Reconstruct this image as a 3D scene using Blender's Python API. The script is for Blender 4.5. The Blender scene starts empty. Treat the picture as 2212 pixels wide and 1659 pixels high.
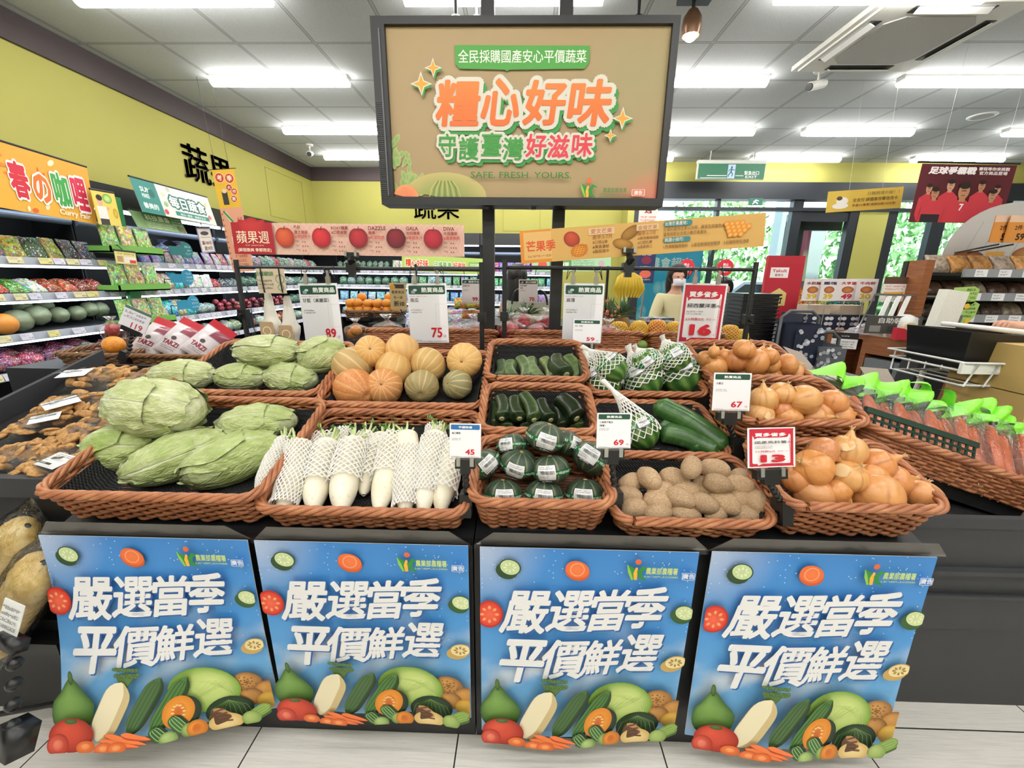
import bpy, bmesh, math, random
import numpy as np
from mathutils import Vector, Matrix, Euler, noise
from mathutils.geometry import tessellate_polygon
SC = bpy.context.scene
COL = SC.collection
rnd = random.Random(7)
R = math.radians
# ------------------------------------------------------------------ camera
CF, CX, CY, CH = 880.0, 1106.0, 829.5, 1.40            # focal length in pixels of the 2212x1659 frame, eye height
PITCH, YAW, ROLL = R(14.6), R(1.3), 0.011
_F = Vector((-math.sin(YAW) * math.cos(PITCH), math.cos(YAW) * math.cos(PITCH), -math.sin(PITCH)))
_R0 = Vector((math.cos(YAW), math.sin(YAW), 0)); _U0 = _R0.cross(_F)
_R = _R0 * math.cos(ROLL) + _U0 * math.sin(ROLL); _U = _U0 * math.cos(ROLL) - _R0 * math.sin(ROLL)
EYE = Vector((0, 0, CH))
cam = bpy.data.cameras.new('camera'); cam.sensor_width = 36; cam.sensor_fit = 'HORIZONTAL'
cam.lens = CF / 2212 * 36; cam.clip_start = 0.02; cam.clip_end = 200
camo = bpy.data.objects.new('camera', cam); COL.objects.link(camo)
_m = Matrix.Identity(4)
for i in range(3):
 _m[i][0] = _R[i]; _m[i][1] = _U[i]; _m[i][2] = -_F[i]; _m[i][3] = EYE[i]
camo.matrix_world = _m
SC.camera = camo
def ray(px, py): return _F + _R * ((px - CX) / CF) - _U * ((py - CY) / CF)
def aty(px, py, Y): d = ray(px, py); return EYE + d * (Y / d.y)
def atx(px, py, X): d = ray(px, py); return EYE + d * (X / d.x)
def atz(px, py, Z): d = ray(px, py); return EYE + d * ((Z - CH) / d.z)
def atpl(px, py, p0, n): d = ray(px, py); return EYE + d * ((p0 - EYE).dot(n) / d.dot(n))
def depth(p): return (p - EYE).dot(_F)
# ------------------------------------------------------------------ sky, exposure
w = bpy.data.worlds.new('world'); SC.world = w; w.use_nodes = True
nt = w.node_tree; bg = nt.nodes['Background']
sky = nt.nodes.new('ShaderNodeTexSky'); sky.sky_type = 'NISHITA'; sky.sun_elevation = R(52); sky.sun_rotation = R(200)
sky.sun_disc = False; sky.air_density = 1.2; sky.dust_density = 2.5
nt.links.new(sky.outputs[0], bg.inputs[0]); bg.inputs[1].default_value = 1.5
sun = bpy.data.lights.new('sun', 'SUN'); sun.energy = 8.0; sun.angle = R(3); sun.color = (1, .96, .9)
suno = bpy.data.objects.new('sun', sun); COL.objects.link(suno); suno.rotation_euler = (R(40), R(10), R(-20)); suno.location = (3, 12, 9)
SC.view_settings.view_transform = 'Standard'; SC.view_settings.look = 'None'
SC.view_settings.exposure = 0.1; SC.view_settings.gamma = 1.0; SC.view_settings.use_curve_mapping = False
SC.cycles.max_bounces = 6; SC.cycles.diffuse_bounces = 4; SC.cycles.glossy_bounces = 3
SC.cycles.transmission_bounces = 4; SC.cycles.transparent_max_bounces = 14
SC.cycles.caustics_reflective = False; SC.cycles.caustics_refractive = False
SC.cycles.sample_clamp_indirect = 4.0
TUBE_E = 33.0       # ceiling batten tubes
STRIP_E = 11.0      # chiller shelf strips
# ------------------------------------------------------------------ colours and materials
def lin(c):
 c = c.lstrip('#'); o = []
 for i in (0, 2, 4):
  v = int(c[i:i + 2], 16) / 255
  o.append(v / 12.92 if v <= .04045 else ((v + .055) / 1.055) ** 2.4)
 return (o[0], o[1], o[2], 1.0)
def newmat(name):
 m = bpy.data.materials.new(name); m.use_nodes = True
 return m, m.node_tree, m.node_tree.nodes, m.node_tree.links, m.node_tree.nodes['Principled BSDF']
def tc(N, L, scale=(1, 1, 1), kind='Object', rot=(0, 0, 0)):
 t = N.new('ShaderNodeTexCoord'); mp = N.new('ShaderNodeMapping'); mp.inputs['Scale'].default_value = scale
 mp.inputs['Rotation'].default_value = rot
 L.new(t.outputs[kind], mp.inputs[0]); return mp.outputs[0]
def noi(N, L, vec, s, det=3, rough=.55):
 n = N.new('ShaderNodeTexNoise'); n.inputs['Scale'].default_value = s; n.inputs['Detail'].default_value = det
 n.inputs['Roughness'].default_value = rough
 if vec is not None: L.new(vec, n.inputs['Vector'])
 return n.outputs['Fac']
def ramp(N, L, fac, stops, interp='LINEAR'):
 r = N.new('ShaderNodeValToRGB'); r.color_ramp.interpolation = interp
 e = r.color_ramp.elements
 while len(e) < len(stops): e.new(.5)
 for k, (p, c) in enumerate(stops):
  e[k].position = p; e[k].color = lin(c) if isinstance(c, str) else c
 L.new(fac, r.inputs[0]); return r.outputs[0]
def mix(N, L, fac, a, b, mode='MIX'):
 m = N.new('ShaderNodeMix'); m.data_type = 'RGBA'; m.blend_type = mode
 for sock, v in ((m.inputs[0], fac), (m.inputs[6], a), (m.inputs[7], b)):
  if isinstance(v, (int, float)): sock.default_value = v
  elif isinstance(v, str): sock.default_value = lin(v)
  elif isinstance(v, tuple): sock.default_value = v
  else: L.new(v, sock)
 return m.outputs[2]
def bump(N, L, bsdf, h, s=.3, d=.01):
 b = N.new('ShaderNodeBump'); b.inputs['Strength'].default_value = s; b.inputs['Distance'].default_value = d
 L.new(h, b.inputs['Height']); L.new(b.outputs[0], bsdf.inputs['Normal'])
def mth(N, L, op, a, b=None):
 m = N.new('ShaderNodeMath'); m.operation = op
 for s, v in ((m.inputs[0], a), (m.inputs[1], b)):
  if v is None: continue
  if isinstance(v, (int, float)): s.default_value = v
  else: L.new(v, s)
 return m.outputs[0]
_mats = {}
def P(name, col, rough=.5, metal=0., var=.06, ns=30., bmp=0., spec=.5):
 """plain procedural material: colour broken up by a little noise"""
 if name in _mats: return _mats[name]
 m, t, N, L, B = newmat(name)
 f = noi(N, L, tc(N, L), ns)
 c = lin(col)
 a = tuple(min(1, x * (1 + var)) for x in c[:3]) + (1,); b = tuple(x * (1 - var) for x in c[:3]) + (1,)
 L.new(mix(N, L, f, b, a), B.inputs['Base Color'])
 B.inputs['Roughness'].default_value = rough; B.inputs['Metallic'].default_value = metal
 B.inputs['Specular IOR Level'].default_value = spec
 if bmp: bump(N, L, B, f, bmp, .004)
 _mats[name] = m; return m
def printmat(name, rough=.5, spec=.4):
 m, t, N, L, B = newmat(name)
 a = N.new('ShaderNodeAttribute'); a.attribute_name = 'Col'
 f = noi(N, L, tc(N, L), 180, 2)
 L.new(mix(N, L, mth(N, L, 'MULTIPLY', f, .06), a.outputs['Color'], '#FFFFFF', 'MULTIPLY'), B.inputs['Base Color'])
 B.inputs['Roughness'].default_value = rough; B.inputs['Specular IOR Level'].default_value = spec
 _mats[name] = m; return m
PAPER = printmat('printed_paper', .55); GLOSSY = printmat('printed_gloss', .22, .5)
def objcol(name, rough=.4, spec=.5, dark=.55, ns=45., bmp=.5, alpha=1.0, lo='#FFFFFF', mixw=.0, vor=0.):
 """object colour broken up by noise (packets, bags)"""
 m, t, N, L, B = newmat(name)
 o = N.new('ShaderNodeObjectInfo')
 v = tc(N, L)
 ad = N.new('ShaderNodeVectorMath'); ad.operation = 'ADD'; L.new(v, ad.inputs[0])
 cb = N.new('ShaderNodeCombineXYZ')
 for k in range(3): L.new(mth(N, L, 'MULTIPLY', o.outputs['Random'], 7. + k), cb.inputs[k])
 L.new(cb.outputs[0], ad.inputs[1])
 f = noi(N, L, ad.outputs[0], ns, 4)
 k = ramp(N, L, f, [(.35, (dark, dark, dark, 1)), (.6, (1, 1, 1, 1))])
 c = mix(N, L, 1.0, o.outputs['Color'], k, 'MULTIPLY')
 if mixw:
  g = noi(N, L, ad.outputs[0], ns * 1.7, 2)
  c = mix(N, L, ramp(N, L, g, [(.6, (0, 0, 0, 1)), (.66, (mixw, mixw, mixw, 1))]), c, lo)
 if vor:
  vt = N.new('ShaderNodeTexVoronoi'); vt.inputs['Scale'].default_value = vor; L.new(ad.outputs[0], vt.inputs['Vector'])
  c = mix(N, L, .55, c, vt.outputs['Color'], 'OVERLAY')
 L.new(c, B.inputs['Base Color']); B.inputs['Roughness'].default_value = rough
 B.inputs['Specular IOR Level'].default_value = spec
 if bmp: bump(N, L, B, f, bmp, .01)
 _mats[name] = m; return m
def film(name, tint='#FFFFFF', gloss=.5, ns=40., op=.0, opc='#FFFFFF'):
 """clear wrinkled plastic film"""
 m, t, N, L, B = newmat(name)
 N.remove(B); out = [n for n in N if n.type == 'OUTPUT_MATERIAL'][0]
 tr = N.new('ShaderNodeBsdfTransparent'); tr.inputs[0].default_value = lin(tint)
 gl = N.new('ShaderNodeBsdfGlossy'); gl.inputs['Roughness'].default_value = .12
 f = noi(N, L, tc(N, L), ns, 3)
 b = N.new('ShaderNodeBump'); b.inputs['Strength'].default_value = .9; b.inputs['Distance'].default_value = .012
 L.new(f, b.inputs['Height']); L.new(b.outputs[0], gl.inputs['Normal'])
 fr = N.new('ShaderNodeFresnel'); fr.inputs['IOR'].default_value = 1.45; L.new(b.outputs[0], fr.inputs['Normal'])
 ms = N.new('ShaderNodeMixShader')
 L.new(mth(N, L, 'MINIMUM', mth(N, L, 'ADD', mth(N, L, 'MULTIPLY', fr.outputs[0], gloss * 1.6), .02), .6), ms.inputs[0])
 L.new(tr.outputs[0], ms.inputs[1]); L.new(gl.outputs[0], ms.inputs[2])
 last = ms.outputs[0]
 if op:
  df = N.new('ShaderNodeBsdfDiffuse'); df.inputs[0].default_value = lin(opc)
  m2 = N.new('ShaderNodeMixShader')
  L.new(mth(N, L, 'MULTIPLY', f, op * 2), m2.inputs[0]); L.new(last, m2.inputs[1]); L.new(df.outputs[0], m2.inputs[2]); last = m2.outputs[0]
 L.new(last, out.inputs[0]); _mats[name] = m; return m
def emit(name, col, s, base=.9):
 m, t, N, L, B = newmat(name)
 B.inputs['Base Color'].default_value = (base, base, base, 1)
 B.inputs['Emission Color'].default_value = lin(col) if isinstance(col, str) else col
 B.inputs['Emission Strength'].default_value = s
 _mats[name] = m; return m
BLACK = P('black_metal', '#1B1B1D', .45, 0., .1, 60)
BLACKP = P('black_plastic', '#161618', .35)
CHAR = P('charcoal_panel', '#35363A', .6, 0, .08, 12)
WHITE = P('white_paint', '#E9E9E6', .5)
WIRE = P('white_wire', '#D9DAD6', .35)
STEEL = P('steel', '#B8B8B6', .3, .9)
CLEARP = film('clear_plastic', '#FBFCFC', .12, 3.)
FILM = film('bag_film', '#FFFFFF', .9, 60.)
MISTY = film('misty_bag_film', '#F4F6FA', .6, 50., .22, '#E6E8F2')
# ------------------------------------------------------------------ mesh building
class MB:
 def __init__(s): s.v = []; s.f = []; s.m = []; s.c = []; s.n = 0
 def add(s, vs, fs, m=0, col=None):
  vs = [tuple(v) for v in vs]; k = s.n
  s.v += vs; s.n += len(vs)
  s.f += [tuple(i + k for i in f) for f in fs]; s.m += [m] * len(fs)
  if col is None: col = (1, 1, 1, 1)
  if isinstance(col, list): s.c += col
  else: s.c += [col] * len(vs)
  return s
 def box(s, c, d, m=0, rz=0., rx=0., col=None, mat=None):
  x, y, z = (q / 2 for q in d)
  P8 = [Vector(p) for p in ((-x, -y, -z), (x, -y, -z), (x, y, -z), (-x, y, -z), (-x, -y, z), (x, -y, z), (x, y, z), (-x, y, z))]
  if rz or rx: e = Euler((rx, 0, rz)).to_matrix(); P8 = [e @ p for p in P8]
  if mat is not None: P8 = [mat @ p for p in P8]
  c = Vector(c)
  return s.add([p + c for p in P8], [(0, 3, 2, 1), (4, 5, 6, 7), (0, 1, 5, 4), (1, 2, 6, 5), (2, 3, 7, 6), (3, 0, 4, 7)], m, col)
 def span(s, a, b, m=0, col=None):       # box from corner a to corner b
  return s.box([(a[i] + b[i]) / 2 for i in range(3)], [abs(b[i] - a[i]) for i in range(3)], m, col=col)
 def tube(s, path, r, n=8, closed=False, cap=True, m=0, col=None, up=None):
  p = np.array([tuple(q) for q in path], float); k = len(p)
  rr = np.full(k, r) if np.isscalar(r) else np.array(r, float)
  if closed: t = np.roll(p, -1, 0) - np.roll(p, 1, 0)
  else: t = np.gradient(p, axis=0)
  t /= np.linalg.norm(t, axis=1)[:, None] + 1e-12
  if up is None:
   u = np.zeros(3); u[np.argmin(np.abs(t).max(0))] = 1
  else: u = np.array(up, float)
  a = np.cross(t, u); bad = np.linalg.norm(a, axis=1) < 1e-4
  if bad.any(): a[bad] = np.cross(t[bad], np.array((.31, .77, .55)))
  a /= np.linalg.norm(a, axis=1)[:, None]; b = np.cross(a, t)
  an = np.linspace(0, 2 * np.pi, n, endpoint=False)
  V = p[:, None, :] + rr[:, None, None] * (np.cos(an)[None, :, None] * a[:, None, :] + np.sin(an)[None, :, None] * b[:, None, :])
  fs = []
  for i in range(k if closed else k - 1):
   j = (i + 1) % k
   for q in range(n):
    w_ = (q + 1) % n; fs.append((i * n + q, i * n + w_, j * n + w_, j * n + q))
  if cap and not closed:
   fs.append(tuple(range(n))); fs.append(tuple(range((k - 1) * n, k * n))[::-1])
  return s.add(V.reshape(-1, 3).tolist(), fs, m, col)
 def rod(s, a, b, r, n=8, m=0, col=None): return s.tube([a, b], r, n, m=m, col=col)
 def grid(s, fn, nu, nv, closeu=False, m=0, colf=None, closev=False):
  """surface patch: fn(u, v) for u, v in 0..1"""
  vs = []; cs = []
  U = nu if closeu else nu + 1; Vn = nv if closev else nv + 1
  for j in range(Vn):
   for i in range(U):
    vs.append(tuple(fn(i / nu, j / nv)))
    if colf: cs.append(colf(i / nu, j / nv))
  fs = []
  for j in range(nv):
   for i in range(nu):
    i2 = (i + 1) % U; j2 = (j + 1) % Vn
    fs.append((j * U + i, j * U + i2, j2 * U + i2, j2 * U + i))
  return s.add(vs, fs, m, cs if colf else None)
 def ball(s, c, r, nu=20, nv=12, m=0, disp=None, col=None, colf=None):
  """ellipsoid; disp(unit direction) scales the radius"""
  c = Vector(c); r = (r, r, r) if np.isscalar(r) else r
  def fn(u, v):
   th = v * math.pi; ph = u * 2 * math.pi
   d = Vector((math.sin(th) * math.cos(ph), math.sin(th) * math.sin(ph), math.cos(th)))
   k = disp(d) if disp else 1.
   return c + Vector((d.x * r[0] * k, d.y * r[1] * k, d.z * r[2] * k))
  if col is not None: colf = lambda u, v: col
  return s.grid(fn, nu, nv, True, m, colf)
 def lathe(s, prof, n=24, m=0, c=(0, 0, 0), colf=None, wob=None):
  """prof: list of (radius, z)"""
  def fn(u, v):
   k = int(round(v * (len(prof) - 1))); r, z = prof[k]; a = u * 2 * math.pi
   q = r * (wob(a, z) if wob else 1)
   return (c[0] + q * math.cos(a), c[1] + q * math.sin(a), c[2] + z)
  return s.grid(fn, n, len(prof) - 1, True, m, colf)
 def prism(s, pts, z0, z1, m=0, col=None):
  n = len(pts); vs = [(x, y, z0) for x, y in pts] + [(x, y, z1) for x, y in pts]
  tri = tessellate_polygon([[Vector((x, y, 0)) for x, y in pts]])
  fs = [tuple(t)[::-1] for t in tri] + [tuple(i + n for i in t) for t in tri] + [(i, (i + 1) % n, (i + 1) % n + n, i + n) for i in range(n)]
  return s.add(vs, fs, m, col)
 def xf(s, M, a=0):
  for i in range(a, s.n): s.v[i] = tuple(M @ Vector(s.v[i]))
  return s
 def mesh(s, name, mats, smooth=False):
  me = bpy.data.meshes.new(name); me.from_pydata(s.v, [], s.f)
  for x in (mats if isinstance(mats, (list, tuple)) else [mats]): me.materials.append(x)
  me.polygons.foreach_set('material_index', s.m)
  if smooth: me.polygons.foreach_set('use_smooth', [True] * len(s.f))
  at = me.attributes.new('Col', 'FLOAT_COLOR', 'POINT')
  at.data.foreach_set('color', np.array(s.c, np.float32).ravel())
  me.update(); return me
 def build(s, name, mats, parent=None, smooth=False, M=None):
  return put(name, s.mesh(name, mats, smooth), parent, M)
def put(name, me, parent=None, M=None):
 o = bpy.data.objects.new(name, me); COL.objects.link(o)
 if parent is not None: o.parent = parent
 if M is not None: o.matrix_local = M
 return o
def tag(o, label, cat, group=None):
 o['label'] = label; o['category'] = cat
 if group: o['group'] = group
 return o
def thing(name, label, cat, M=None, group=None):
 o = bpy.data.objects.new(name, None); o.empty_display_size = .05; COL.objects.link(o)
 if M is not None: o.matrix_world = M
 return tag(o, label, cat, group)
def struct(o): o['kind'] = 'structure'; return o
def stuff(o, label, cat): o['kind'] = 'stuff'; o['label'] = label; o['category'] = cat; return o
_kids = {}
def dup(src, M, label, group=None, color=None):
 """copy of a thing with copies of its parts and sub-parts"""
 def cp(o, par):
  c = o.copy(); COL.objects.link(c)
  if par is not None: c.parent = par
  for ch in o.children: cp(ch, c)
  return c
 r = cp(src, None); r.matrix_world = M; r['label'] = label
 if group: r['group'] = group
 if color: r.color = color
 return r
def T(x, y=None, z=None, rx=0., ry=0., rz=0., s=1.):
 v = Vector(x) if y is None else Vector((x, y, z))
 m = Matrix.Translation(v) @ Euler((rx, ry, rz)).to_matrix().to_4x4()
 if s != 1.:
  q = (s, s, s) if np.isscalar(s) else s
  m = m @ Matrix.Diagonal((*q, 1))
 return m
def frame(o, x, z):
 """matrix with local x along x and local z as near z as possible"""
 x = Vector(x).normalized(); y = Vector(z).cross(x).normalized(); z = x.cross(y)
 m = Matrix.Identity(4)
 for i in range(3): m[i][0], m[i][1], m[i][2], m[i][3] = x[i], y[i], z[i], o[i]
 return m
def face_frame(o, u, up=(0, 0, 1)):
 """print frame: local x = u (reading direction), local y = up, local z out of the print"""
 u = Vector(u).normalized(); n = u.cross(Vector(up)).normalized(); v = n.cross(u)
 m = Matrix.Identity(4)
 for i in range(3): m[i][0], m[i][1], m[i][2], m[i][3] = u[i], v[i], n[i], o[i]
 return m
ORD = 'first second third fourth fifth sixth seventh eighth ninth tenth eleventh twelfth thirteenth fourteenth fifteenth sixteenth seventeenth eighteenth nineteenth twentieth'.split()
ORD += ['twenty-' + x for x in ORD[:9]] + ['thirtieth'] + ['thirty-' + x for x in ORD[:9]] + ['fortieth'] + ['forty-' + x for x in ORD[:9]] + ['fiftieth']
def nth(i): return ORD[i]
def nz(p, s=1., o=0.): return noise.noise(Vector((p[0] * s + o, p[1] * s + o * 1.7, p[2] * s - o)))
# ------------------------------------------------------------------ flat printed artwork
_txt = {}
def text_geo(body, bold):
 """letter outlines and the stamp offsets that thicken them by bold"""
 if body not in _txt:
  c = bpy.data.curves.new('lettering', 'FONT'); c.body = body; c.resolution_u = 2; c.fill_mode = 'FRONT'
  c.dimensions = '2D'
  o = bpy.data.objects.new('lettering', c); COL.objects.link(o); bpy.context.view_layer.update()
  me = bpy.data.meshes.new_from_object(o.evaluated_get(bpy.context.evaluated_depsgraph_get()))
  vs = np.array([(v.co.x, v.co.y) for v in me.vertices]).reshape(-1, 2); fs = [tuple(p.vertices) for p in me.polygons]
  bpy.data.objects.remove(o); bpy.data.curves.remove(c); bpy.data.meshes.remove(me)
  _txt[body] = (vs, fs)
 vs, fs = _txt[body]
 if not len(vs): return vs, fs, 0, 1, 0, 1
 n = 1 if bold <= 0 else 4 if bold < .02 else 8 if bold < .05 else 14
 offs = [(0, 0)] if n == 1 else [(bold * math.cos(2 * math.pi * (i + .5) / n), bold * math.sin(2 * math.pi * (i + .5) / n)) for i in range(n)]
 V = np.concatenate([vs + np.array(o) for o in offs]); m = len(vs)
 F_ = [tuple(i + m * k for i in f) for k in range(len(offs)) for f in fs]
 return V.tolist(), F_, V[:, 0].min(), V[:, 0].max(), V[:, 1].min(), V[:, 1].max()
class Art:
 """layers of flat colour in sheet coordinates (u right, v up), built as one print mesh"""
 def __init__(s, step=.00016): s.b = MB(); s.z = 0.0; s.step = step
 def _col(s, c): return lin(c) if isinstance(c, str) else c
 def up(s): s.z += s.step; return s.z
 def poly(s, pts, col):
  z = s.up(); tri = tessellate_polygon([[Vector((x, y, 0)) for x, y in pts]])
  vs = [(x, y, z) for x, y in pts]
  fs = []
  for t in tri:
   a, b, c = (Vector(vs[i]) for i in t)
   fs.append(tuple(t) if (b - a).cross(c - a).z > 0 else tuple(t)[::-1])
  s.b.add(vs, fs, 0, s._col(col)); return s
 def rect(s, x0, y0, x1, y1, col): return s.poly([(x0, y0), (x1, y0), (x1, y1), (x0, y1)], col)
 def rrect(s, x0, y0, x1, y1, r, col, n=5):
  pts = []
  for cx, cy, a0 in ((x1 - r, y0 + r, -90), (x1 - r, y1 - r, 0), (x0 + r, y1 - r, 90), (x0 + r, y0 + r, 180)):
   for k in range(n + 1):
    a = R(a0 + 90 * k / n); pts.append((cx + r * math.cos(a), cy + r * math.sin(a)))
  return s.poly(pts, col)
 def sheet(s, x0, y0, x1, y1, nx, ny, colf):
  z = s.up()
  s.b.grid(lambda u, v: (x0 + (x1 - x0) * u, y0 + (y1 - y0) * v, z), nx, ny, False, 0, lambda u, v: s._col(colf(u, v))); return s
 def ell(s, cx, cy, rx, ry, c0, c1=None, rot=0., n=26, hl=(0, 0), shape=None):
  """disc from centre colour c0 to rim colour c1, shape(angle) scales the rim"""
  z = s.up(); c0 = s._col(c0); c1 = c0 if c1 is None else s._col(c1)
  vs = []; cs = []; ca, sa = math.cos(rot), math.sin(rot)
  for j, q in enumerate((0., .55, 1.)):
   for i in range(n):
    a = 2 * math.pi * i / n; k = shape(a) if shape else 1.
    x = rx * k * q * math.cos(a) + hl[0] * rx * (1 - q); y = ry * k * q * math.sin(a) + hl[1] * ry * (1 - q)
    vs.append((cx + x * ca - y * sa, cy + x * sa + y * ca, z))
    t = (0, .35, 1)[j]; cs.append(tuple(c0[m] * (1 - t) + c1[m] * t for m in range(3)) + (1,))
  fs = []
  for j in range(2):
   for i in range(n):
    i2 = (i + 1) % n; fs.append((j * n + i, (j + 1) * n + i, (j + 1) * n + i2, j * n + i2))
  s.b.add(vs, fs, 0, cs); return s
 def line(s, pts, wd, col):
  z = s.up(); vs = []
  for i, (x, y) in enumerate(pts):
   a = pts[max(0, i - 1)]; b = pts[min(len(pts) - 1, i + 1)]
   dx, dy = b[0] - a[0], b[1] - a[1]; L_ = math.hypot(dx, dy) or 1
   w_ = wd[i] if isinstance(wd, (list, tuple)) else wd
   vs += [(x - dy / L_ * w_ / 2, y + dx / L_ * w_ / 2, z), (x + dy / L_ * w_ / 2, y - dx / L_ * w_ / 2, z)]
  s.b.add(vs, [(2 * i + 1, 2 * i + 3, 2 * i + 2, 2 * i) for i in range(len(pts) - 1)], 0, s._col(col)); return s
 def ring(s, cx, cy, r, wd, col, n=24, a0=0., a1=360.):
  return s.line([(cx + r * math.cos(R(a0 + (a1 - a0) * i / n)), cy + r * math.sin(R(a0 + (a1 - a0) * i / n))) for i in range(n + 1)], wd, col)
 def text(s, body, x, y, h, col, bold=0., shear=0., al='C', wd=None, rot=0., asc=None, col2=None):
  """text whose letters stand h high with the foot at y; wd squeezes or stretches it to a width"""
  vs, fs, x0, x1, y0, y1 = text_geo(body, bold)
  if not fs: return s
  k = h / ((y1 - y0) or 1); kx = k
  if wd: kx = wd / ((x1 - x0) or 1)
  W = (x1 - x0) * kx; ox = {'C': -W / 2, 'L': 0, 'R': -W}[al]
  z = s.up(); ca, sa = math.cos(rot), math.sin(rot); out = []
  cs = [] if col2 else s._col(col); nb = len(_txt[body][0]); z0 = z
  for i, (a, b) in enumerate(vs):
   z = z0 + (i // nb) * 9e-6
   v = (b - y0) * k; u = (a - x0) * kx + ox + shear * v
   out.append((x + u * ca - v * sa, y + u * sa + v * ca, z))
   if col2:
    t = v / h; p_, q_ = s._col(col2), s._col(col); cs.append(tuple(p_[m] * (1 - t) + q_[m] * t for m in range(3)) + (1,))
  s.b.add(out, fs, 0, cs); return s
 def outlined(s, body, x, y, h, col, ocol, ob, bold=0., shear=0., wd=None, al='C', rot=0., col2=None):
  g0 = text_geo(body, bold); g1 = text_geo(body, bold + ob); k = h / (g0[5] - g0[4])
  kx = wd / (g0[3] - g0[2]) if wd else k
  h1 = (g1[5] - g1[4]) * k; w1 = (g1[3] - g1[2]) * kx
  e = (h1 - h) / 2; ex = (w1 - (g0[3] - g0[2]) * kx) / 2
  dx = {'C': 0, 'L': -ex, 'R': ex}[al]
  s.text(body, x + dx - shear * e, y - e, h1, ocol, bold + ob, shear, al, w1, rot)
  return s.text(body, x, y, h, col, bold, shear, al, wd, rot, col2=col2)
 def fake(s, x0, y0, x1, y1, col, rows=1, seed=0):
  """rows of tiny print too small to read in the photo: short strokes"""
  q = random.Random(seed); rh = (y1 - y0) / rows; z = s.up(); vs = []; fs = []
  for r in range(rows):
   yy = y1 - rh * (r + .75); x = x0
   while x < x1 - rh * .3:
    wd = rh * q.uniform(.25, .6)
    for (a, b) in ((0, .12), (.22, .34), (.42, .5)):
     if q.random() < .8:
      k = len(vs); vs += [(x, yy + rh * a, z), (x + wd, yy + rh * a, z), (x + wd, yy + rh * b, z), (x, yy + rh * b, z)]; fs.append((k, k + 1, k + 2, k + 3))
    x += wd + rh * .12
  if vs: s.b.add(vs, fs, 0, s._col(col))
  return s
 def build(s, name, parent=None, M=None, mat=None, mapf=None, lift=.0012, clip=None):
  b = s.b
  if clip: b.v = [(min(clip[2], max(clip[0], x)), min(clip[3], max(clip[1], y)), z) for x, y, z in b.v]
  if mapf: b.v = [tuple(mapf(x, y, z + lift)) for x, y, z in b.v]
  else: b.v = [(x, y, z + lift) for x, y, z in b.v]
  return b.build(name, mat or PAPER, parent, False, M)
# ------------------------------------------------------------------ the shop itself
CEIL = 3.12
def floor_mat():
 m, t, N, L, B = newmat('stone_plank_tile')
 g = atz(980, 1659, 0); sp = 0.632
 tco = N.new('ShaderNodeTexCoord'); sx = N.new('ShaderNodeSeparateXYZ'); L.new(tco.outputs['Object'], sx.inputs[0])
 def joint(sock, o, s):
  q = mth(N, L, 'DIVIDE', mth(N, L, 'SUBTRACT', sock, o), s)
  f = mth(N, L, 'ABSOLUTE', mth(N, L, 'SUBTRACT', mth(N, L, 'FRACT', mth(N, L, 'ADD', q, 100.5)), .5))
  return mth(N, L, 'LESS_THAN', f, .0035)
 j = mth(N, L, 'MAXIMUM', joint(sx.outputs[0], g.x, sp), joint(sx.outputs[1], 1.03, sp))
 st = noi(N, L, tc(N, L, (2.2, 70, 1)), 1.6, 4, .6); st2 = noi(N, L, tc(N, L, (7, 260, 1)), 1.2, 3, .7); st3 = noi(N, L, tc(N, L), 1.3, 2)
 c = ramp(N, L, st, [(.3, '#CDC9C3'), (.5, '#DAD6CF'), (.72, '#E6E2DB')])
 c = mix(N, L, .45, c, ramp(N, L, st2, [(.25, '#B4B0AA'), (.6, '#EAE6DF')]), 'MIX')
 c = mix(N, L, mth(N, L, 'MULTIPLY', st3, .25), c, '#D6D0C8')
 c = mix(N, L, j, c, '#262524'); L.new(c, B.inputs['Base Color'])
 L.new(ramp(N, L, st2, [(0, (.3, .3, .3, 1)), (1, (.5, .5, .5, 1))]), B.inputs['Roughness'])
 return m
def ceil_mat():
 m, t, N, L, B = newmat('mineral_ceiling_tile')
 g = atz(511.8, 93.3, CEIL); sp = .603
 tco = N.new('ShaderNodeTexCoord'); sx = N.new('ShaderNodeSeparateXYZ'); L.new(tco.outputs['Object'], sx.inputs[0])
 def joint(sock, o, th):
  q = mth(N, L, 'DIVIDE', mth(N, L, 'SUBTRACT', sock, o), sp)
  f = mth(N, L, 'ABSOLUTE', mth(N, L, 'SUBTRACT', mth(N, L, 'FRACT', mth(N, L, 'ADD', q, 100.5)), .5))
  return f, th
 fx, _ = joint(sx.outputs[0], g.x, 0); fy, _ = joint(sx.outputs[1], g.y, 0)
 f = mth(N, L, 'MINIMUM', fx, fy)
 k = ramp(N, L, f, [(0, '#A4A6A6'), (.011, '#A4A6A6'), (.014, '#6C6E6E'), (.019, '#6C6E6E'), (.022, '#B9BDBE')], 'CONSTANT')
 n1 = noi(N, L, tc(N, L), 260, 2); n2 = noi(N, L, tc(N, L), 2.3, 2)
 c = mix(N, L, 1., k, ramp(N, L, n1, [(.3, '#D8D8D6'), (.6, '#FFFFFF')]), 'MULTIPLY')
 c = mix(N, L, mth(N, L, 'MULTIPLY', n2, .12), c, '#AEB0AC')
 L.new(c, B.inputs['Base Color']); B.inputs['Roughness'].default_value = .8
 return m
YEL = P('yellow_wall_paint', '#ABA656', .75, var=.03, ns=4., bmp=.05)
BROWN = P('dark_brown_trim', '#403436', .6)
DARKF = P('dark_window_frame', '#22262C', .4)
struct(MB().span((-4.5, -3, -.1), (8.7, 8.15, 0)).build('floor', floor_mat()))
struct(MB().span((-4.5, -3, CEIL), (8.7, 8.15, CEIL + .1)).build('ceiling', ceil_mat()))
XL, YB, YE = -3.525, 7.29, 6.85
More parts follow.
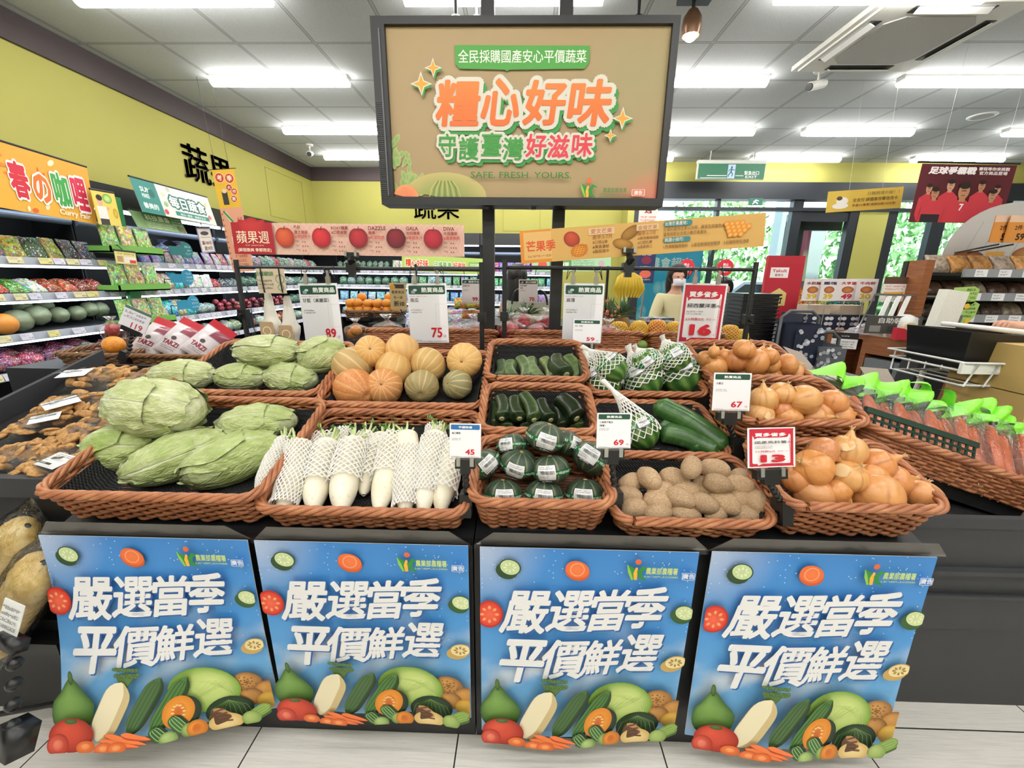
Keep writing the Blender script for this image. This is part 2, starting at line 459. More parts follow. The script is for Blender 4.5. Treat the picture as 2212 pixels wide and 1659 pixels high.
WALLBK = P('dark_back_wall', '#2A2C30', .8)
PALE = P('pale_wall_paint', '#CFCDB8', .8)
b = MB().span((XL - .1, -3, 2.12), (XL, YB, CEIL)).span((-4.5, -3, 0), (-4.4, 8.15, CEIL), 1)
struct(b.build('wall_left', [YEL, WALLBK]))
b = MB().span((XL - .1, YB, 2.12), (.62, YB + .1, CEIL)).span((-4.4, 8.05, 0), (.62, 8.15, CEIL), 1).span((.62, YB, 0), (1.72, YB + .1, CEIL)).span((.62, YB + .1, 0), (.72, 8.1, CEIL))
struct(b.build('wall_back', [YEL, WALLBK]))
struct(MB().span((8.6, -3, 0), (8.7, 7.0, CEIL)).build('wall_right', PALE))
struct(MB().span((-4.5, -3.1, 0), (8.7, -3, CEIL)).build('wall_behind', PALE))
b = MB().span((1.72, YE, 2.84), (8.7, YE + .12, CEIL)).span((1.62, YE, 0), (1.72, YB + .1, CEIL)).span((5.15, YE, 0), (5.6, YE + .14, 2.84))
struct(b.build('wall_entrance', YEL))
b = MB().span((XL, -3, CEIL - .20), (XL + .025, YB, CEIL)); struct(b.build('trim_1', BROWN))
b = MB().span((XL, YB - .025, CEIL - .20), (1.62, YB, CEIL)); struct(b.build('trim_2', BROWN))
# thin access panel outlines on the yellow walls
def outline(o, u, wd, ht, nm):
 a = MB(); M = face_frame(o, u)
 for x0, y0, x1, y1 in ((0, 0, wd, .006), (0, ht, wd, ht + .006), (0, 0, .006, ht), (wd, 0, wd + .006, ht)):
  a.span((x0, y0, 0), (x1, y1, .003))
 struct(a.build(nm, P('panel_gap', '#8C8434', .9), None, False, M))
outline(Vector((XL, 6.0, 2.2)), (0, 1, 0), .95, .62, 'trim_3')
outline(Vector((-.35, YB, 2.16)), (1, 0, 0), .62, .5, 'trim_4')
# entrance glazing: dark header, mullions, glass
b = MB().span((1.72, YE - .05, 2.60), (8.6, YE + .16, 2.84)).span((1.72, YE - .02, 2.44), (8.6, YE + .08, 2.49))
for x, wd in ((1.72, .16), (2.98, .05), (4.14, .15), (5.02, .14), (5.6, .14), (6.28, .2), (7.3, .1), (8.45, .15)): b.span((x, YE, 0), (x + wd, YE + .1, 2.6))
b.span((4.2, YE + .02, 2.3), (5.1, YE + .08, 2.44)).span((1.72, YE, 0), (8.6, YE + .08, .1))
b.span((4.45, YE + .3, 0), (4.55, YE + .4, 2.5)).span((4.5, YE + .3, 2.2), (5.15, YE + .4, 2.5))
struct(b.build('window_1', DARKF))
GLASS = film('window_glass', '#EAF4F2', .25, 1.)
struct(MB().span((1.8, YE + .04, .1), (5.1, YE + .05, 2.46)).span((5.65, YE + .04, .1), (8.5, YE + .05, 2.46)).build('window_2', GLASS))
# outside
GROUND = P('asphalt', '#8D8F8F', .9, ns=3)
struct(MB().span((-6, 7.7, -.12), (30, 40, -.05)).build('street', GROUND))
struct(MB().span((6.2, 8.3, 0), (6.95, 8.5, 2.7)).span((5.6, 9.6, 0), (6.6, 9.9, 3.2)).build('wall_outside', P('grey_cladding', '#7F8783', .8, ns=8)))
LEAF = objcol('leaves', .6, .3, .45, 9, .2)
def tree(x, y, h, rr, colr, label, seed):
 q = random.Random(seed); t = thing('leafy_tree', label, 'tree', T(x, y, -.05), 'trees outside the entrance glass')
 b = MB()
 for _ in range(1500):
  d = Vector((q.gauss(0, 1), q.gauss(0, 1), q.gauss(0, 1))).normalized() * (q.random() ** .4)
  c = Vector((d.x * rr, d.y * rr * .8, h * .55 + d.z * h * .45)); e = Euler((q.uniform(0, 6), q.uniform(0, 6), q.uniform(0, 6))).to_matrix(); s_ = q.uniform(.07, .15)
  g = q.uniform(.6, 1.3)
  b.add([c + e @ Vector(p) * s_ for p in ((-1, 0, 0), (0, -.5, .1), (1, 0, 0), (0, .5, .1))], [(0, 1, 2, 3)], 0)
 o = b.build('foliage', LEAF, t); o.color = lin(colr)
 MB().tube([(0, 0, 0), (.05, 0, h * .3), (0, .05, h * .6)], [.12, .09, .05]).build('trunk', P('bark', '#5A4A3A', .9), t)
for i, (x, y, h, rr, c, l) in enumerate(((5.6, 12.5, 4.4, 1.5, '#7FB06A', 'bright green tree outside behind the white parked car'), (9.0, 12.0, 4.8, 1.5, '#6FA35E', 'leafy tree outside, next to the bright green tree by the car'),
  (12.6, 12.5, 4.6, 1.6, '#86B874', 'leafy tree outside behind the dark window frames beside the bread shelf'), (16.2, 12.2, 4.2, 1.6, '#7AAB86', 'furthest leafy tree outside on the bread shelf side'), (8.3, 10.2, 1.7, .8, '#94C27C', 'low hedge shrub outside the glass beyond the yellow column'))):
 tree(x, y, h, rr, c, l, i)
def car():
 t = thing('parked_car', 'white car parked outside the entrance glass', 'car', T(5.0, 9.6, -.05))
 wp = P('car_paint', '#DDE0E3', .2); gl = P('car_glass', '#28323A', .15)
 prof = [(-2.1, .35), (-2.15, .7), (-1.9, .92), (-1.0, 1.0), (-.4, 1.42), (.9, 1.45), (1.6, 1.02), (2.1, .95), (2.15, .4)]
 b = MB(); n = len(prof)
 vs = [(x, -.85 + (.1 if z > 1.1 else 0), z) for x, z in prof] + [(x, .85 - (.1 if z > 1.1 else 0), z) for x, z in prof]
 b.add(vs, [(i, i + 1, i + 1 + n, i + n) for i in range(n - 1)] + [tuple(range(n))[::-1], tuple(range(n, 2 * n))]); b.build('car_body', wp, t)
 b = MB(); b.add([(-.85, -.86, 1.03), (1.4, -.86, 1.03), (.85, -.77, 1.38), (-.38, -.77, 1.37)], [(0, 1, 2, 3)]); b.build('side_window', gl, t)
 for x in (-1.35, 1.35): MB().tube([(x, -.88, .33), (x, -.62, .33)], .33, 20).build('wheel', P('tyre', '#1A1A1A', .8), t)
car()
# vertical flag and posters outside
def banner_flag(x, y, c1, c2, label):
 t = thing('flag_banner', label, 'flag', T(x, y, -.05))
 MB().rod((0, 0, 0), (0, 0, 2.6), .012).build('pole', STEEL, t)
 MB().grid(lambda u, v: (.02 + .5 * u, .05 * math.sin(5 * u + 3 * v), .9 + 1.6 * v), 8, 10, colf=lambda u, v: lin(c1 if v > .45 + .2 * u else c2)).build('flag', PAPER, t)
banner_flag(4.75, 8.0, '#D8486A', '#F0D9A0', 'pink and cream flag hanging outside the glass')
a = Art(); a.rect(-.55, -.9, .55, .9, '#3FB4E0')
for k in range(14): a.ell(rnd.uniform(-.5, .5), rnd.uniform(-.85, .5), .09, .12, '#BFE6F4', '#5CC3E8')
a.text('農會超市', 0, .6, .18, '#FFFFFF', .02)
t = thing('blue_poster', 'large bright blue poster panel standing outside the glass entrance', 'poster', T(2.62, 7.6, 1.0)); MB().span((-.55, 0, -1.05), (.55, .03, .9)).build('board', P('poster_blue', '#3AA6D4', .5), t); a.build('print', t, face_frame((0, 0, 0), (1, 0, 0)))
# ------------------------------------------------------------------ ceiling fittings
TUBE = emit('lit_tube_diffuser', (1., .985, .95, 1), TUBE_E)
def batten():
 t = thing('batten_light', '', 'ceiling light')
 MB().span((-.62, -.045, -.035), (.62, .045, 0)).build('housing', WHITE, t)
 b = MB()
 b.grid(lambda u, v: (-.615 + 1.23 * v, .05 * math.cos(math.pi * (1 + u)), -.036 - .045 * math.sin(math.pi * u)), 10, 1)
 for s_ in (-1, 1): b.add([(s_ * .615, .05 * math.cos(math.pi * (1 + u / 10)), -.036 - .045 * math.sin(math.pi * u / 10)) for u in range(11)], [tuple(range(11))])
 b.build('diffuser', TUBE, t, True)
 return t
bat = batten(); used = False
rows = [(3.04, [(-2.23, 'nearest lit batten light above the yellow wall side'), (-.15, 'nearest lit batten light above the big sign'), (2.14, 'lit batten light beside the ceiling air conditioner')]),
  (4.16, [(-2.2, 'second lit batten light along the yellow wall side'), (-.2, 'second lit batten light, hidden behind the big sign'), (1.48, 'second lit batten light just past the sign edge'), (3.86, 'second lit batten light beyond the air conditioner')]),
  (5.42, [(-2.27, 'third lit batten light along the yellow wall side'), (-.2, 'third lit batten light, hidden behind the big sign'), (2.05, 'third lit batten light just past the sign edge'), (3.86, 'third lit batten light, middle of the ceiling near the entrance'), (6.15, 'third lit batten light at the far edge of the ceiling')]),
  (6.52, [(-2.3, 'furthest lit batten light near the back corner'), (-.2, 'furthest lit batten light behind the big sign'), (1.5, 'furthest lit batten light near the exit sign'), (3.85, 'furthest lit batten light above the glass entrance'), (6.1, 'furthest lit batten light above the football poster')]),
  ] + [(y_, [(x_, 'added batten light out of view overhead, %s row, %s' % (a_, c_)) for x_, c_ in ((-2.23, 'chiller side'), (-.45, 'middle of the aisle'), (1.4, 'checkout side of the middle'), (3.3, 'checkout side')) if y_ < 1.5 or abs(x_) > 2]) for y_, a_ in ((1.85, 'first'), (.65, 'second'), (-.55, 'third'), (-1.75, 'last'))]  # unseen overhead rows added to brighten the front of the stand
for Y, L_ in rows:
 for x, lab in L_:
  o = bat if not used else dup(bat, Matrix(), ''); used = True
  o.matrix_world = T(x, Y, CEIL); o['label'] = lab; o['group'] = 'ceiling batten lights'
def ac():
 t = thing('ceiling_air_conditioner', 'white four-way ceiling cassette air conditioner with grey grille', 'air conditioner', T(2.68, 3.52, CEIL))
 b = MB(); s_ = .475
 b.prism([(-s_, -s_), (s_, -s_), (s_, s_), (-s_, s_)], -.035, 0).prism([(-.44, -.44), (.44, -.44), (.44, .44), (-.44, .44)], -.05, -.035)
 b.build('panel', P('air_conditioner_white', '#DAD9D2', .5), t)
 q = .3; c = .08
 pts = [(-q + c, -q), (q - c, -q), (q, -q + c), (q, q - c), (q - c, q), (-q + c, q), (-q, q - c), (-q, -q + c)]
 MB().prism(pts, -.058, -.05).build('intake_grille', P('grille_grey', '#B4B3B0', .7, ns=300, var=.2), t)
 for k in range(4):
  M = Matrix.Rotation(k * math.pi / 2, 4, 'Z')
  o = MB().span((-.25, .335, -.054), (.25, .405, -.049)).xf(M).build('air_slot', BLACKP, t)
  MB().box((0, .385, -.06), (.46, .05, .006), rx=.5).xf(M).build('louvre', WHITE, o)
ac()
def ceilring():
 t = thing('ceiling_speaker', 'round white speaker set flush in the ceiling', 'speaker', T(atz(2122, 250, CEIL)))
 MB().lathe([(.0, -.008), (.08, -.01), (.11, -.012), (.12, -.004), (.12, 0)], 24).build('rim', WHITE, t, True)
 MB().lathe([(.0, -.013), (.09, -.013)], 24).build('grille', P('speaker_grey', '#A9A9A8', .7), t)
ceilring()
def cctv(px, py, lab, rz):
 t = thing('security_camera', lab, 'security camera', T(atz(px, py, CEIL), rz=rz))
 MB().lathe([(0, -.02), (.045, -.02), (.05, 0)], 16).rod((0, 0, -.02), (0, 0, -.09), .01).build('mount', WHITE, t)
 o = MB().tube([(0, .07, -.09), (0, -.09, -.14)], .035, 14).build('camera_body', WHITE, t)
 MB().tube([(0, -.088, -.14), (0, -.1, -.143)], .03, 14).build('lens', BLACKP, o)
cctv(668, 312, 'small white security camera on the ceiling near the back corner', .3)
cctv(1772, 150, 'small white security camera on the ceiling beside the air conditioner', -1.2)
# track with hanging lamps above the sign
def track_lamp(px, py0, py1, lab, lit, Y=3.12):
 p0 = aty(px, py0, Y); p1 = aty(px, py1, Y)
 p0.z = CEIL
 t = thing('hanging_track_lamp', lab, 'lamp', T(p1), None if lit else 'dark track lamps over the sign')
 b = MB().rod((0, 0, 0), (0, 0, CEIL - p1.z), .012).span((-.1, -.03, CEIL - p1.z - .03), (.1, .03, CEIL - p1.z)); b.build('stem', BLACK, t)
 prof = [(.012, .02), (.03, .01), (.055, -.03), (.06, -.09), (.052, -.13)]
 MB().lathe(prof, 20).build('lamp_shade', P('lamp_bronze', '#7A5A44', .35, .6) if lit else BLACK, t, True)
 MB().ball((0, 0, -.11), (.046, .046, .05), 16, 10).build('bulb', emit('lit_bulb', (1, .8, .55, 1), 22.) if lit else P('bulb_off', '#C8C4BC', .3), t, True)
track_lamp(1497, 0, 26, 'lit hanging spot lamp beside the top corner of the big sign', True)
track_lamp(985, 0, 40, 'dark hanging lamp peeking above the sign, nearer the yellow wall', False, 3.0)
track_lamp(1030, 0, 40, 'dark hanging lamp close to the first sign post', False, 3.1)
track_lamp(1378, 0, 40, 'dark hanging lamp above the far corner of the sign', False, 3.0)
def exit_sign():
 p = aty(1578, 371, 6.3)
 t = thing('exit_sign', 'green illuminated exit sign hanging from the ceiling near the entrance', 'exit sign', T(p))
 MB().span((-.465, -.02, -.1), (.465, .02, .1)).span((-.47, -.03, .1), (.47, .03, .14)).rod((-.3, 0, .14), (-.3, 0, CEIL - p.z), .008).rod((.3, 0, .14), (.3, 0, CEIL - p.z), .008).build('housing', P('sign_housing', '#C9CCC4', .5), t)
 MB().span((-.455, -.024, -.095), (.455, -.021, .095)).build('lit_face', emit('exit_green', '#0E9A64', .55, .02), t)
 a = Art(); W_ = '#FFFFFF'; a.rect(-.05, -.09, .05, .085, '#B9C6EE')
 a.ell(.0, .05, .014, .014, '#14706A'); a.line([(0, .035), (-.005, -.01)], .022, '#14706A'); a.line([(-.005, -.01), (.02, -.035), (.012, -.065)], .014, '#14706A'); a.line([(-.005, -.01), (-.03, -.04), (-.04, -.07)], .014, '#14706A'); a.line([(.0, .03), (.03, .015), (.045, .02)], .01, '#14706A'); a.line([(.0, .03), (-.03, .02), (-.035, -.005)], .01, '#14706A')
 a.text('緊急出口', .28, -.045, .05, W_, .01, wd=.2); a.text('EXIT', .28, -.085, .03, W_, .01, wd=.16)
 a.line([(-.33, -.055), (-.06, -.055)], .008, W_); a.line([(.06, -.055), (.17, -.055)], .008, W_); a.line([(-.42, -.085), (-.06, -.085)], .006, W_)
 a.build('print', t, face_frame((0, -.0245, 0), (1, 0, 0)))
exit_sign()
def small_exit():
 p = aty(1632, 436, 6.8); t = thing('small_exit_sign', 'small green running-man exit sign on the entrance glass header', 'exit sign', T(p))
 MB().span((-.1, -.012, -.05), (.1, .012, .05)).build('lit_face', emit('exit_green2', '#18A884', .5, .02), t)
 a = Art(); a.line([(0, .03), (-.01, 0), (.03, -.03)], .016, '#FFFFFF'); a.line([(-.04, 0), (0, .02), (.04, .01)], .012, '#FFFFFF'); a.line([(-.01, 0), (-.05, -.035)], .014, '#FFFFFF'); a.build('print', t, face_frame((0, -.013, 0), (1, 0, 0)))
small_exit()
# big wall characters
def wall_text(body, o, u, h, lab, wd):
 a = Art(); a.text(body, 0, 0, h, '#4A4A40', .006, wd=wd)
 me = a.b; me.v = [(x, y, .004) for x, y, z in me.v]
 n0 = me.n
 t = tag(put('wall_lettering', me.mesh('wall_lettering', PAPER), None, face_frame(o, u)), lab, 'lettering')
 sm = t.modifiers.new('thickness', 'SOLIDIFY'); sm.thickness = .012; sm.offset = 1
wall_text('蔬果', Vector((XL, 4.92, 2.36)), (0, 1, 0), .36, 'two dark grey characters on the side yellow wall', .74)
wall_text('蔬果', Vector((-1.46, YB, 2.34)), (1, 0, 0), .36, 'two dark grey characters on the back yellow wall under the big sign', .76)
# ------------------------------------------------------------------ the vegetable stand
TAU = math.atan(.31); DN = Vector((0, -math.sin(TAU), math.cos(TAU)))
def deckz(Y): return .70 + .31 * (Y - .95)
def stand(x0, x1, lab, strips):
 t = thing('vegetable_stand', lab, 'display stand', T(0, 0, 0))
 prof = [(.965, 0), (.965, .69), (1.98, 1.005), (2.1, 1.005), (3.0, .74), (3.0, 0)]
 b = MB(); n = len(prof); vs = [(x0, y, z) for y, z in prof] + [(x1, y, z) for y, z in prof]
 b.add(vs, [(i, i + n, (i + 1) % n + n, (i + 1) % n) for i in range(n)] + [tuple(range(n)), tuple(range(n, 2 * n))[::-1]])
 b.build('cabinet', BLACK, t)
 MB().span((x0 + .003, .938, .70), (x1 - .003, .966, .712)).build('front_ledge', BLACKP, t)
 for (a, c, h) in strips:
  b = MB(); g = .05
  b.add([(a, .936, .713), (c, .936, .713), (c - g, .918, .713 + h), (a + g, .918, .713 + h), (a, .939, .713), (c, .939, .713), (c - g, .921, .713 + h), (a + g, .921, .713 + h)],
    [(0, 1, 2, 3), (7, 6, 5, 4), (3, 2, 6, 7), (1, 5, 6, 2), (0, 3, 7, 4)])
  b.build('clear_lip', film('smoky_acrylic_%d' % len(_mats), '#D2CEC9', .5, 3., .16, '#9A9692'), t)
stand(-1.315, -.125, 'black stepped stand holding the cabbages, radishes and pumpkins', [(-1.30, -.72, .05), (-.71, -.13, .05)])
stand(-.121, 1.115, 'black stepped stand holding the zucchini, potatoes and onions', [(-.115, .5, .05), (.5, 1.11, .05)])
# printed posters on the front
LOGO_G, LOGO_R = '#2E8A3C', '#E0663A'
def agri_logo(a, x, y, s, white=False):
 for pts, wd, c in (([(-.5, .35), (-.28, .1), (-.2, -.5)], [.02, .3, .16], LOGO_G), ([(-.5, .35), (-.38, -.05), (-.2, -.5)], [.02, .16, .1], '#8CC152'),
      ([(-.02, .2), (-.08, -.12), (-.04, -.5)], [.1, .2, .16], '#F2B53C'), ([(.62, .12), (.3, .2), (.12, -.05), (.2, -.35), (.5, -.52)], [.02, .2, .26, .22, .03], LOGO_G)):
  a.line([(x + p * s, y + q * s) for p, q in pts], [k * s for k in wd], c)
 a.ell(x + .02 * s, y + .52 * s, .15 * s, .15 * s, LOGO_R)
def veg_poster(W, H):
 a = Art(.00012); U = lambda u: (u - .5) * W; V = lambda v: -v * H
 def bgc(u, v):
  t, b, m = lin('#2F6DBE'), lin('#8CC4EA'), lin('#4C96DA')
  f = v if v > .35 else .35
  c = [m[k] * (1 - abs(v - .6) * 1.2) + (t[k] if v > .6 else b[k]) * abs(v - .6) * 1.2 for k in range(3)]
  g = max(0, 1 - math.hypot(u, (1 - v)) / .32) * .5 + max(0., noise.noise(Vector((u * 5, v * 7, 3)))) * max(0, .45 - abs(v - .32)) * 3.2
  g = min(1, g); return tuple(c[k] * (1 - g) + .85 * g for k in range(3)) + (1,)
 a.sheet(U(0), V(1), U(1), V(0), 30, 30, bgc)
 q = random.Random(3)
 for _ in range(70):
  s_ = q.choice((.06, .3, .68, .85, .95)); a_ = q.uniform(0, .03)
  u, v = min(.99, max(.01, s_ + q.gauss(0, .05))), abs(q.gauss(.08, .08)) if s_ < .9 else q.uniform(.03, .55)
  if v < .95: a.ell(U(u), V(v), .0016, .0016, '#CFE4F6', n=6)
 def e(u, v, rx, ry, c0, c1, rot=0, hl=(-.3, .35), **k): a.ell(U(u), V(v), rx * W, ry * W, c0, c1, R(rot), hl=hl, **k)
 def slice_(u, v, r, rim, flesh, seed, sq=.82, rot=-20, spokes=8, depth_=.03):
  e(u - depth_ * .5, v + depth_ * .6, r, r * sq, rim, rim, rot); e(u, v, r, r * sq, rim, rim, rot); e(u, v, r * .88, r * .88 * sq, flesh, flesh, rot, (0, 0))
  for k in range(spokes):
   an = 2 * math.pi * k / spokes; e(u + r * .45 * math.cos(an), v + r * sq * .45 * math.sin(an) * W / H, r * .16, r * .09, seed, seed, -math.degrees(an), (0, 0))
 slice_(.14, .085, .052, '#2C4A28', '#C9DBA0', '#EAF0CE')
 e(.45, .095, .058, .045, '#E8703A', '#D2541F', -20); e(.45, .085, .056, .043, '#EE7C45', '#E66A30', -20, (0, 0)); a.ring(U(.45), V(.085), .018, .003, '#F4A070')
 slice_(.965, .29, .05, '#355A2C', '#D3E0A6', '#EEF2D0')
 slice_(.955, .56, .055, '#C9A45C', '#F0DFA6', '#A98544', .7, 15)
 e(.045, .32, .065, .075, '#E8452C', '#B32A1A', 0); e(.045, .32, .056, .065, '#F0664A', '#DA3A26', 0, (0, 0))
 for k in range(8): e(.045 + .035 * math.cos(k * .785), .32 + .036 * math.sin(k * .785), .013, .009, '#F6B07A', '#E2542F', -k * 45, (0, 0))
 agri_logo(a, U(.72), V(.08), .052)
 a.text('農業部農糧署', U(.76), V(.094), .02, '#D8E86A', .012, al='L', wd=.082); a.fake(U(.755), V(.112), U(.91), V(.098), '#CFE070', 1, 4)
 a.rrect(U(.925), V(.117), U(.983), V(.082), .004, '#EAF2FA'); a.rrect(U(.927), V(.115), U(.981), V(.084), .003, '#3F78C8'); a.text('廣告', U(.954), V(.111), .0155, '#F2F6FC', .02)
 TW = '#F0EFF0'; SH = '#2C5CA0'
 def row(chars):
  for ch, u0, u1, v0, v1 in chars:
   for dx, dy, c in ((.004, -.004, SH), (0, 0, TW)):
    a.text(ch, U((u0 + u1) / 2) - .02 + dx, V(v1) + dy, (v1 - v0) * H, c, .034 if ch in '平季' else .025, .24, 'C', (u1 - u0) * W * .95, .035)
 row((('嚴', .115, .345, .19, .41), ('選', .335, .54, .18, .39), ('當', .525, .715, .172, .385), ('季', .70, .885, .155, .37)))
 row((('平', .10, .33, .44, .675), ('價', .305, .53, .43, .64), ('鮮', .51, .70, .43, .62), ('選', .69, .885, .40, .61)))
 # vegetables
 pear = lambda x: 1.0 - .3 * abs(math.sin(2 * x)) * (math.sin(x) > 0)
 e(.89, .775, .075, .065, '#D9A35C', '#8C5A28'); e(.985, .83, .07, .06, '#D2994F', '#8C5A28'); e(.895, .865, .065, .058, '#CB9450', '#7E5226'); e(.985, .9, .062, .058, '#E9BE58', '#C08A2C')
 for k in range(22): e(.89 + .05 * math.cos(k * 2.4) * (k / 22), .775 + .05 * math.sin(k * 2.4) * (k / 22), .005, .004, '#8A5A28', '#8A5A28')
 e(.70, .785, .165, .13, '#D7E58E', '#6E9A30', -14, (.2, .4))
 for k in range(7): a.line([(U(.57 + .012 * k), V(.87 - .004 * k)), (U(.63 + .03 * k), V(.73 + .004 * k)), (U(.76 + .012 * k), V(.745 + .02 * k))], .0018, '#BBD27A')
 e(.80, .92, .11, .085, '#3C5A34', '#16281A', 5)
 for k in range(-4, 5): a.line([(U(.8), V(.86)), (U(.8 + k * .02), V(.9)), (U(.8 + k * .026), V(.97))], .0018, '#6E8A4E')
 e(.095, .815, .105, .145, '#7DA552', '#33591F', 4, (-.2, .3), shape=pear); e(.085, .685, .012, .035, '#5A7A38', '#2F4A1C', 5)
 def rod_(u0, v0, u1, v1, w0, w1, c, c2, tex=None):
  x0, y0, x1, y1 = U(u0), V(v0), U(u1), V(v1)
  n = 14; pts = [(x0 + (x1 - x0) * i / n, y0 + (y1 - y0) * i / n) for i in range(n + 1)]
  wd = [W * (w0 + (w1 - w0) * i / n) * max(.1, (1 - abs(2 * i / n - 1) ** 5)) for i in range(n + 1)]
  L_ = math.hypot(x1 - x0, y1 - y0); ox, oy = -(y1 - y0) / L_, (x1 - x0) / L_
  a.line(pts, wd, c2); a.line([(p + ox * wd[i] * .12, q_ + oy * wd[i] * .12) for i, (p, q_) in enumerate(pts)], [k * .72 for k in wd], c)
  if tex:
   for s_ in (-.28, -.08, .12, .32): a.line([(p + ox * wd[i] * s_, q_ + oy * wd[i] * s_) for i, (p, q_) in enumerate(pts[1:-1], 1)], .0022, tex)
 for k in range(9): rod_(.345, .74, .315 + .011 * k, .645 + .006 * abs(k - 4), .014, .012, '#5C7C44', '#3A5A2A')
 for k in range(26): e(.31 + .0045 * k, .635 + .04 * math.sin(k * 2.1) ** 2, .012, .009, '#66864A', '#37552A', k * 40)
 rod_(.225, .965, .352, .695, .125, .13, '#F2E6C4', '#CFB988')
 rod_(.37, .945, .525, .68, .085, .095, '#4A6B3C', '#223A1E', '#37552E'); rod_(.47, .96, .64, .69, .085, .09, '#4F7A3A', '#234018', '#2E5222')
 e(.61, .875, .075, .095, '#2F4A2C', '#16281A', -18); e(.59, .865, .068, .09, '#F2A23A', '#D8821E', -18, (0, 0)); e(.59, .865, .036, .055, '#C8601E', '#E8963A', -18, (0, 0))
 for k in range(12): e(.59 + .024 * math.cos(k * .52), .865 + .038 * math.sin(k * .52), .008, .006, '#F4D08A', '#E8B060')
 rod_(.62, .97, .56, .88, .07, .07, '#3E6A38', '#1F3A20', '#9CBF7A'); e(.63, .965, .035, .04, '#A8C070', '#5C7C3A')
 rod_(.53, .985, .48, .92, .075, .07, '#355E33', '#1B351D', '#9CBF7A'); e(.545, .985, .04, .04, '#B4CC80', '#64843E')
 e(.665, .965, .045, .05, '#EE9A38', '#B86A1E', 15); e(.665, .965, .022, .028, '#C8641E', '#D8802A')
 rod_(.74, .88, .79, .97, .05, .13, '#B98A5A', '#5A3A24'); e(.79, .965, .078, .055, '#F0D79A', '#D2AE66', -4, (0, 0))
 for k in range(4): a.line([(U(.735 + .012 * k), V(.9 + .018 * k)), (U(.79 + .01 * k), V(.885 + .025 * k))], .006, '#6A4630')
 rod_(.9, .965, 1.0, .905, .075, .085, '#86A850', '#4A6A28', '#A8C470'); e(.905, .965, .045, .048, '#B4C878', '#7C9A48')
 e(.115, .925, .105, .08, '#E2543A', '#98200F', 0, (-.3, .4)); e(.11, .865, .03, .012, '#54743A', '#34541F')
 e(.055, .965, .05, .052, '#E4604A', '#A82A1C', 10); e(.055, .965, .028, .03, '#F08A6E', '#C8402E')
 for (u0, v0, u1, v1, w_) in ((.46, .985, .27, .925, .045), (.43, .99, .25, .95, .042), (.48, .965, .35, .925, .042)): rod_(u1, v1, u0, v0, w_, .018, '#F07C42', '#B8481C')
 for u, v in ((.185, .975), (.27, .985), (.33, .985)): e(u, v, .045, .03, '#EE7E40', '#CE5A22', 8); e(u, v - .003, .02, .013, '#F6A468', '#EE8A4C', 8)
 return a
PW, PH = .572, .605
_pv = veg_poster(PW, PH)
_base = [(min(PW / 2, max(-PW / 2, x)), min(0, max(-PH, y)), z) for x, y, z in _pv.b.v]
def hang_poster(xc, zt, ph, dys, dx, lab):
 t = thing('vegetable_poster', lab, 'poster', T(xc, .932, zt))
 def f(x, y, z):
  u = x / PW + .5; v = -y / PH
  d = dys[0] * (1 - u) * (1 - 2 * u) + dys[1] * 4 * u * (1 - u) + dys[2] * u * (2 * u - 1)
  k = v * v
  return (x + dx * k * (1 - u), d * k - z - .004 + .006 * math.sin(u * 9 + 1) * v, -v * ph - .04 * d * d)
 a = Art(); a.b = MB(); a.b.v = [f(x, y, z + .0012) for x, y, z in _base]; a.b.f, a.b.m, a.b.c, a.b.n = _pv.b.f, _pv.b.m, _pv.b.c, _pv.b.n
 b = MB(); b.grid(lambda u, v: f((u - .5) * PW, -v * PH, 0), 24, 24); b.grid(lambda u, v: f((.5 - u) * PW, -v * PH, -.0015), 24, 24)
 b.build('paper', P('poster_paper', '#DDE3EA', .5), t)
 a.b.build('print', PAPER, t)
hang_poster(-1.008, .716, .60, (-.10, -.06, .02), 0, 'blue vegetable poster under the cabbages, first in the row of four')
hang_poster(-.418, .716, .59, (.0, .005, .0), 0, 'blue vegetable poster under the white radishes, second in the row')
hang_poster(.185, .714, .63, (-.01, -.01, .02), 0, 'blue vegetable poster under the small green pumpkins, third in the row')
hang_poster(.79, .718, .625, (-.01, -.03, -.01), 0, 'blue vegetable poster under the potatoes and onions, last in the row')
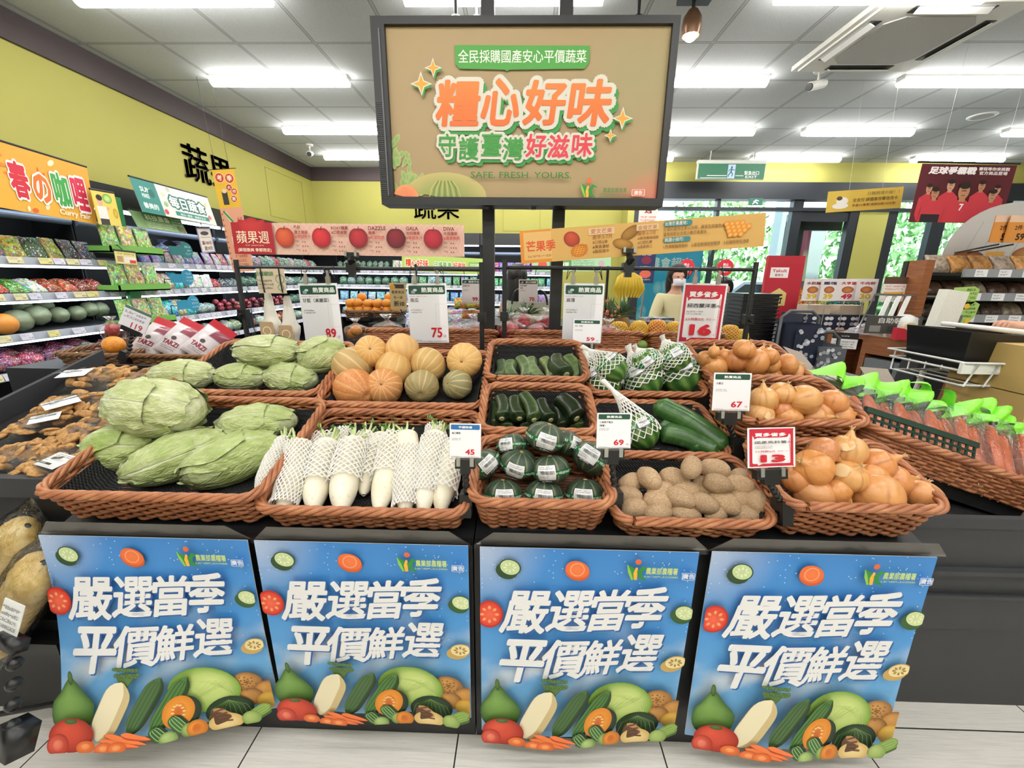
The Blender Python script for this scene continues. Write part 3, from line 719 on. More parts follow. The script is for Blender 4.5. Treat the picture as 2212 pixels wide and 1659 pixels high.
# ------------------------------------------------------------------ big sign above the stand
SY = 2.1
def big_sign():
 t = thing('advertising_sign', 'large landscape sign board with orange lettering in a black frame above the stand', 'sign', T(-.013, SY, 2.112))
 W, H = 1.335, .756; fw = .045
 b = MB().span((-W / 2, .012, -H / 2), (W / 2, .11, H / 2))
 for x0, x1, z0, z1 in ((-W / 2, W / 2, H / 2 - .03, H / 2), (-W / 2, W / 2, -H / 2, -H / 2 + .035), (-W / 2, -W / 2 + .06, -H / 2 + .035, H / 2 - .03), (W / 2 - .03, W / 2, -H / 2 + .035, H / 2 - .03)):
  b.span((x0, -.012, z0), (x1, .012, z1))
 b.build('frame', BLACK, t)
 b = MB()
 for k in range(48): b.span((-W / 2 + .004, -.0145, -.35 + k * .0085), (-W / 2 + .03, -.012, -.346 + k * .0085))
 b.build('side_grille', P('grille_black', '#2A2B2E', .4), t)
 b = MB().span((-W / 2 + .034, -.018, -.34), (-W / 2 + .04, -.012, .33)); b.build('bezel_line', P('bezel_grey', '#5A5C60', .3), t)
 for x in (-.17, .06): MB().lathe([(0, -.01), (.012, -.01), (.014, 0)], 12).build('foot', BLACKP, t, False, T(x, .03, -H / 2 - .002))
 x0, x1, z0, z1 = -W / 2 + .06, W / 2 - .03, -H / 2 + .035, H / 2 - .03
 w_, h_ = x1 - x0, z1 - z0
 a = Art(.0002); U = lambda u: x0 + u * w_; V = lambda v: z1 - v * h_
 def bgc(u, v):
  c = list(lin('#A89068')); g = lin('#8A986C'); p = lin('#B49C7E'); r_ = lin('#D87C68'); y = lin('#D9CE9A')
  k = max(0, 1 - math.hypot((u - .9) / .25, (v - .72) / .4)) * .35; c = [c[i] * (1 - k) + g[i] * k for i in range(3)]
  k = max(0, 1 - math.hypot((u - 1.02) / .2, (v + .02) / .22)) * 1.2; k = min(1, k); c = [c[i] * (1 - k) + r_[i] * k for i in range(3)]
  k = max(0, 1 - math.hypot((u - .4) / .6, (v - .55) / .6)) * .35; c = [c[i] * (1 - k) + p[i] * k for i in range(3)]
  return tuple(c) + (1,)
 a.sheet(x0, z0, x1, z1, 36, 24, bgc)
 q = random.Random(5)
 for k in range(60):
  u = q.uniform(.0, .11); v = q.uniform(.62, .97)
  if u < (v - .55) * .3: a.ell(U(u), V(v), q.uniform(.01, .02), q.uniform(.015, .04), '#7FA860', '#B3B878', q.uniform(-.6, .6), n=10)
 a.ell(U(.195), V(1.0), .2, .11, '#8A9A58', '#C2B272', shape=lambda x: 1 if math.sin(x) >= 0 else .02)
 for k in range(-5, 6): a.line([(U(.195 + .012 * k), V(.999)), (U(.195 + .010 * k), V(.94)), (U(.195 + .006 * k), V(.895))], .006, '#B8B66E' if k % 2 else '#74884A')
 a.ell(U(.045), V(1.0), .06, .055, '#E8825A', '#E89A6A', shape=lambda x: 1 if math.sin(x) >= 0 else .02)
 a.poly([(U(.245), V(.105)), (U(.72), V(.11)), (U(.72), V(.205)), (U(.705), V(.235)), (U(.438), V(.24)), (U(.43), V(.252)), (U(.422), V(.24)), (U(.26), V(.235)), (U(.246), V(.21))], '#4E9A44')
 a.text('全民採購國產安心平價蔬菜', U(.483), V(.203), .05, '#F0EFE2', .008, wd=.565)
 # headline with white outline and green drop shade
 GS, WH, LG = '#3B9448', '#D8D2C4', '#BCC69A'
 hd = (('糧', .165, .325, .30, .57), ('心', .33, .47, .29, .565), ('好', .485, .635, .30, .56), ('味', .645, .80, .295, .565))
 h2 = (('守', .175, .24, .61, .75), ('護', .25, .325, .63, .77), ('臺', .335, .41, .605, .745), ('灣', .415, .49, .63, .77), ('好', .50, .575, .61, .75), ('滋', .58, .66, .615, .755), ('味', .67, .745, .605, .745))
 for dx, dy, c, ob in ((.012, -.016, GS, .085), (0, 0, LG, .10), (0, 0, WH, .082)):
  for ch, u0, u1, v0, v1 in hd:
   a.text(ch, U((u0 + u1) / 2) + dx, V(v1) - .018 + dy, (v1 - v0) * h_ + .036, c, .03 + ob, .12, 'C', (u1 - u0) * w_ + .035)
  for ch, u0, u1, v0, v1 in h2:
   a.text(ch, U((u0 + u1) / 2) + dx * .8, V(v1) - .012 + dy * .8, (v1 - v0) * h_ + .024, c, .02 + ob * .9, .06, 'C', (u1 - u0) * w_ + .024)
 for ch, u0, u1, v0, v1 in hd: a.text(ch, U((u0 + u1) / 2), V(v1), (v1 - v0) * h_, '#E0813E', .03, .12, 'C', (u1 - u0) * w_, col2='#DC6A2E')
 for i, (ch, u0, u1, v0, v1) in enumerate(h2): a.text(ch, U((u0 + u1) / 2), V(v1), (v1 - v0) * h_, '#3E8F3E' if i < 4 else '#D8404A', .022, .06, 'C', (u1 - u0) * w_)
 for u, v, s_ in ((.167, .235, .03), (.122, .325, .038), (.85, .52, .036), (.81, .62, .022)):
  for dx, dy, c, k in ((.006, -.008, GS, 1.25), (0, 0, WH, 1.3), (0, 0, '#E8A23C', .95)):
   pts = []
   for i in range(8):
    r_ = s_ * k * (1 if i % 2 == 0 else .38); an = R(90 + 45 * i); pts.append((U(u) + dx + r_ * math.cos(an), V(v) + dy + r_ * math.sin(an)))
   a.poly(pts, c)
 a.text('SAFE. FRESH. YOURS.', U(.485), V(.88), .027, '#3A7A36', .006, wd=.47)
 agri_logo(a, U(.74), V(.945), .07)
 a.text('農業部農糧署', U(.795), V(.965), .02, '#4A7A40', .006, al='L', wd=.11); a.fake(U(.78), V(.995), U(.89), V(.97), '#6A8A5A', 2, 2)
 a.rrect(U(.903), V(.988), U(.952), V(.945), .006, '#F6E6DC'); a.rrect(U(.905), V(.986), U(.95), V(.947), .005, '#DE8470'); a.text('廣告', U(.9275), V(.98), .019, '#F8EEE6', .02)
 a.build('print', t, face_frame((0, .011, 0), (1, 0, 0)))
big_sign()
for px, lab in ((1055.5, 'square black post carrying the big sign, nearer the yellow wall'), (1206.5, 'square black post carrying the big sign, further from the yellow wall')):
 p = aty(px, 470, SY + .16)
 t = thing('sign_post', lab, 'post', T(p.x, SY + .16, 0))
 MB().span((-.031, -.02, .9), (.031, .03, CEIL)).build('square_tube', BLACK, t)
 b = MB()
 for z in (1.035, 1.05, 1.075): b.lathe([(0, 0), (.004, 0)], 8, c=(.01 * (z > 1.04), 0, z))
 MB().box((0, -.0, 2.13), (.1, .03, .12)).build('bracket', BLACKP, t)
# ------------------------------------------------------------------ wicker baskets
def wickermat(name, c0, c1, c2):
 m, t, N, L, B = newmat(name)
 o = N.new('ShaderNodeObjectInfo')
 f = noi(N, L, tc(N, L), 22, 4); g = noi(N, L, tc(N, L, (3, 3, 60)), 12, 3)
 c = ramp(N, L, f, [(.3, c0), (.52, c1), (.72, c2)])
 c = mix(N, L, mth(N, L, 'MULTIPLY', g, .35), c, '#6A3E26'); L.new(c, B.inputs['Base Color'])
 B.inputs['Roughness'].default_value = .42; bump(N, L, B, g, .15, .003); return m
WICK = wickermat('wicker_cane', '#93583A', '#B2714A', '#C88C62')
WICKB = wickermat('wicker_brown', '#64432A', '#7C5736', '#936D47')
def linermat():
 m, t, N, L, B = newmat('black_mesh_liner')
 v = tc(N, L); sx = N.new('ShaderNodeSeparateXYZ'); L.new(v, sx.inputs[0])
 def wv(s, k): return mth(N, L, 'SINE', mth(N, L, 'MULTIPLY', s, k))
 a = mth(N, L, 'MULTIPLY', wv(mth(N, L, 'ADD', sx.outputs[0], sx.outputs[2]), 640), wv(sx.outputs[1], 640))
 c = ramp(N, L, a, [(.0, '#0B0B0C'), (.5, '#1A1A1C'), (1., '#3A3A3D')]); L.new(c, B.inputs['Base Color'])
 B.inputs['Roughness'].default_value = .7; bump(N, L, B, a, .5, .004); return m
LINER = linermat()
def rr_path(wd, dp, r, n):
 """rounded rectangle centred at 0: n points and outward normals, evenly spaced"""
 hx, hy = wd / 2 - r, dp / 2 - r
 segs = [('l', (-hx, -dp / 2), (hx, -dp / 2), (0, -1)), ('a', (hx, -hy), -90), ('l', (wd / 2, -hy), (wd / 2, hy), (1, 0)), ('a', (hx, hy), 0), ('l', (hx, dp / 2), (-hx, dp / 2), (0, 1)), ('a', (-hx, hy), 90), ('l', (-wd / 2, hy), (-wd / 2, -hy), (-1, 0)), ('a', (-hx, -hy), 180)]
 ln = [math.dist(s[1], s[2]) if s[0] == 'l' else r * math.pi / 2 for s in segs]; tot = sum(ln); out = []
 for i in range(n):
  d = tot * i / n; k = 0
  while d > ln[k] and k < 7: d -= ln[k]; k += 1
  s = segs[k]; f = d / ln[k]
  if s[0] == 'l': out.append((s[1][0] + (s[2][0] - s[1][0]) * f, s[1][1] + (s[2][1] - s[1][1]) * f, s[3][0], s[3][1]))
  else:
   a = R(s[2] + 90 * f); out.append((s[1][0] + r * math.cos(a), s[1][1] + r * math.sin(a), math.cos(a), math.sin(a)))
 return np.array(out), tot
def basket(wd, dp, h, lab, M, mat=None, liner=True, lf=.75, strand=.0055, pitch=.0098, rimr=.0085, slope=.024, name='wicker_basket'):
 """origin: middle of the base; rim at z = h; walls lean out by slope"""
 mat = mat or WICK
 t = thing(name, lab, 'basket', M)
 ns = max(20, int(round(2 * (wd + dp) / .034)) // 2 * 2)     # stakes
 n = ns * 4
 base, tot = rr_path(wd - 2 * slope, dp - 2 * slope, .035, n)
 b = MB(); rows = max(3, int((h - .014) / pitch)); ph = np.arange(n) / 4 * math.pi
 for k in range(rows):
  z = .006 + (h - .016) * k / (rows - 1); f = slope * z / h
  amp = .0048 * np.cos(ph + (k % 2) * math.pi)
  off = f + amp
  pts = np.column_stack([base[:, 0] + base[:, 2] * off, base[:, 1] + base[:, 3] * off, np.full(n, z) + .0012 * np.sin(ph * .31 + k)])
  b.tube(pts, strand, 6, True, up=(0, 0, 1))
 for i in range(0, n, 4):                                       # upright stakes
  x, y, nx, ny = base[i + 2 if i + 2 < n else 0]
  b.tube([(x, y, .0), (x + nx * slope, y + ny * slope, h - .004)], .0042, 5)
 b.build('wicker_wall', mat, t, True)
 b = MB(); nr = int(tot / .006); rp, _ = rr_path(wd, dp, .048, nr); turns = max(6, int(tot / .062))
 for s_ in range(4):
  a = np.arange(nr) / nr * turns * 2 * math.pi / 2 + s_ * math.pi / 2
  ro = rimr * .95
  pts = np.column_stack([rp[:, 0] + rp[:, 2] * ro * np.cos(a), rp[:, 1] + rp[:, 3] * ro * np.cos(a), h + ro * np.sin(a) * .9])
  b.tube(pts, rimr * .78, 6, turns % 2 == 0, up=(0, 0, 1))
 b.build('wicker_rim', mat, t, True)
 b = MB(); k = int((dp - .06) / .012)
 b.span((-wd / 2 + slope + .012, -dp / 2 + slope + .012, .0), (wd / 2 - slope - .012, dp / 2 - slope - .012, .005))
 for i in range(k):
  y = -dp / 2 + slope + .02 + i * .012
  if y < dp / 2 - slope - .02: b.rod((-wd / 2 + slope + .012, y, .006), (wd / 2 - slope - .012, y, .006), .005, 5)
 b.build('wicker_base', mat, t)
 if liner:
  def fl(u, v):
   x = (u - .5) * (wd - .03); y = (v - .5) * (dp - .03)
   ex = max(0, abs(u - .5) - .40) / .10; ey = max(0, abs(v - .5) - .38) / .12
   e = max(ex, ey); z = .014 + (h * lf - .014) * min(1, e) ** 1.6 + .004 * math.sin(u * 17 + v * 9) * (1 - e)
   lim = slope * (1 - z / h) + .006
   x = max(-wd / 2 + lim + .012, min(wd / 2 - lim - .012, x)); y = max(-dp / 2 + lim + .012, min(dp / 2 - lim - .012, y))
   return (x, y, z)
  MB().grid(fl, 30, 24).build('mesh_liner', LINER, t, True)
 return t
class Bk: pass
def place_basket(x0, x1, Y1, zr, dp, lab, h=None, **kw):
 """front rim from x0 to x1 at depth Y1 and height zr, leaning back with the deck"""
 fr = Vector(((x0 + x1) / 2, Y1, zr)); up = DN; yv = Vector((0, math.cos(TAU), math.sin(TAU)))
 base_h = (fr - Vector((0, Y1, deckz(Y1)))).dot(up) - .004
 hh = h or base_h
 o = fr - up * hh + yv * (dp / 2)
 m = Matrix.Translation(o) @ Matrix.Rotation(TAU, 4, 'X')
 b = Bk(); b.M = m; b.o = o; b.up = up; b.h = hh; b.wd = x1 - x0; b.dp = dp; b.y = yv
 b.t = basket(x1 - x0, dp, hh, lab, m, **kw)
 if base_h - hh > .02:      # riser under a basket that sits above the deck
  g = thing('riser_block', 'black riser block under the ' + lab.split(',')[0], 'riser', Matrix.Translation(o - up * (base_h - hh)) @ Matrix.Rotation(TAU, 4, 'X'))
  MB().span((-b.wd / 2 + .06, -dp / 2 + .06, .001), (b.wd / 2 - .06, dp / 2 - .05, base_h - hh - .001)).build('block', BLACK, g)
 return b
def on(b, px, py, hgt):
 """point above basket b's base by hgt, seen at the pixel"""
 return atpl(px, py, b.o + b.up * (hgt + .008), b.up)
BK = {}
for k, x0, x1, Y1, zr, dp, lab, kw in (
 ('A', -1.307, -.70, .95, .825, .46, 'large wicker basket of cabbages at the front, lined with black mesh', dict(lf=.82)),
 ('D', -.71, -.141, .95, .795, .45, 'shallow wicker basket of white radishes in foam nets', dict(lf=.6)),
 ('E', -.128, .25, .95, .832, .262, 'wicker basket of small dark green pumpkins with green tapes', dict(liner=False)),
 ('J', .256, .676, .95, .786, .262, 'shallow wicker basket filled with potatoes', dict(lf=.95)),
 ('K', .690, 1.104, .95, .841, .262, 'tall wicker basket of onions at the front corner', dict(lf=.6)),
 ('C', -.752, -.141, 1.40, .948, .42, 'wide wicker basket of orange pumpkins', dict(lf=.85)),
 ('B', -1.36, -.765, 1.44, .972, .42, 'wicker basket of cabbages on the upper step', dict(lf=1.0)),
 ('F', -.130, .248, 1.225, .926, .275, 'wicker basket of dark zucchini on the middle step', dict(lf=.9, h=.115)),
 ('H', .266, .683, 1.225, .852, .30, 'shallow wicker basket of large cucumbers on the middle step', dict(lf=1.1)),
 ('L', .692, 1.096, 1.225, .972, .27, 'wicker basket of onions on the middle step', dict(lf=.8, h=.125)),
 ('G', -.140, .262, 1.545, 1.02, .33, 'wicker basket of pale green zucchini on the top step', dict(lf=.9, h=.11)),
 ('I', .276, .732, 1.545, .966, .36, 'wicker basket of netted melons on the top step', dict(lf=1.0)),
 ('M', .742, 1.135, 1.545, 1.024, .34, 'wicker basket of onions on the top step', dict(lf=.8, h=.115))):
 BK[k] = place_basket(x0, x1, Y1, zr, dp, lab, **kw)
# ------------------------------------------------------------------ vegetables
def vegmat(name, fn, rough=.45, bm=.2, bd=.004, spec=.4):
 """fn(N, L, vec, rand) -> colour socket and bump height; vec shifts per object"""
 m, t, N, L, B = newmat(name)
 o = N.new('ShaderNodeObjectInfo'); v = tc(N, L)
 ad = N.new('ShaderNodeVectorMath'); ad.operation = 'ADD'; cb = N.new('ShaderNodeCombineXYZ')
 for k in range(3): L.new(mth(N, L, 'MULTIPLY', o.outputs['Random'], 5. + 3 * k), cb.inputs[k])
 L.new(v, ad.inputs[0]); L.new(cb.outputs[0], ad.inputs[1])
 c, h = fn(N, L, ad.outputs[0], o.outputs['Random']); L.new(c, B.inputs['Base Color'])
 B.inputs['Roughness'].default_value = rough; B.inputs['Specular IOR Level'].default_value = spec
 if h is not None: bump(N, L, B, h, bm, bd)
 return m
def attr(N, name='Col'):
 a = N.new('ShaderNodeAttribute'); a.attribute_name = name; return a.outputs['Color']
def along(b, d, up=None):
 """rotation matrix with local x along d (basket b's up as local z)"""
 return frame((0, 0, 0), d, up or b.up)
def pxw(n, p): return n * depth(p) / CF       # size in metres of n photo pixels at p
# --- cabbages: the vertex colour's red channel is vein/paleness, green the leaf's greenness
def f_cab(N, L, v, r):
 a = attr(N); s = N.new('ShaderNodeSeparateColor'); L.new(a, s.inputs[0])
 n1 = noi(N, L, v, 16, 4); n2 = noi(N, L, v, 90, 3)
 g = ramp(N, L, n1, [(.3, '#B0BC76'), (.52, '#CACF9C'), (.75, '#DCDFBC')])
 g2 = ramp(N, L, n1, [(.3, '#86A044'), (.58, '#A4B866'), (.8, '#BCC886')])
 c = mix(N, L, s.outputs[1], g, g2)
 c = mix(N, L, mth(N, L, 'MULTIPLY', s.outputs[0], .8), c, '#ECEDD6')
 c = mix(N, L, mth(N, L, 'MULTIPLY', ramp(N, L, n2, [(.68, (0, 0, 0, 1)), (.74, (1, 1, 1, 1))]), .25), c, '#7A7A44')
 n3 = noi(N, L, tc(N, L, (14, 46, 46)), 1., 4, .65)
 c = mix(N, L, 1., c, ramp(N, L, n3, [(.3, '#D6D9C2'), (.6, '#FFFFFF')]), 'MULTIPLY')
 return c, mth(N, L, 'ADD', mth(N, L, 'MULTIPLY', n1, .5), mth(N, L, 'ADD', mth(N, L, 'MULTIPLY', n3, 1.3), mth(N, L, 'MULTIPLY', s.outputs[0], .5)))
CAB = vegmat('cabbage_leaf', f_cab, .36, .8, .012)
def cab_leaf(rad, ax, spread, length, seed, green, lift, axis_tilt=0.):
 """a leaf wrapped on the head: ax = angle of its midrib around the long axis; runs from the stalk end (-x)"""
 q = random.Random(seed); b = MB(); nu, nv = 40, 34
 o = q.uniform(0, 50)
 def dirn(u, v):
  th = (.04 + length * v) * math.pi; w_ = (u - .5) * 2; wid = spread * (math.sin(min(1., v * 1.15) * math.pi * .5) ** .6) * (1 - .25 * v ** 6)
  ph = ax + w_ * wid + axis_tilt * v + .12 * math.sin(v * 7 + o) * abs(w_)
  return Vector((-math.cos(th), math.sin(th) * math.sin(ph), math.sin(th) * math.cos(ph)))
 def vein(u, v):
  w_ = (u - .5) * 2; k = math.exp(-(w_ / (.10 * (1.15 - v))) ** 2)
  s_ = (abs(w_) * .9 + (1 - v) * 2.3 + .06 * math.sin(w_ * 6 + o)) * 3.1
  f = abs(s_ - round(s_)); k2 = math.exp(-(f / .075) ** 2) * (.35 + .5 * abs(w_)) * (1 - .3 * abs(w_))
  s3 = (abs(w_) * 3.1 - v * 5 + o) * 1.9; k3 = math.exp(-((s3 - round(s3)) / .08) ** 2) * .22
  return min(1, max(k, k2, k3))
 def fn(u, v):
  d = dirn(u, v); w_ = abs(u - .5) * 2
  edge = max(0, w_ - .86) / .14; tip = max(0, v - .9) / .1
  k = 1 + lift + .013 * vein(u, v) + .022 * nz(d, 4.0, o) + .016 * nz(d, 9, o + 9) + .008 * nz(d, 22, o + 3)
  k += .034 * max(edge, tip) * (math.sin(v * 26 + u * 17 + o) + .75)
  return Vector((d.x * rad[0], d.y * rad[1], d.z * rad[2])) * k
 def cf(u, v):
  d = dirn(u, v); w_ = abs(u - .5) * 2
  return (min(1, .95 * vein(u, v) + .35 * (1 - v) ** 3), max(0, min(1, green + .25 * nz(d, 2.5, o) + .15 * max(0, w_ - .7))), 0, 1)
 b.grid(fn, nu, nv, False, 0, cf)
 return b.mesh('outer_leaf', CAB, True)
def cab_core(rad, seed, green):
 def disp(d): return 1 + .03 * nz(d, 2.2, seed) + .012 * nz(d, 8, seed) + .006 * math.sin(d.x * 30 + 9 * nz(d, 3, seed))
 return MB().ball((0, 0, 0), rad, 36, 24, 0, disp, None, lambda u, v: (.35 + .3 * math.sin(u * 60) ** 8, green, 0, 1)).mesh('head', CAB, True)
def cabbage(b, px, py, wpx, hpx, hg, ang, green, lab, seed, grp=None, roll=0., yawd=0.):
 """wpx: long axis and hpx: thickness in pixels; ang: long axis in the picture plane direction (deg, x right, up the slope)"""
 p = on(b, px, py, hg); L_ = pxw(wpx, p) / 2; H_ = pxw(hpx, p) / 2; rad = (L_, H_ * 1.05, H_ * .98)
 d = Vector((math.cos(R(ang)), 0, 0)) + b.y * math.sin(R(ang)) + b.up * yawd
 M = Matrix.Translation(p) @ along(b, d) @ Matrix.Rotation(roll, 4, 'X')
 t = thing('cabbage', lab, 'cabbage', M, grp)
 put('head', cab_core(tuple(r_ * .97 for r_ in rad), seed, green), t)
 q = random.Random(seed * 13 + 5)
 for k, (ax, sp, ln) in enumerate(((q.uniform(-.4, .2), 1.35, .80), (2.2 + q.uniform(-.3, .3), 1.3, .72), (-2.1 + q.uniform(-.3, .3), 1.25, .68), (q.uniform(-.9, .9), .95, .56))):
  put('outer_leaf', cab_leaf(rad, ax, sp, ln, seed * 7 + k, green + q.uniform(-.2, .2), .004 + .019 * k, q.uniform(-.3, .3)), t)
 return t
A, B_ = BK['A'], BK['B']
cabbage(A, 268, 968, 150, 100, .062, 8, .85, 'bright green cabbage lowest on the outer side of the front basket', 2, roll=.2)
cabbage(A, 560, 915, 160, 84, .075, 12, .45, 'pale cabbage tucked behind the others at the radish side of the front basket', 5, roll=-.3)
cabbage(A, 388, 984, 195, 96, .07, 42, .55, 'cabbage in the middle of the front basket with a green top and pale tip', 3, roll=.5)
cabbage(A, 506, 990, 190, 104, .065, 40, .6, 'green cabbage nearest the radishes at the front rim of the front basket', 4, roll=-.2)
cabbage(A, 340, 880, 214, 124, .175, -6, .12, 'largest pale cabbage lying on top of the front cabbage pile', 1, roll=.1)
cabbage(B_, 398, 812, 136, 68, .085, 4, .3, 'pale cabbage at the outer end of the upper cabbage basket', 6, roll=.4)
cabbage(B_, 523, 815, 112, 62, .07, 3, .45, 'speckled cabbage in the middle of the upper basket, front row', 7, roll=-.5)
cabbage(B_, 631, 817, 118, 68, .07, -4, .45, 'front row cabbage next to the orange pumpkins in the upper basket', 8, roll=.1)
cabbage(B_, 578, 758, 142, 64, .16, 3, .25, 'long pale cabbage on top at the back of the upper basket', 9, roll=.7)
cabbage(B_, 697, 766, 104, 78, .135, 25, .5, 'yellow-green cabbage at the back beside the pumpkin pile', 10, roll=-.1)
# --- orange pumpkins
def f_pum(N, L, v, r):
 a = attr(N); n1 = noi(N, L, v, 9, 4, .7); n2 = noi(N, L, v, 60, 3)
 o = N.new('ShaderNodeObjectInfo')
 base = mix(N, L, ramp(N, L, n1, [(.35, (0, 0, 0, 1)), (.75, (.6, .6, .6, 1))]), o.outputs['Color'], '#DDB06E')
 s = N.new('ShaderNodeSeparateColor'); L.new(a, s.inputs[0])
 gm = mth(N, L, 'MULTIPLY', ramp(N, L, mth(N, L, 'ADD', n1, mth(N, L, 'MULTIPLY', s.outputs[1], .5)), [(.5, (0, 0, 0, 1)), (.62, (1, 1, 1, 1))]), o.outputs['Alpha'])
 c = mix(N, L, mth(N, L, 'MULTIPLY', gm, .85), base, '#7C8262')
 c = mix(N, L, mth(N, L, 'MULTIPLY', s.outputs[0], .7), c, '#EAC892')
 c = mix(N, L, mth(N, L, 'MULTIPLY', ramp(N, L, n2, [(.6, (0, 0, 0, 1)), (.75, (1, 1, 1, 1))]), .3), c, '#F0D6A8')
 return c, mth(N, L, 'ADD', n1, mth(N, L, 'MULTIPLY', n2, .4))
PUM = vegmat('orange_pumpkin_skin', f_pum, .5, .2, .004)
STEM = P('dry_stem', '#A88A58', .8, var=.2, ns=80, bmp=.3)
def pumpkin_mesh(seed, ribs=14, depth_=.035, flat=.86, pear=0.):
 def disp(d):
  a = math.atan2(d.y, d.x); s_ = math.hypot(d.x, d.y)
  return 1 - depth_ * s_ * (1 - abs(math.sin(a * ribs / 2))) ** 2 * .7 + .035 * nz(d, 1.7, seed) - .12 * math.exp(-(s_ / .16) ** 2)
 def cf(u, v):
  k = abs(math.sin(u * 2 * math.pi * ribs / 2)); return ((1 - k) ** 5, .5 + .5 * nz((math.cos(u * 6.28) * 2, math.sin(u * 6.28) * 2, v * 3), 1., seed), 0, 1)
 b = MB().ball((0, 0, 0), (1, 1, flat), 84, 28, 0, disp, None, cf)
 if pear: b.v = [(x * (1 - pear * max(0, -z)), y * (1 - pear * max(0, -z)), z) for x, y, z in b.v]
 return b.mesh('pumpkin_body', PUM, True)
_pm = [pumpkin_mesh(3), pumpkin_mesh(8, 12, .025, .95), pumpkin_mesh(12, 16, .03, 1.0, .18), pumpkin_mesh(17, 13, .03, 1.12, .1)]
_ps = MB().lathe([(0, -.06), (.06, -.05), (.085, 0), (.06, .05), (.045, .09), (.02, .12), (0, .12)], 10, wob=lambda a, z: 1 + .15 * math.sin(5 * a)).mesh('stem', STEM, True)
_pb = MB().lathe([(0, -.02), (.05, -.015), (.06, .0), (.03, .015), (0, .015)], 10).mesh('blossom_scar', P('scar', '#9A7448', .8), True)
def pumpkin(b, px, py, r, hg, colr, green, lab, v, face, sq=1.0, grp=None):
 """face: direction of the stem end"""
 p = on(b, px, py, hg); rr = pxw(r, p)
 M = Matrix.Translation(p) @ frame((0, 0, 0), Vector(face).cross(Vector((.3, .2, 1))), face) @ Matrix.Diagonal((rr, rr, rr * sq, 1))
 t = thing('orange_pumpkin', lab, 'pumpkin', M, grp)
 o = put('pumpkin_body', _pm[v % 4], t); o.color = (*lin(colr)[:3], green)
 zt = [.84, .9, .93, 1.05][v % 4] - .07
 put('stem', _ps, t, T(0, 0, zt)); put('blossom_scar', _pb, t, T(0, 0, -zt - .02, rx=math.pi))
 return t
C_ = BK['C']; CM = (.15, -.9, .45)
for px, py, r, hg, colr, g, lab, v, face, sq in (
 (767, 840, 44, .072, '#C4703A', .05, 'reddish orange pumpkin at the cabbage end of the front row', 3, (-.75, .6, .1), 1.0),
 (829, 836, 41, .07, '#C87E48', .05, 'dusty orange pumpkin second in the front row, blossom end facing out', 0, CM, 1.),
 (912, 833, 37, .066, '#D09A50', .85, 'orange pumpkin with grey green sides in the front row', 2, (.1, -.8, -.25), 1.),
 (988, 831, 33, .06, '#C9A04C', 1.0, 'smallest green and orange pumpkin at the zucchini end of the front row', 1, (-.6, -.7, .3), 1.),
 (762, 792, 44, .10, '#CFA05C', .5, 'speckled orange pumpkin behind the reddish one, middle row', 1, (-.8, .2, .5), 1.02),
 (850, 799, 38, .095, '#D6A763', .15, 'plain yellow orange pumpkin in the centre of the pile', 3, (.3, .3, .9), 1.),
 (925, 788, 39, .10, '#D4A762', .3, 'pale yellow pumpkin with faint ribs, middle row next to the big ribbed one', 0, (.4, .8, .5), 1.05),
 (1003, 779, 39, .12, '#DDAE68', .05, 'large pale ribbed pumpkin in the top corner by the sign post', 0, (-.05, -.95, .15), 1.),
 (801, 759, 35, .155, '#D8A45C', .1, 'ribbed orange pumpkin with a dry stem on the top row above the speckled one', 0, (.25, -.8, .35), 1.),
 (868, 755, 37, .15, '#D9AA6C', .05, 'smooth tan pumpkin topmost of the pile under the second price card', 2, (.35, -.5, -.7), 1.)):
 pumpkin(C_, px, py, r, hg, colr, g, lab, v, face, sq, 'orange pumpkins in the wide basket')
# --- white radishes in foam nets
def f_rad(N, L, v, r):
 n1 = noi(N, L, v, 7, 4); n2 = noi(N, L, v, 70, 3)
 c = ramp(N, L, n1, [(.3, '#DCD2B6'), (.5, '#EAE3CE'), (.75, '#F1ECDD')])
 c = mix(N, L, mth(N, L, 'MULTIPLY', ramp(N, L, n2, [(.62, (0, 0, 0, 1)), (.72, (1, 1, 1, 1))]), .35), c, '#B89A6A')
 return c, n1
RAD = vegmat('radish_skin', f_rad, .4, .12)
FOAM = P('foam_net_white', '#EFEDE8', .7, var=.03); STALK = P('radish_stalk', '#C2CF94', .5, var=.15, ns=60); LEAFY = P('radish_leaf', '#5F8A3A', .6, var=.25, ns=60)
def rad_prof(t, tail):        # radius along the length, 0 crown .. 1 tip
 k = min(1, (t / .06) ** .5) * (1 - .12 * (1 - t)) if t < .5 else .94
 e = max(0, (t - .62) / .38); k *= (1 - e ** (2.2 if tail < 1 else 1.6) * (.80 if tail < 1 else .68))
 return max(.04, k * (1 if t < .985 else .5))
def net_tubes(b, rf, x0, x1, n, turns, r, seg=40, wob=0.):
 """foam lattice: n helices each way around local x, rf(x) the radius"""
 for s_ in (-1, 1):
  for k in range(n):
   pts = []
   for i in range(seg + 1):
    f = i / seg; x = x0 + (x1 - x0) * f; a = 2 * math.pi * (k / n + s_ * turns * f); q = rf(f) * (1 + (.012 if s_ > 0 else 0))
    pts.append((x, q * math.cos(a), q * math.sin(a)))
   b.tube(pts, r, 4, cap=False)
 return b
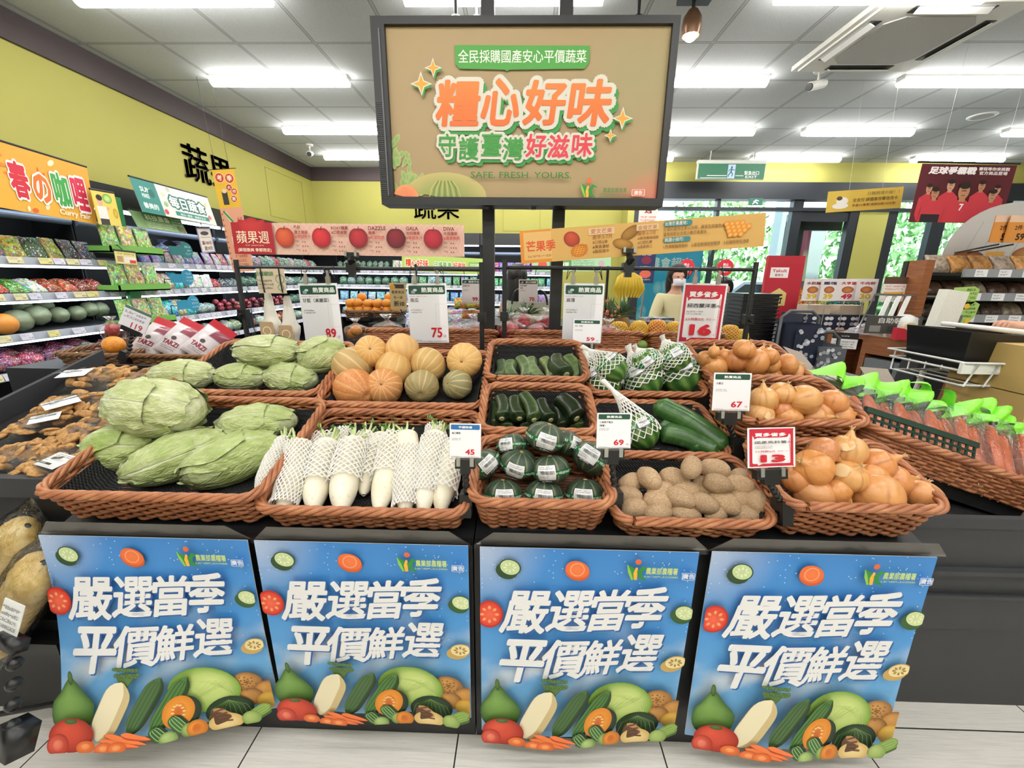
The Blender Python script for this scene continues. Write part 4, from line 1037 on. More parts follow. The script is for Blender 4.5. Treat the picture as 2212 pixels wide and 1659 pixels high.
def radish(px0, py0, px1, py1, wpx, h0, h1, n0, n1, lab, seed, tail=0, fine=False, stalks=True):
 """crown and tip pixels, heights above the basket base; net covers n0..n1 of the length"""
 D = BK['D']; c = on(D, px0, py0, h0); e = on(D, px1, py1, h1); L_ = (e - c).length; rr = pxw(wpx, (c + e) / 2) / 2
 t = thing('white_radish', lab, 'radish', frame(c, e - c, D.up), 'white radishes in the shallow basket'); q = random.Random(seed)
 bend = q.uniform(-.02, .02)
 by = lambda f: bend * math.sin(f * math.pi)
 b = MB(); n = 30; pts = [(L_ * i / n, by(i / n), .004 * math.sin(3 * i / n + seed)) for i in range(n + 1)]
 b.tube(pts, [rr * rad_prof(i / n, tail) for i in range(n + 1)], 20, up=(0, 0, 1)); b.build('radish_root', RAD, t, True)
 if n1 > n0:
  b = MB(); nn = 22 if fine else 13
  flare = lambda f: 1.05 + .05 * math.sin(f * 9 + seed) ** 2 + (.16 * max(0, f - .93) / .07 if not fine else .04) + .10 * max(0, .06 - f) / .06
  net_tubes(b, lambda f: max(rr * .72, rr * rad_prof(n0 + (n1 - n0) * f, 0)) * flare(f) + .003, L_ * n0, L_ * n1, nn, .5 if fine else .62, .0019 if fine else .0021, 34)
  b.v = [(x, y + by(min(1, max(0, x / L_))), z) for x, y, z in b.v]
  b.build('foam_net', FOAM, t)
 if stalks:
  b = MB(); g = MB()
  for k in range(7):
   a = q.uniform(0, 6.28); s_ = q.uniform(.1, .4); l_ = q.uniform(.018, .05); x0 = .006
   p0 = Vector((x0, rr * .3 * math.cos(a), rr * .3 * math.sin(a))); p1 = p0 + Vector((-l_, rr * s_ * 1.5 * math.cos(a), rr * s_ * 1.5 * math.sin(a)))
   b.tube([p0, (p0 + p1) / 2 + Vector((0, .002, .002)), p1], [.0045, .004, .0032], 6)
   if q.random() < .35:
    for _ in range(5):
     c_ = p1 + Vector((q.uniform(-.01, .01), q.uniform(-.012, .012), q.uniform(-.006, .012))); E_ = Euler((q.uniform(0, 6), q.uniform(0, 6), 0)).to_matrix()
     g.add([c_ + E_ @ Vector(v) * .009 for v in ((-1, 0, 0), (0, -.6, .2), (1, 0, 0), (0, .6, .2))], [(0, 1, 2, 3)])
  st = b.build('cut_stalk', STALK, t, True)
  if g.n: g.build('leaf_stub', LEAFY, st)
 return t
W0 = 'white radish'
for i, a in enumerate((
 (700, 940, 676, 1045, 46, .05, .03, .05, .9, 'white radish lying under the others behind the third from the cabbages', 11, 0, False),
 (742, 935, 730, 1050, 46, .05, .03, .0, .9, 'netted radish with a frayed net top behind the middle radishes', 12, 0, True),
 (793, 935, 775, 1055, 46, .055, .03, .1, .85, 'white radish lying under the others between the middle two', 13, 0, False),
 (833, 940, 785, 1068, 48, .055, .03, .1, .8, 'white radish mostly hidden, its thin tip showing between the middle two', 14, 1, False),
 (938, 925, 925, 1050, 44, .05, .03, .0, .9, 'netted radish lying behind the last pair beside the price card', 15, 0, True),
 (618, 950, 573, 1098, 42, .07, .03, .03, .78, 'slim white radish at the cabbage end, net down to its thin tail', 1, 1, True),
 (647, 955, 603, 1106, 60, .1, .045, .08, .93, 'white radish second from the cabbages, sleeved almost to its cut end', 2, 1, True),
 (714, 950, 676, 1108, 58, .09, .04, .12, .66, 'white radish third from the cabbages with an open mesh net and bare lower half', 3, 0, False),
 (770, 945, 738, 1112, 62, .1, .04, .1, .62, 'fat white radish in the middle with a stained bare tip', 4, 0, False),
 (850, 940, 816, 1112, 56, .09, .04, .02, .58, 'white radish with a long bare smooth lower half, fifth from the cabbages', 5, 0, False),
 (876, 935, 873, 1110, 60, .095, .04, .26, .95, 'white radish with bare shoulders above a tight net', 6, 1, True),
 (945, 935, 914, 1110, 58, .1, .04, .10, .80, 'white radish next to last, with pointed bare tail', 7, 1, True),
 (987, 960, 952, 1108, 56, .085, .04, .0, .75, 'last white radish below the radish price card', 8, 1, False))):
 radish(*a)
# --- small dark green pumpkins (kabocha) with green tape and price stickers
def f_kab(N, L, v, r):
 a = attr(N); s = N.new('ShaderNodeSeparateColor'); L.new(a, s.inputs[0]); n1 = noi(N, L, v, 14, 4); n2 = noi(N, L, v, 70, 3)
 c = ramp(N, L, n1, [(.3, '#2B3A2E'), (.6, '#3A4A3C'), (.8, '#4C5A4A')])
 c = mix(N, L, mth(N, L, 'MULTIPLY', s.outputs[0], .6), c, '#97A06E')
 c = mix(N, L, mth(N, L, 'MULTIPLY', ramp(N, L, n2, [(.6, (0, 0, 0, 1)), (.7, (1, 1, 1, 1))]), .4), c, '#6C7A62')
 return c, n1
KAB = vegmat('green_pumpkin_skin', f_kab, .42, .15)
KF = .74
def kdisp(d):
 a = math.atan2(d.y, d.x); s_ = math.hypot(d.x, d.y)
 return 1 - .035 * s_ * (1 - abs(math.sin(a * 5))) ** 2 + .015 * nz(d, 2, 4) - .10 * math.exp(-(s_ / .2) ** 2)
_kb = MB().ball((0, 0, 0), (1, 1, KF), 80, 26, 0, kdisp, None, lambda u, v: ((1 - abs(math.sin(u * 2 * math.pi * 5))) ** 8, 0, 0, 1)).mesh('pumpkin_body', KAB, True)
def ksurf(th, ph, k=1.):      # th from the stalk
 d = Vector((math.sin(th) * math.cos(ph), math.sin(th) * math.sin(ph), math.cos(th))); q = kdisp(d) * k
 return Vector((d.x * q, d.y * q, d.z * q * KF))
def ktape():
 a = Art(.004); Ln = 6.2; Hh = .27
 a.rect(0, -Hh / 2, Ln, Hh / 2, '#12663A')
 b = MB(); b.grid(lambda u, v: (u * Ln, -Hh / 2 + v * Hh, 0), 90, 2, colf=lambda u, v: lin('#12643A')); a.b = b
 for i in range(3): a.text('FRESH VEGETABLE', .2 + i * 2.07, -.07, .13, '#DDEBD8', .02, 0, 'L', 1.15); a.text('新鮮やさい', 1.5 + i * 2.07, -.075, .14, '#DDEBD8', .02, 0, 'L', .5)
 a.b.v = [tuple(ksurf(math.pi / 2 - y * 1.25 + .03, x * 2 * math.pi / Ln, 1.012 + z)) for x, y, z in a.b.v]
 return a.b.mesh('tape_print', GLOSSY)
def sticker_art(W, H, seed=0):
 a = Art(.0006 * W / .06); a.b.grid(lambda u, v: ((u - .5) * W, (v - .5) * H, 0), 8, 6, colf=lambda u, v: lin('#EDEDEE'))
 a.fake(-.42 * W, .25 * H, .4 * W, .45 * H, '#3A3A3A', 2, seed); a.fake(-.42 * W, .06 * H, -.05 * W, .2 * H, '#444444', 2, seed + 1)
 q = random.Random(seed); x = -.3 * W
 while x < .42 * W: wd = q.uniform(.006, .02) * W; a.rect(x, -.02 * H, x + wd, .17 * H, '#2A2A2A'); x += wd + q.uniform(.008, .02) * W
 a.fake(-.42 * W, -.3 * H, .1 * W, -.08 * H, '#444444', 2, seed + 2); a.rect(-.5 * W, -.5 * H, .5 * W, -.38 * H, '#2E2E30'); a.text('進口栗南瓜', 0, -.475 * H, .08 * H, '#EEEEEE', .0, wd=.5 * W)
 return a
_kt = ktape()
def kstick():
 a = sticker_art(.95, .85, 3); a.b.v = [tuple(ksurf(math.pi / 2 - y * 1.25, x, 1.03 + z * .4)) for x, y, z in a.b.v]; return a.b.mesh('sticker_print', GLOSSY)
_kst = kstick()
_kstem = MB().lathe([(0, .0), (.12, .0), (.11, .04), (.09, .09), (0, .1)], 12, wob=lambda a, z: 1 + .12 * math.sin(5 * a)).mesh('stem', STEM, True)
def kabocha(px, py, r, hg, axis, rot, lab, rs=0.):
 E_ = BK['E']; p = on(E_, px, py, hg); rr = pxw(r, p)
 toc = (EYE - p).normalized()
 M = Matrix.Translation(p) @ frame((0, 0, 0), toc - Vector(axis).normalized() * toc.dot(Vector(axis).normalized()), axis) @ Matrix.Rotation(rot, 4, 'Z') @ Matrix.Diagonal((rr, rr, rr, 1))
 t = thing('green_pumpkin', lab, 'pumpkin', M, 'small green pumpkins with tapes')
 put('pumpkin_body', _kb, t); put('stem', _kstem, t, T(0, 0, KF * .86)); put('tape_print', _kt, t); put('sticker_print', _kst, t, Matrix.Rotation(rs, 4, 'Z'))
for a in ((1086, 1066, 42, .045, (0, .3, .95), .1, 'upright dark green pumpkin at the radish end of the front row'),
   (1175, 1066, 41, .045, (.05, .3, .95), 0., 'upright dark green pumpkin in the middle of the front row'),
   (1264, 1066, 43, .045, (0, .3, .95), -.1, 'upright dark green pumpkin at the potato end of the front row'),
   (1045, 1004, 40, .09, (-.65, .1, .75), .25, 'dark green pumpkin leaning behind the radish price card stand, second row'),
   (1121, 1000, 41, .1, (.2, -.1, .95), -.1, 'dark green pumpkin facing out with its sticker upright, second row'),
   (1190, 1014, 42, .1, (-.12, .25, .95), -.25, 'dark green pumpkin with a curled sticker in the gap of the second row'),
   (1277, 990, 45, .105, (.55, .35, .75), -.2, 'tilted dark green pumpkin under the price card of sixty-nine'),
   (1108, 962, 35, .12, (-.1, .5, .9), -.5, 'dark green pumpkin at the back, half hidden behind the top one'),
   (1222, 957, 37, .12, (.3, .5, .8), .8, 'dark green pumpkin at the back with only green tape showing'),
   (1178, 944, 43, .165, (.28, .1, .9), .15, 'dark green pumpkin on top of the pile with a big white sticker')):
 kabocha(*a)
# --- zucchini and cucumbers
def cucmat(name, c0, c1, c2, spk):
 def f(N, L, v, r):
  a = attr(N); s = N.new('ShaderNodeSeparateColor'); L.new(a, s.inputs[0]); n1 = noi(N, L, v, 8, 3); n2 = noi(N, L, v, 150, 2)
  o = N.new('ShaderNodeObjectInfo')
  c = ramp(N, L, n1, [(.3, c0), (.55, c1), (.8, c2)])
  c = mix(N, L, mth(N, L, 'MULTIPLY', s.outputs[0], .55), c, c2)
  c = mix(N, L, mth(N, L, 'MULTIPLY', ramp(N, L, n2, [(.58, (0, 0, 0, 1)), (.66, (1, 1, 1, 1))]), spk), c, '#A9B878')
  c = mix(N, L, s.outputs[1], c, '#BFC08A'); c = mix(N, L, 1., c, o.outputs['Color'], 'MULTIPLY')
  return c, n1
 return vegmat(name, f, .28, .08, spec=.5)
ZUC = cucmat('zucchini_skin', '#2E3D2C', '#3D4F38', '#66784C', .4); ZPALE = cucmat('pale_zucchini_skin', '#4E6048', '#65775A', '#A3AF86', .5); CUC = cucmat('cucumber_skin', '#2C5128', '#3A6433', '#5C824A', .3)
def cuc_mesh(name, mat, prof, bend, facets, ridge, seed):
 n = 40; b = MB()
 def fn(u, v):
  a = u * 2 * math.pi; r_ = prof(v); k = r_ * (1 + ridge * math.cos(a * facets) + .02 * math.sin(v * 9 + seed + a)); x = v
  return (x, k * math.cos(a) + bend * math.sin(v * math.pi), k * math.sin(a))
 b.grid(fn, 40, n, True, 0, lambda u, v: (max(0, math.cos(u * 2 * math.pi * facets)) ** 2 * (.7 + .3 * math.sin(u * 30 + seed)), max(0, (.03 - v) / .03) * .0 + max(0, (v - .985) / .015), 0, 1))
 return b.mesh(name, mat, True)
zp = lambda v: max(.004, .115 * (min(1, (v / .09)) ** .5) * (.92 + .14 * v) * (1 if v < .9 else max(.16, 1 - ((v - .9) / .1) ** 2 * .9)))
cp_ = lambda v: max(.004, .088 * (min(1, (v / .10)) ** .55) * (1 - .08 * v) * (1 if v < .88 else max(.12, (1 - ((v - .88) / .12) ** 2) ** .5)))
_zm = [cuc_mesh('zucchini_body', ZUC, zp, .05, 5, .03, 1), cuc_mesh('zucchini_body', ZUC, zp, -.04, 6, .02, 4)]
_zpm = [cuc_mesh('zucchini_body', ZPALE, zp, .06, 5, .03, 2), cuc_mesh('zucchini_body', ZPALE, zp, -.05, 6, .025, 7)]
_cm = cuc_mesh('cucumber_body', CUC, cp_, .035, 7, .012, 3)
_zend = MB().tube([(0, 0, 0), (.03, 0, 0)], [.04, .032], 10).mesh('stem_end', P('stem_end', '#A9A878', .7), False)
def stick(b, bx, by, fx, fy, h0, h1, wpx, meshes, lab, name, cat, v=0, wk=.115, color='#FFFFFF', grp=None, over=1.0):
 """from the far end pixel to the near end pixel"""
 c = on(b, bx, by, h0); e = on(b, fx, fy, h1); L_ = (e - c).length * over; rr = pxw(wpx, (c + e) / 2) / 2 / wk
 M = frame(c, e - c, b.up) @ Matrix.Diagonal((L_, rr, rr, 1))
 t = thing(name, lab, cat, M, grp)
 o = put(name + '_body', meshes[v % len(meshes)] if isinstance(meshes, list) else meshes, t); o.color = lin(color)
 put('stem_end', _zend, t, T(.985, 0, 0)); return t
F_ = BK['F']; zg = 'dark zucchini on the middle step'
for i, (bx, by, fx, fy, h0, h1, w_, lab, c) in enumerate((
 (1070, 872, 1062, 925, .05, .03, 34, 'green zucchini lowest at the radish end of the dark zucchini pile', '#E8F4C8'),
 (1098, 880, 1097, 930, .05, .03, 32, 'green zucchini in the lower layer, second from the radish end', '#E0EEC0'),
 (1132, 880, 1138, 930, .05, .03, 36, 'green zucchini in the lower layer, partly behind the top green pumpkin', '#D8E8C0'),
 (1172, 882, 1178, 930, .05, .03, 32, 'dark zucchini in the middle of the lower layer', '#B8C8A8'),
 (1205, 880, 1216, 928, .05, .03, 36, 'near black zucchini in the lower layer under the tilted top one', '#8A9A88'),
 (1240, 880, 1256, 932, .05, .03, 38, 'yellow green ended zucchini at the melon end of the lower layer', '#F8FFB0'),
 (1080, 858, 1084, 905, .10, .085, 33, 'glossy dark zucchini first on the upper layer', '#9AA898'),
 (1112, 860, 1122, 905, .10, .085, 34, 'glossy dark zucchini second on the upper layer', '#A0AE9A'),
 (1128, 852, 1154, 908, .11, .09, 33, 'long striped zucchini in the middle of the upper layer', '#C8D8B4'),
 (1168, 866, 1190, 908, .10, .085, 33, 'short dark zucchini fourth on the upper layer', '#7E8C80'),
 (1206, 860, 1246, 905, .11, .09, 42, 'thickest dark zucchini lying at a slant on the upper layer', '#6E7A6C'))):
 stick(F_, bx, by, fx, fy, h0, h1, w_, _zm, lab, 'zucchini', 'zucchini', i, color=c, grp=zg)
G_ = BK['G']
for i, (bx, by, fx, fy, h0, h1, w_, lab, c) in enumerate((
 (1082, 782, 1076, 820, .06, .045, 29, 'pale zucchini nearest the sign post, dark and stubby', '#A8B4A8'), (1104, 784, 1108, 820, .06, .045, 32, 'pale zucchini second from the sign post', '#D8E4C8'),
 (1122, 774, 1138, 820, .065, .045, 31, 'pale striped zucchini third from the sign post', '#DCE6D0'), (1146, 776, 1166, 822, .065, .045, 31, 'pale striped zucchini in the middle of its basket', '#E4EED4'),
 (1172, 776, 1193, 822, .065, .045, 30, 'palest yellow striped zucchini, fifth from the sign post', '#FFFFE0'), (1200, 774, 1224, 810, .09, .075, 40, 'thick dark zucchini lying on the others at the melon end', '#7A887C'),
 (1222, 772, 1252, 822, .065, .045, 33, 'green zucchini with a pale back beside the melon nets', '#D4E4BC'))):
 stick(G_, bx, by, fx, fy, h0, h1, w_, _zpm, lab, 'zucchini', 'zucchini', i, color=c, grp='pale zucchini on the top step')
H_ = BK['H']
stick(H_, 1424, 915, 1520, 972, .04, .03, 44, _cm, 'large green cucumber mostly hidden under the other two', 'cucumber', 'cucumber', 0, .085, '#DDEED8')
stick(H_, 1426, 932, 1552, 976, .05, .035, 46, _cm, 'large green cucumber lower in front, blunt end toward the potatoes', 'cucumber', 'cucumber', 0, .085)
stick(H_, 1412, 872, 1572, 968, .10, .05, 48, _cm, 'longest green cucumber lying diagonally across on top', 'cucumber', 'cucumber', 0, .085, '#E8F4E0')
# --- small striped melons in white foam nets
def f_mel(N, L, v, r):
 n1 = noi(N, L, v, 20, 4); sx = N.new('ShaderNodeSeparateXYZ'); L.new(v, sx.inputs[0])
 a = attr(N); s = N.new('ShaderNodeSeparateColor'); L.new(a, s.inputs[0])
 k = mth(N, L, 'ADD', mth(N, L, 'MULTIPLY', s.outputs[0], .6), mth(N, L, 'MULTIPLY', n1, .7))
 c = ramp(N, L, k, [(.3, '#7E9A52'), (.5, '#5C843E'), (.7, '#44702F'), (.95, '#345C28')])
 return c, n1
MEL = vegmat('striped_melon_skin', f_mel, .35, .05)
_mm = MB().ball((0, 0, 0), (1, 1, 1.06), 72, 28, 0, lambda d: 1 + .01 * nz(d, 2), None, lambda u, v: (.5 + .5 * math.sin(u * 2 * math.pi * 9 + 1.5 * math.sin(v * 14) * .5), 0, 0, 1)).mesh('melon_body', MEL, True)
def melon_net(tail, seed, cover, bendv):
 b = MB(); q = random.Random(seed)
 def rf(f):     # f 0 at the open hem, 1 at the twisted tail end
  z = -cover + (1.08 + cover + tail) * f
  if z < .62: return math.sqrt(max(.02, 1 - (z / 1.06) ** 2)) * 1.05 + (.06 * max(0, .08 - f) / .08)
  e = (z - .62) / (tail + .46); return max(.10, .84 * max(0, 1 - e) ** 1.7) + .22 * max(0, e - .75)
 net_tubes(b, rf, -cover, 1.08 + tail, 16, .52, .03, 46)
 out = []
 for x, y, z in b.v:
  k = max(0, x - .6) ** 2; out.append((y + bendv[0] * k, z + bendv[1] * k, x))
 b.v = out; return b.mesh('foam_net', FOAM, False)
def melon_tape():
 a = Art(.006); b = MB(); b.grid(lambda u, v: (u * 6.2, -.13 + v * .26, 0), 60, 2, colf=lambda u, v: lin('#12683C')); a.b = b
 for i in range(4): a.text('VEGETABLES 新鮮', .15 + i * 1.55, -.07, .13, '#DDEBD8', .02, 0, 'L', 1.2)
 out = []
 for x, y, z in a.b.v:
  zz = .45 + y; r_ = math.sqrt(max(.05, 1 - (zz / 1.06) ** 2)) * 1.085 + z; an = x * 2 * math.pi / 6.2; out.append((r_ * math.cos(an), r_ * math.sin(an), zz))
 a.b.v = out; return a.b.mesh('tape_print', GLOSSY)
_mt = melon_tape()
_ms = sticker_art(.62, .5, 6)
_ms.b.v = [((math.sqrt(max(.05, 1 - ((.5 + y) / 1.06) ** 2)) * 1.10 + z) * math.cos(x * 1.1), (math.sqrt(max(.05, 1 - ((.5 + y) / 1.06) ** 2)) * 1.10 + z) * math.sin(x * 1.1), .5 + y) for x, y, z in _ms.b.v]
_msm = _ms.b.mesh('sticker_print', GLOSSY)
def melon(b, px, py, r, hg, tx, ty, th, rot, lab, seed, cover=.25, tape=True):
 """tail end seen at pixel (tx, ty) with height th above the basket base"""
 p = on(b, px, py, hg); e = on(b, tx, ty, th); rr = pxw(r, p); ax = (e - p); tail = max(.15, ax.length / rr - 1.0)
 toc = (EYE - p).normalized(); an = ax.normalized()
 M = Matrix.Translation(p) @ frame((0, 0, 0), toc - an * toc.dot(an), ax) @ Matrix.Rotation(rot, 4, 'Z') @ Matrix.Diagonal((rr, rr, rr, 1))
 t = thing('netted_melon', lab, 'melon', M, 'small melons in white foam nets')
 put('melon_body', _mm, t); q = random.Random(seed)
 put('foam_net', melon_net(tail, seed, cover, (q.uniform(-.12, .12), q.uniform(-.1, .1))), t)
 if tape: put('tape_print', _mt, t); put('sticker_print', _msm, t, Matrix.Rotation(q.uniform(-.3, .7), 4, 'Z'))
I_ = BK['I']
melon(I_, 1320, 795, 33, .13, 1265, 742, .20, .5, 'netted melon at the back of the top step, nearest the price card of fifty-nine', 4)
melon(I_, 1398, 785, 32, .13, 1370, 748, .2, -.4, 'netted melon at the back of the top step in the middle', 5)
melon(I_, 1455, 775, 34, .14, 1428, 728, .22, .2, 'netted melon at the back with the tallest pale net beside the onions', 6)
melon(I_, 1302, 822, 40, .06, 1258, 762, .14, -.5, 'netted melon at the zucchini end with its tail leaning outward', 1, .75)
melon(I_, 1388, 818, 42, .06, 1352, 752, .16, .1, 'netted melon in the middle front with a short open net tail', 2, .3)
melon(I_, 1470, 812, 43, .06, 1442, 738, .18, .3, 'netted melon at the onion end with a wide fanned net', 3, .05)
melon(H_, 1384, 932, 38, .05, 1322, 812, .20, .0, 'netted melon set down alone beside the large cucumbers', 7, .3)
# --- potatoes
def f_pot(N, L, v, r):
 n1 = noi(N, L, v, 11, 4, .6); n2 = noi(N, L, v, 120, 3)
 c = ramp(N, L, n1, [(.3, '#9C8062'), (.5, '#B4987A'), (.75, '#CAB292')])
 c = mix(N, L, mth(N, L, 'MULTIPLY', ramp(N, L, n2, [(.55, (0, 0, 0, 1)), (.7, (1, 1, 1, 1))]), .22), c, '#7A6448')
 o = N.new('ShaderNodeObjectInfo'); c = mix(N, L, 1., c, o.outputs['Color'], 'MULTIPLY')
 return c, mth(N, L, 'ADD', n1, mth(N, L, 'MULTIPLY', n2, .4))
POT = vegmat('potato_skin', f_pot, .75, .18, .003, .2)
def pot_mesh(seed):
 q = random.Random(seed); eyes = [Vector((q.gauss(0, 1), q.gauss(0, 1), q.gauss(0, 1))).normalized() for _ in range(9)]
 def disp(d):
  k = 1 + .10 * nz(d, 1.1, seed) + .03 * nz(d, 3.3, seed)
  for e in eyes:
   dd = (d - e).length
   if dd < .25: k -= .035 * math.exp(-(dd / .06) ** 2) - .012 * math.exp(-((dd - .11) / .05) ** 2)
  return k
 return MB().ball((0, 0, 0), (1, .78, .72), 36, 22, 0, disp).mesh('potato', POT, True)
_pom = [pot_mesh(s_) for s_ in range(7)]
J_ = BK['J']; q = random.Random(21)
PT = ((1230, 1100, .05, 35, 'long potato at the pumpkin end of the middle row'), (1370, 1070, .08, -70, 'upright oval potato behind the pumpkin-end one'), (1555, 1070, .07, -20, 'brown potato lying flat below the topmost potato'), (1680, 985, .13, 60, 'topmost potato standing up at the back'),
  (1850, 1000, .10, -15, 'potato at the back right behind the biggest one'), (1870, 1105, .10, -20, 'biggest two-lobed grey potato at the onion end of the back'), (2020, 1120, .075, -10, 'potato tucked against the black liner at the onion end'), (1770, 1130, .06, 50, 'potato shaded under the big two-lobed one'),
  (1455, 1160, .055, 10, 'small potato in the middle row, second from the pumpkin end'), (1640, 1160, .06, -10, 'pale brown potato in the centre of the pile'), (1215, 1200, .04, -10, 'dark potato squeezed low at the pumpkin end edge'), (1590, 1215, .06, -35, 'yellow brown potato pointing down in the centre'),
  (1430, 1240, .045, -15, 'flat brown potato above the round grey one'), (1770, 1250, .06, -25, 'round yellowish potato in the third row centre'), (1915, 1245, .055, -35, 'slim potato lying diagonally right of centre'), (2030, 1220, .05, 30, 'dull potato beside the standing one at the onion end'), (2150, 1235, .06, 70, 'large potato standing at the onion end'),
  (1250, 1285, .035, 10, 'large yellow potato at the front corner by the pumpkins'), (1430, 1325, .03, 15, 'round grey potato in the front row'), (1635, 1330, .03, -5, 'wide pale potato in the middle of the front row'), (1865, 1320, .035, 35, 'angular potato in the front row, second from the onions'), (2070, 1335, .03, 0, 'smooth oval potato last in the front row'))
for i, (x, y, hg, an, lab) in enumerate(PT):
 px, py = 1000 + x / 3.403, 720 + y / 3.403; p = on(J_, px, py, hg); s_ = pxw((30 if y > 1180 else 28) * q.uniform(.95, 1.12), p)
 an = R(an); d = Vector((math.cos(an), 0, 0)) + J_.y * math.sin(an)
 o = put('potato', _pom[i % 7], None, Matrix.Translation(p) @ along(J_, d) @ Matrix.Rotation(q.uniform(0, 6), 4, 'X') @ Matrix.Diagonal((s_ * 1.08, s_, s_ * 1.05, 1)))
 tag(o, lab, 'potato', 'potatoes in the shallow basket'); g = q.uniform(.82, 1.08); o.color = (g * 1.02, g, g * .97, 1)
o = put('potato', _pom[3], None, T(on(J_, 1600, 1030, .06), s=.034)); tag(o, 'small potato wedged in the shade under the back pile', 'potato', 'potatoes in the shallow basket')
# --- onions
def f_oni(N, L, v, r):
 a = attr(N); s = N.new('ShaderNodeSeparateColor'); L.new(a, s.inputs[0]); n1 = noi(N, L, v, 9, 4); n2 = noi(N, L, v, 50, 3)
 o = N.new('ShaderNodeObjectInfo')
 c = mix(N, L, n1, o.outputs['Color'], '#D99A5C')
 c = mix(N, L, mth(N, L, 'MULTIPLY', s.outputs[0], .8), c, '#8F4E22')
 c = mix(N, L, mth(N, L, 'MULTIPLY', ramp(N, L, n2, [(.55, (0, 0, 0, 1)), (.75, (1, 1, 1, 1))]), .3), c, '#EBC99A')
 c = mix(N, L, s.outputs[1], c, '#C9A970')
 return c, n1
ONI = vegmat('onion_skin', f_oni, .3, .08, spec=.55); SKIN = P('dry_onion_skin', '#D8B888', .6, var=.2, ns=60); ROOT = P('onion_root', '#9C8358', .9, var=.3, ns=90)
def oni_mesh(seed, tall, neck):
 def disp(d):
  s_ = math.hypot(d.x, d.y); k = 1 + .02 * nz(d, 1.6, seed)
  if d.z > 0: k += neck * math.exp(-(s_ / .17) ** 2) - .05 * math.exp(-((s_ - .33) / .15) ** 2)
  else: k -= .06 * math.exp(-(s_ / .2) ** 2)
  return k
 def cf(u, v):
  l_ = abs(math.sin(u * 2 * math.pi * 14 + math.sin(v * 5) * .6 + seed)); return ((1 - l_) ** 3 * (.5 + .5 * math.sin(u * 37 + seed)), max(0, 1 - v / .07) * .8 + max(0, (v - .95) / .05) * .6, 0, 1)
 return MB().ball((0, 0, 0), (1, 1, tall), 44, 30, 0, disp, None, cf).mesh('onion_bulb', ONI, True)
_om = [oni_mesh(1, .88, .28), oni_mesh(2, 1.0, .40), oni_mesh(3, .8, .18), oni_mesh(4, 1.12, .34)]
def wisps(n, l_, r_, seed, spread):
 b = MB(); q = random.Random(seed)
 for k in range(n):
  a = q.uniform(0, 6.28); s_ = q.uniform(.2, 1) * spread
  b.tube([(0, 0, 0), (s_ * .5 * math.cos(a), s_ * .5 * math.sin(a), l_ * .6), (s_ * math.cos(a + .4), s_ * math.sin(a + .4), l_ * q.uniform(.6, 1))], [r_, r_ * .7, r_ * .2], 4)
 return b
_on_n = wisps(7, .34, .05, 3, .2).mesh('neck', SKIN, False); _on_r = wisps(26, -.14, .014, 5, .3).mesh('root_tuft', ROOT, False)
def flake_mesh(seed):
 q = random.Random(seed)
 def fn(u, v):
  th = .5 + .9 * v; ph = (u - .5) * 1.1 * math.sin(.3 + 2.6 * v); k = 1.025 + .10 * max(0, v - .6) ** 2 * 6 + .03 * math.sin(u * 9 + seed) * v
  return (math.sin(th) * math.cos(ph) * k, math.sin(th) * math.sin(ph) * k, math.cos(th) * k * .92)
 return MB().grid(fn, 10, 10).mesh('loose_skin', SKIN, True)
_fl = [flake_mesh(1), flake_mesh(4)]
OC = ['#C77F3E', '#D08A4A', '#BF7A3C', '#D89A58', '#C8864A', '#B9683A']
def onion(b, px, py, r, hg, ax, lab, i, grp, colr=None, root=False, flake=False):
 p = on(b, px, py, hg); rr = pxw(r, p); ax = Vector(ax)
 M = Matrix.Translation(p) @ frame((0, 0, 0), ax.cross(Vector((.4, .3, .6))), ax) @ Matrix.Diagonal((rr, rr, rr, 1))
 t = thing('onion', lab, 'onion', M, grp); k = i % 4
 o = put('onion_bulb', _om[k], t); o.color = lin(colr or OC[i % 6])
 zt = [.88, 1., .8, 1.12][k]
 put('neck', _on_n, t, T(0, 0, zt * (1 + [.28, .4, .18, .34][k]) - .12))
 put('root_tuft', _on_r, t, T(0, 0, -zt * .93, rz=i))
 if flake: put('loose_skin', _fl[i % 2], t, T(0, 0, 0, rz=i * 1.7))
K_, L__, M__ = BK['K'], BK['L'], BK['M']
def cv(x, y): return 1500 + x / 3.107, 700 + y / 3.107
kg = 'onions in the front corner basket'
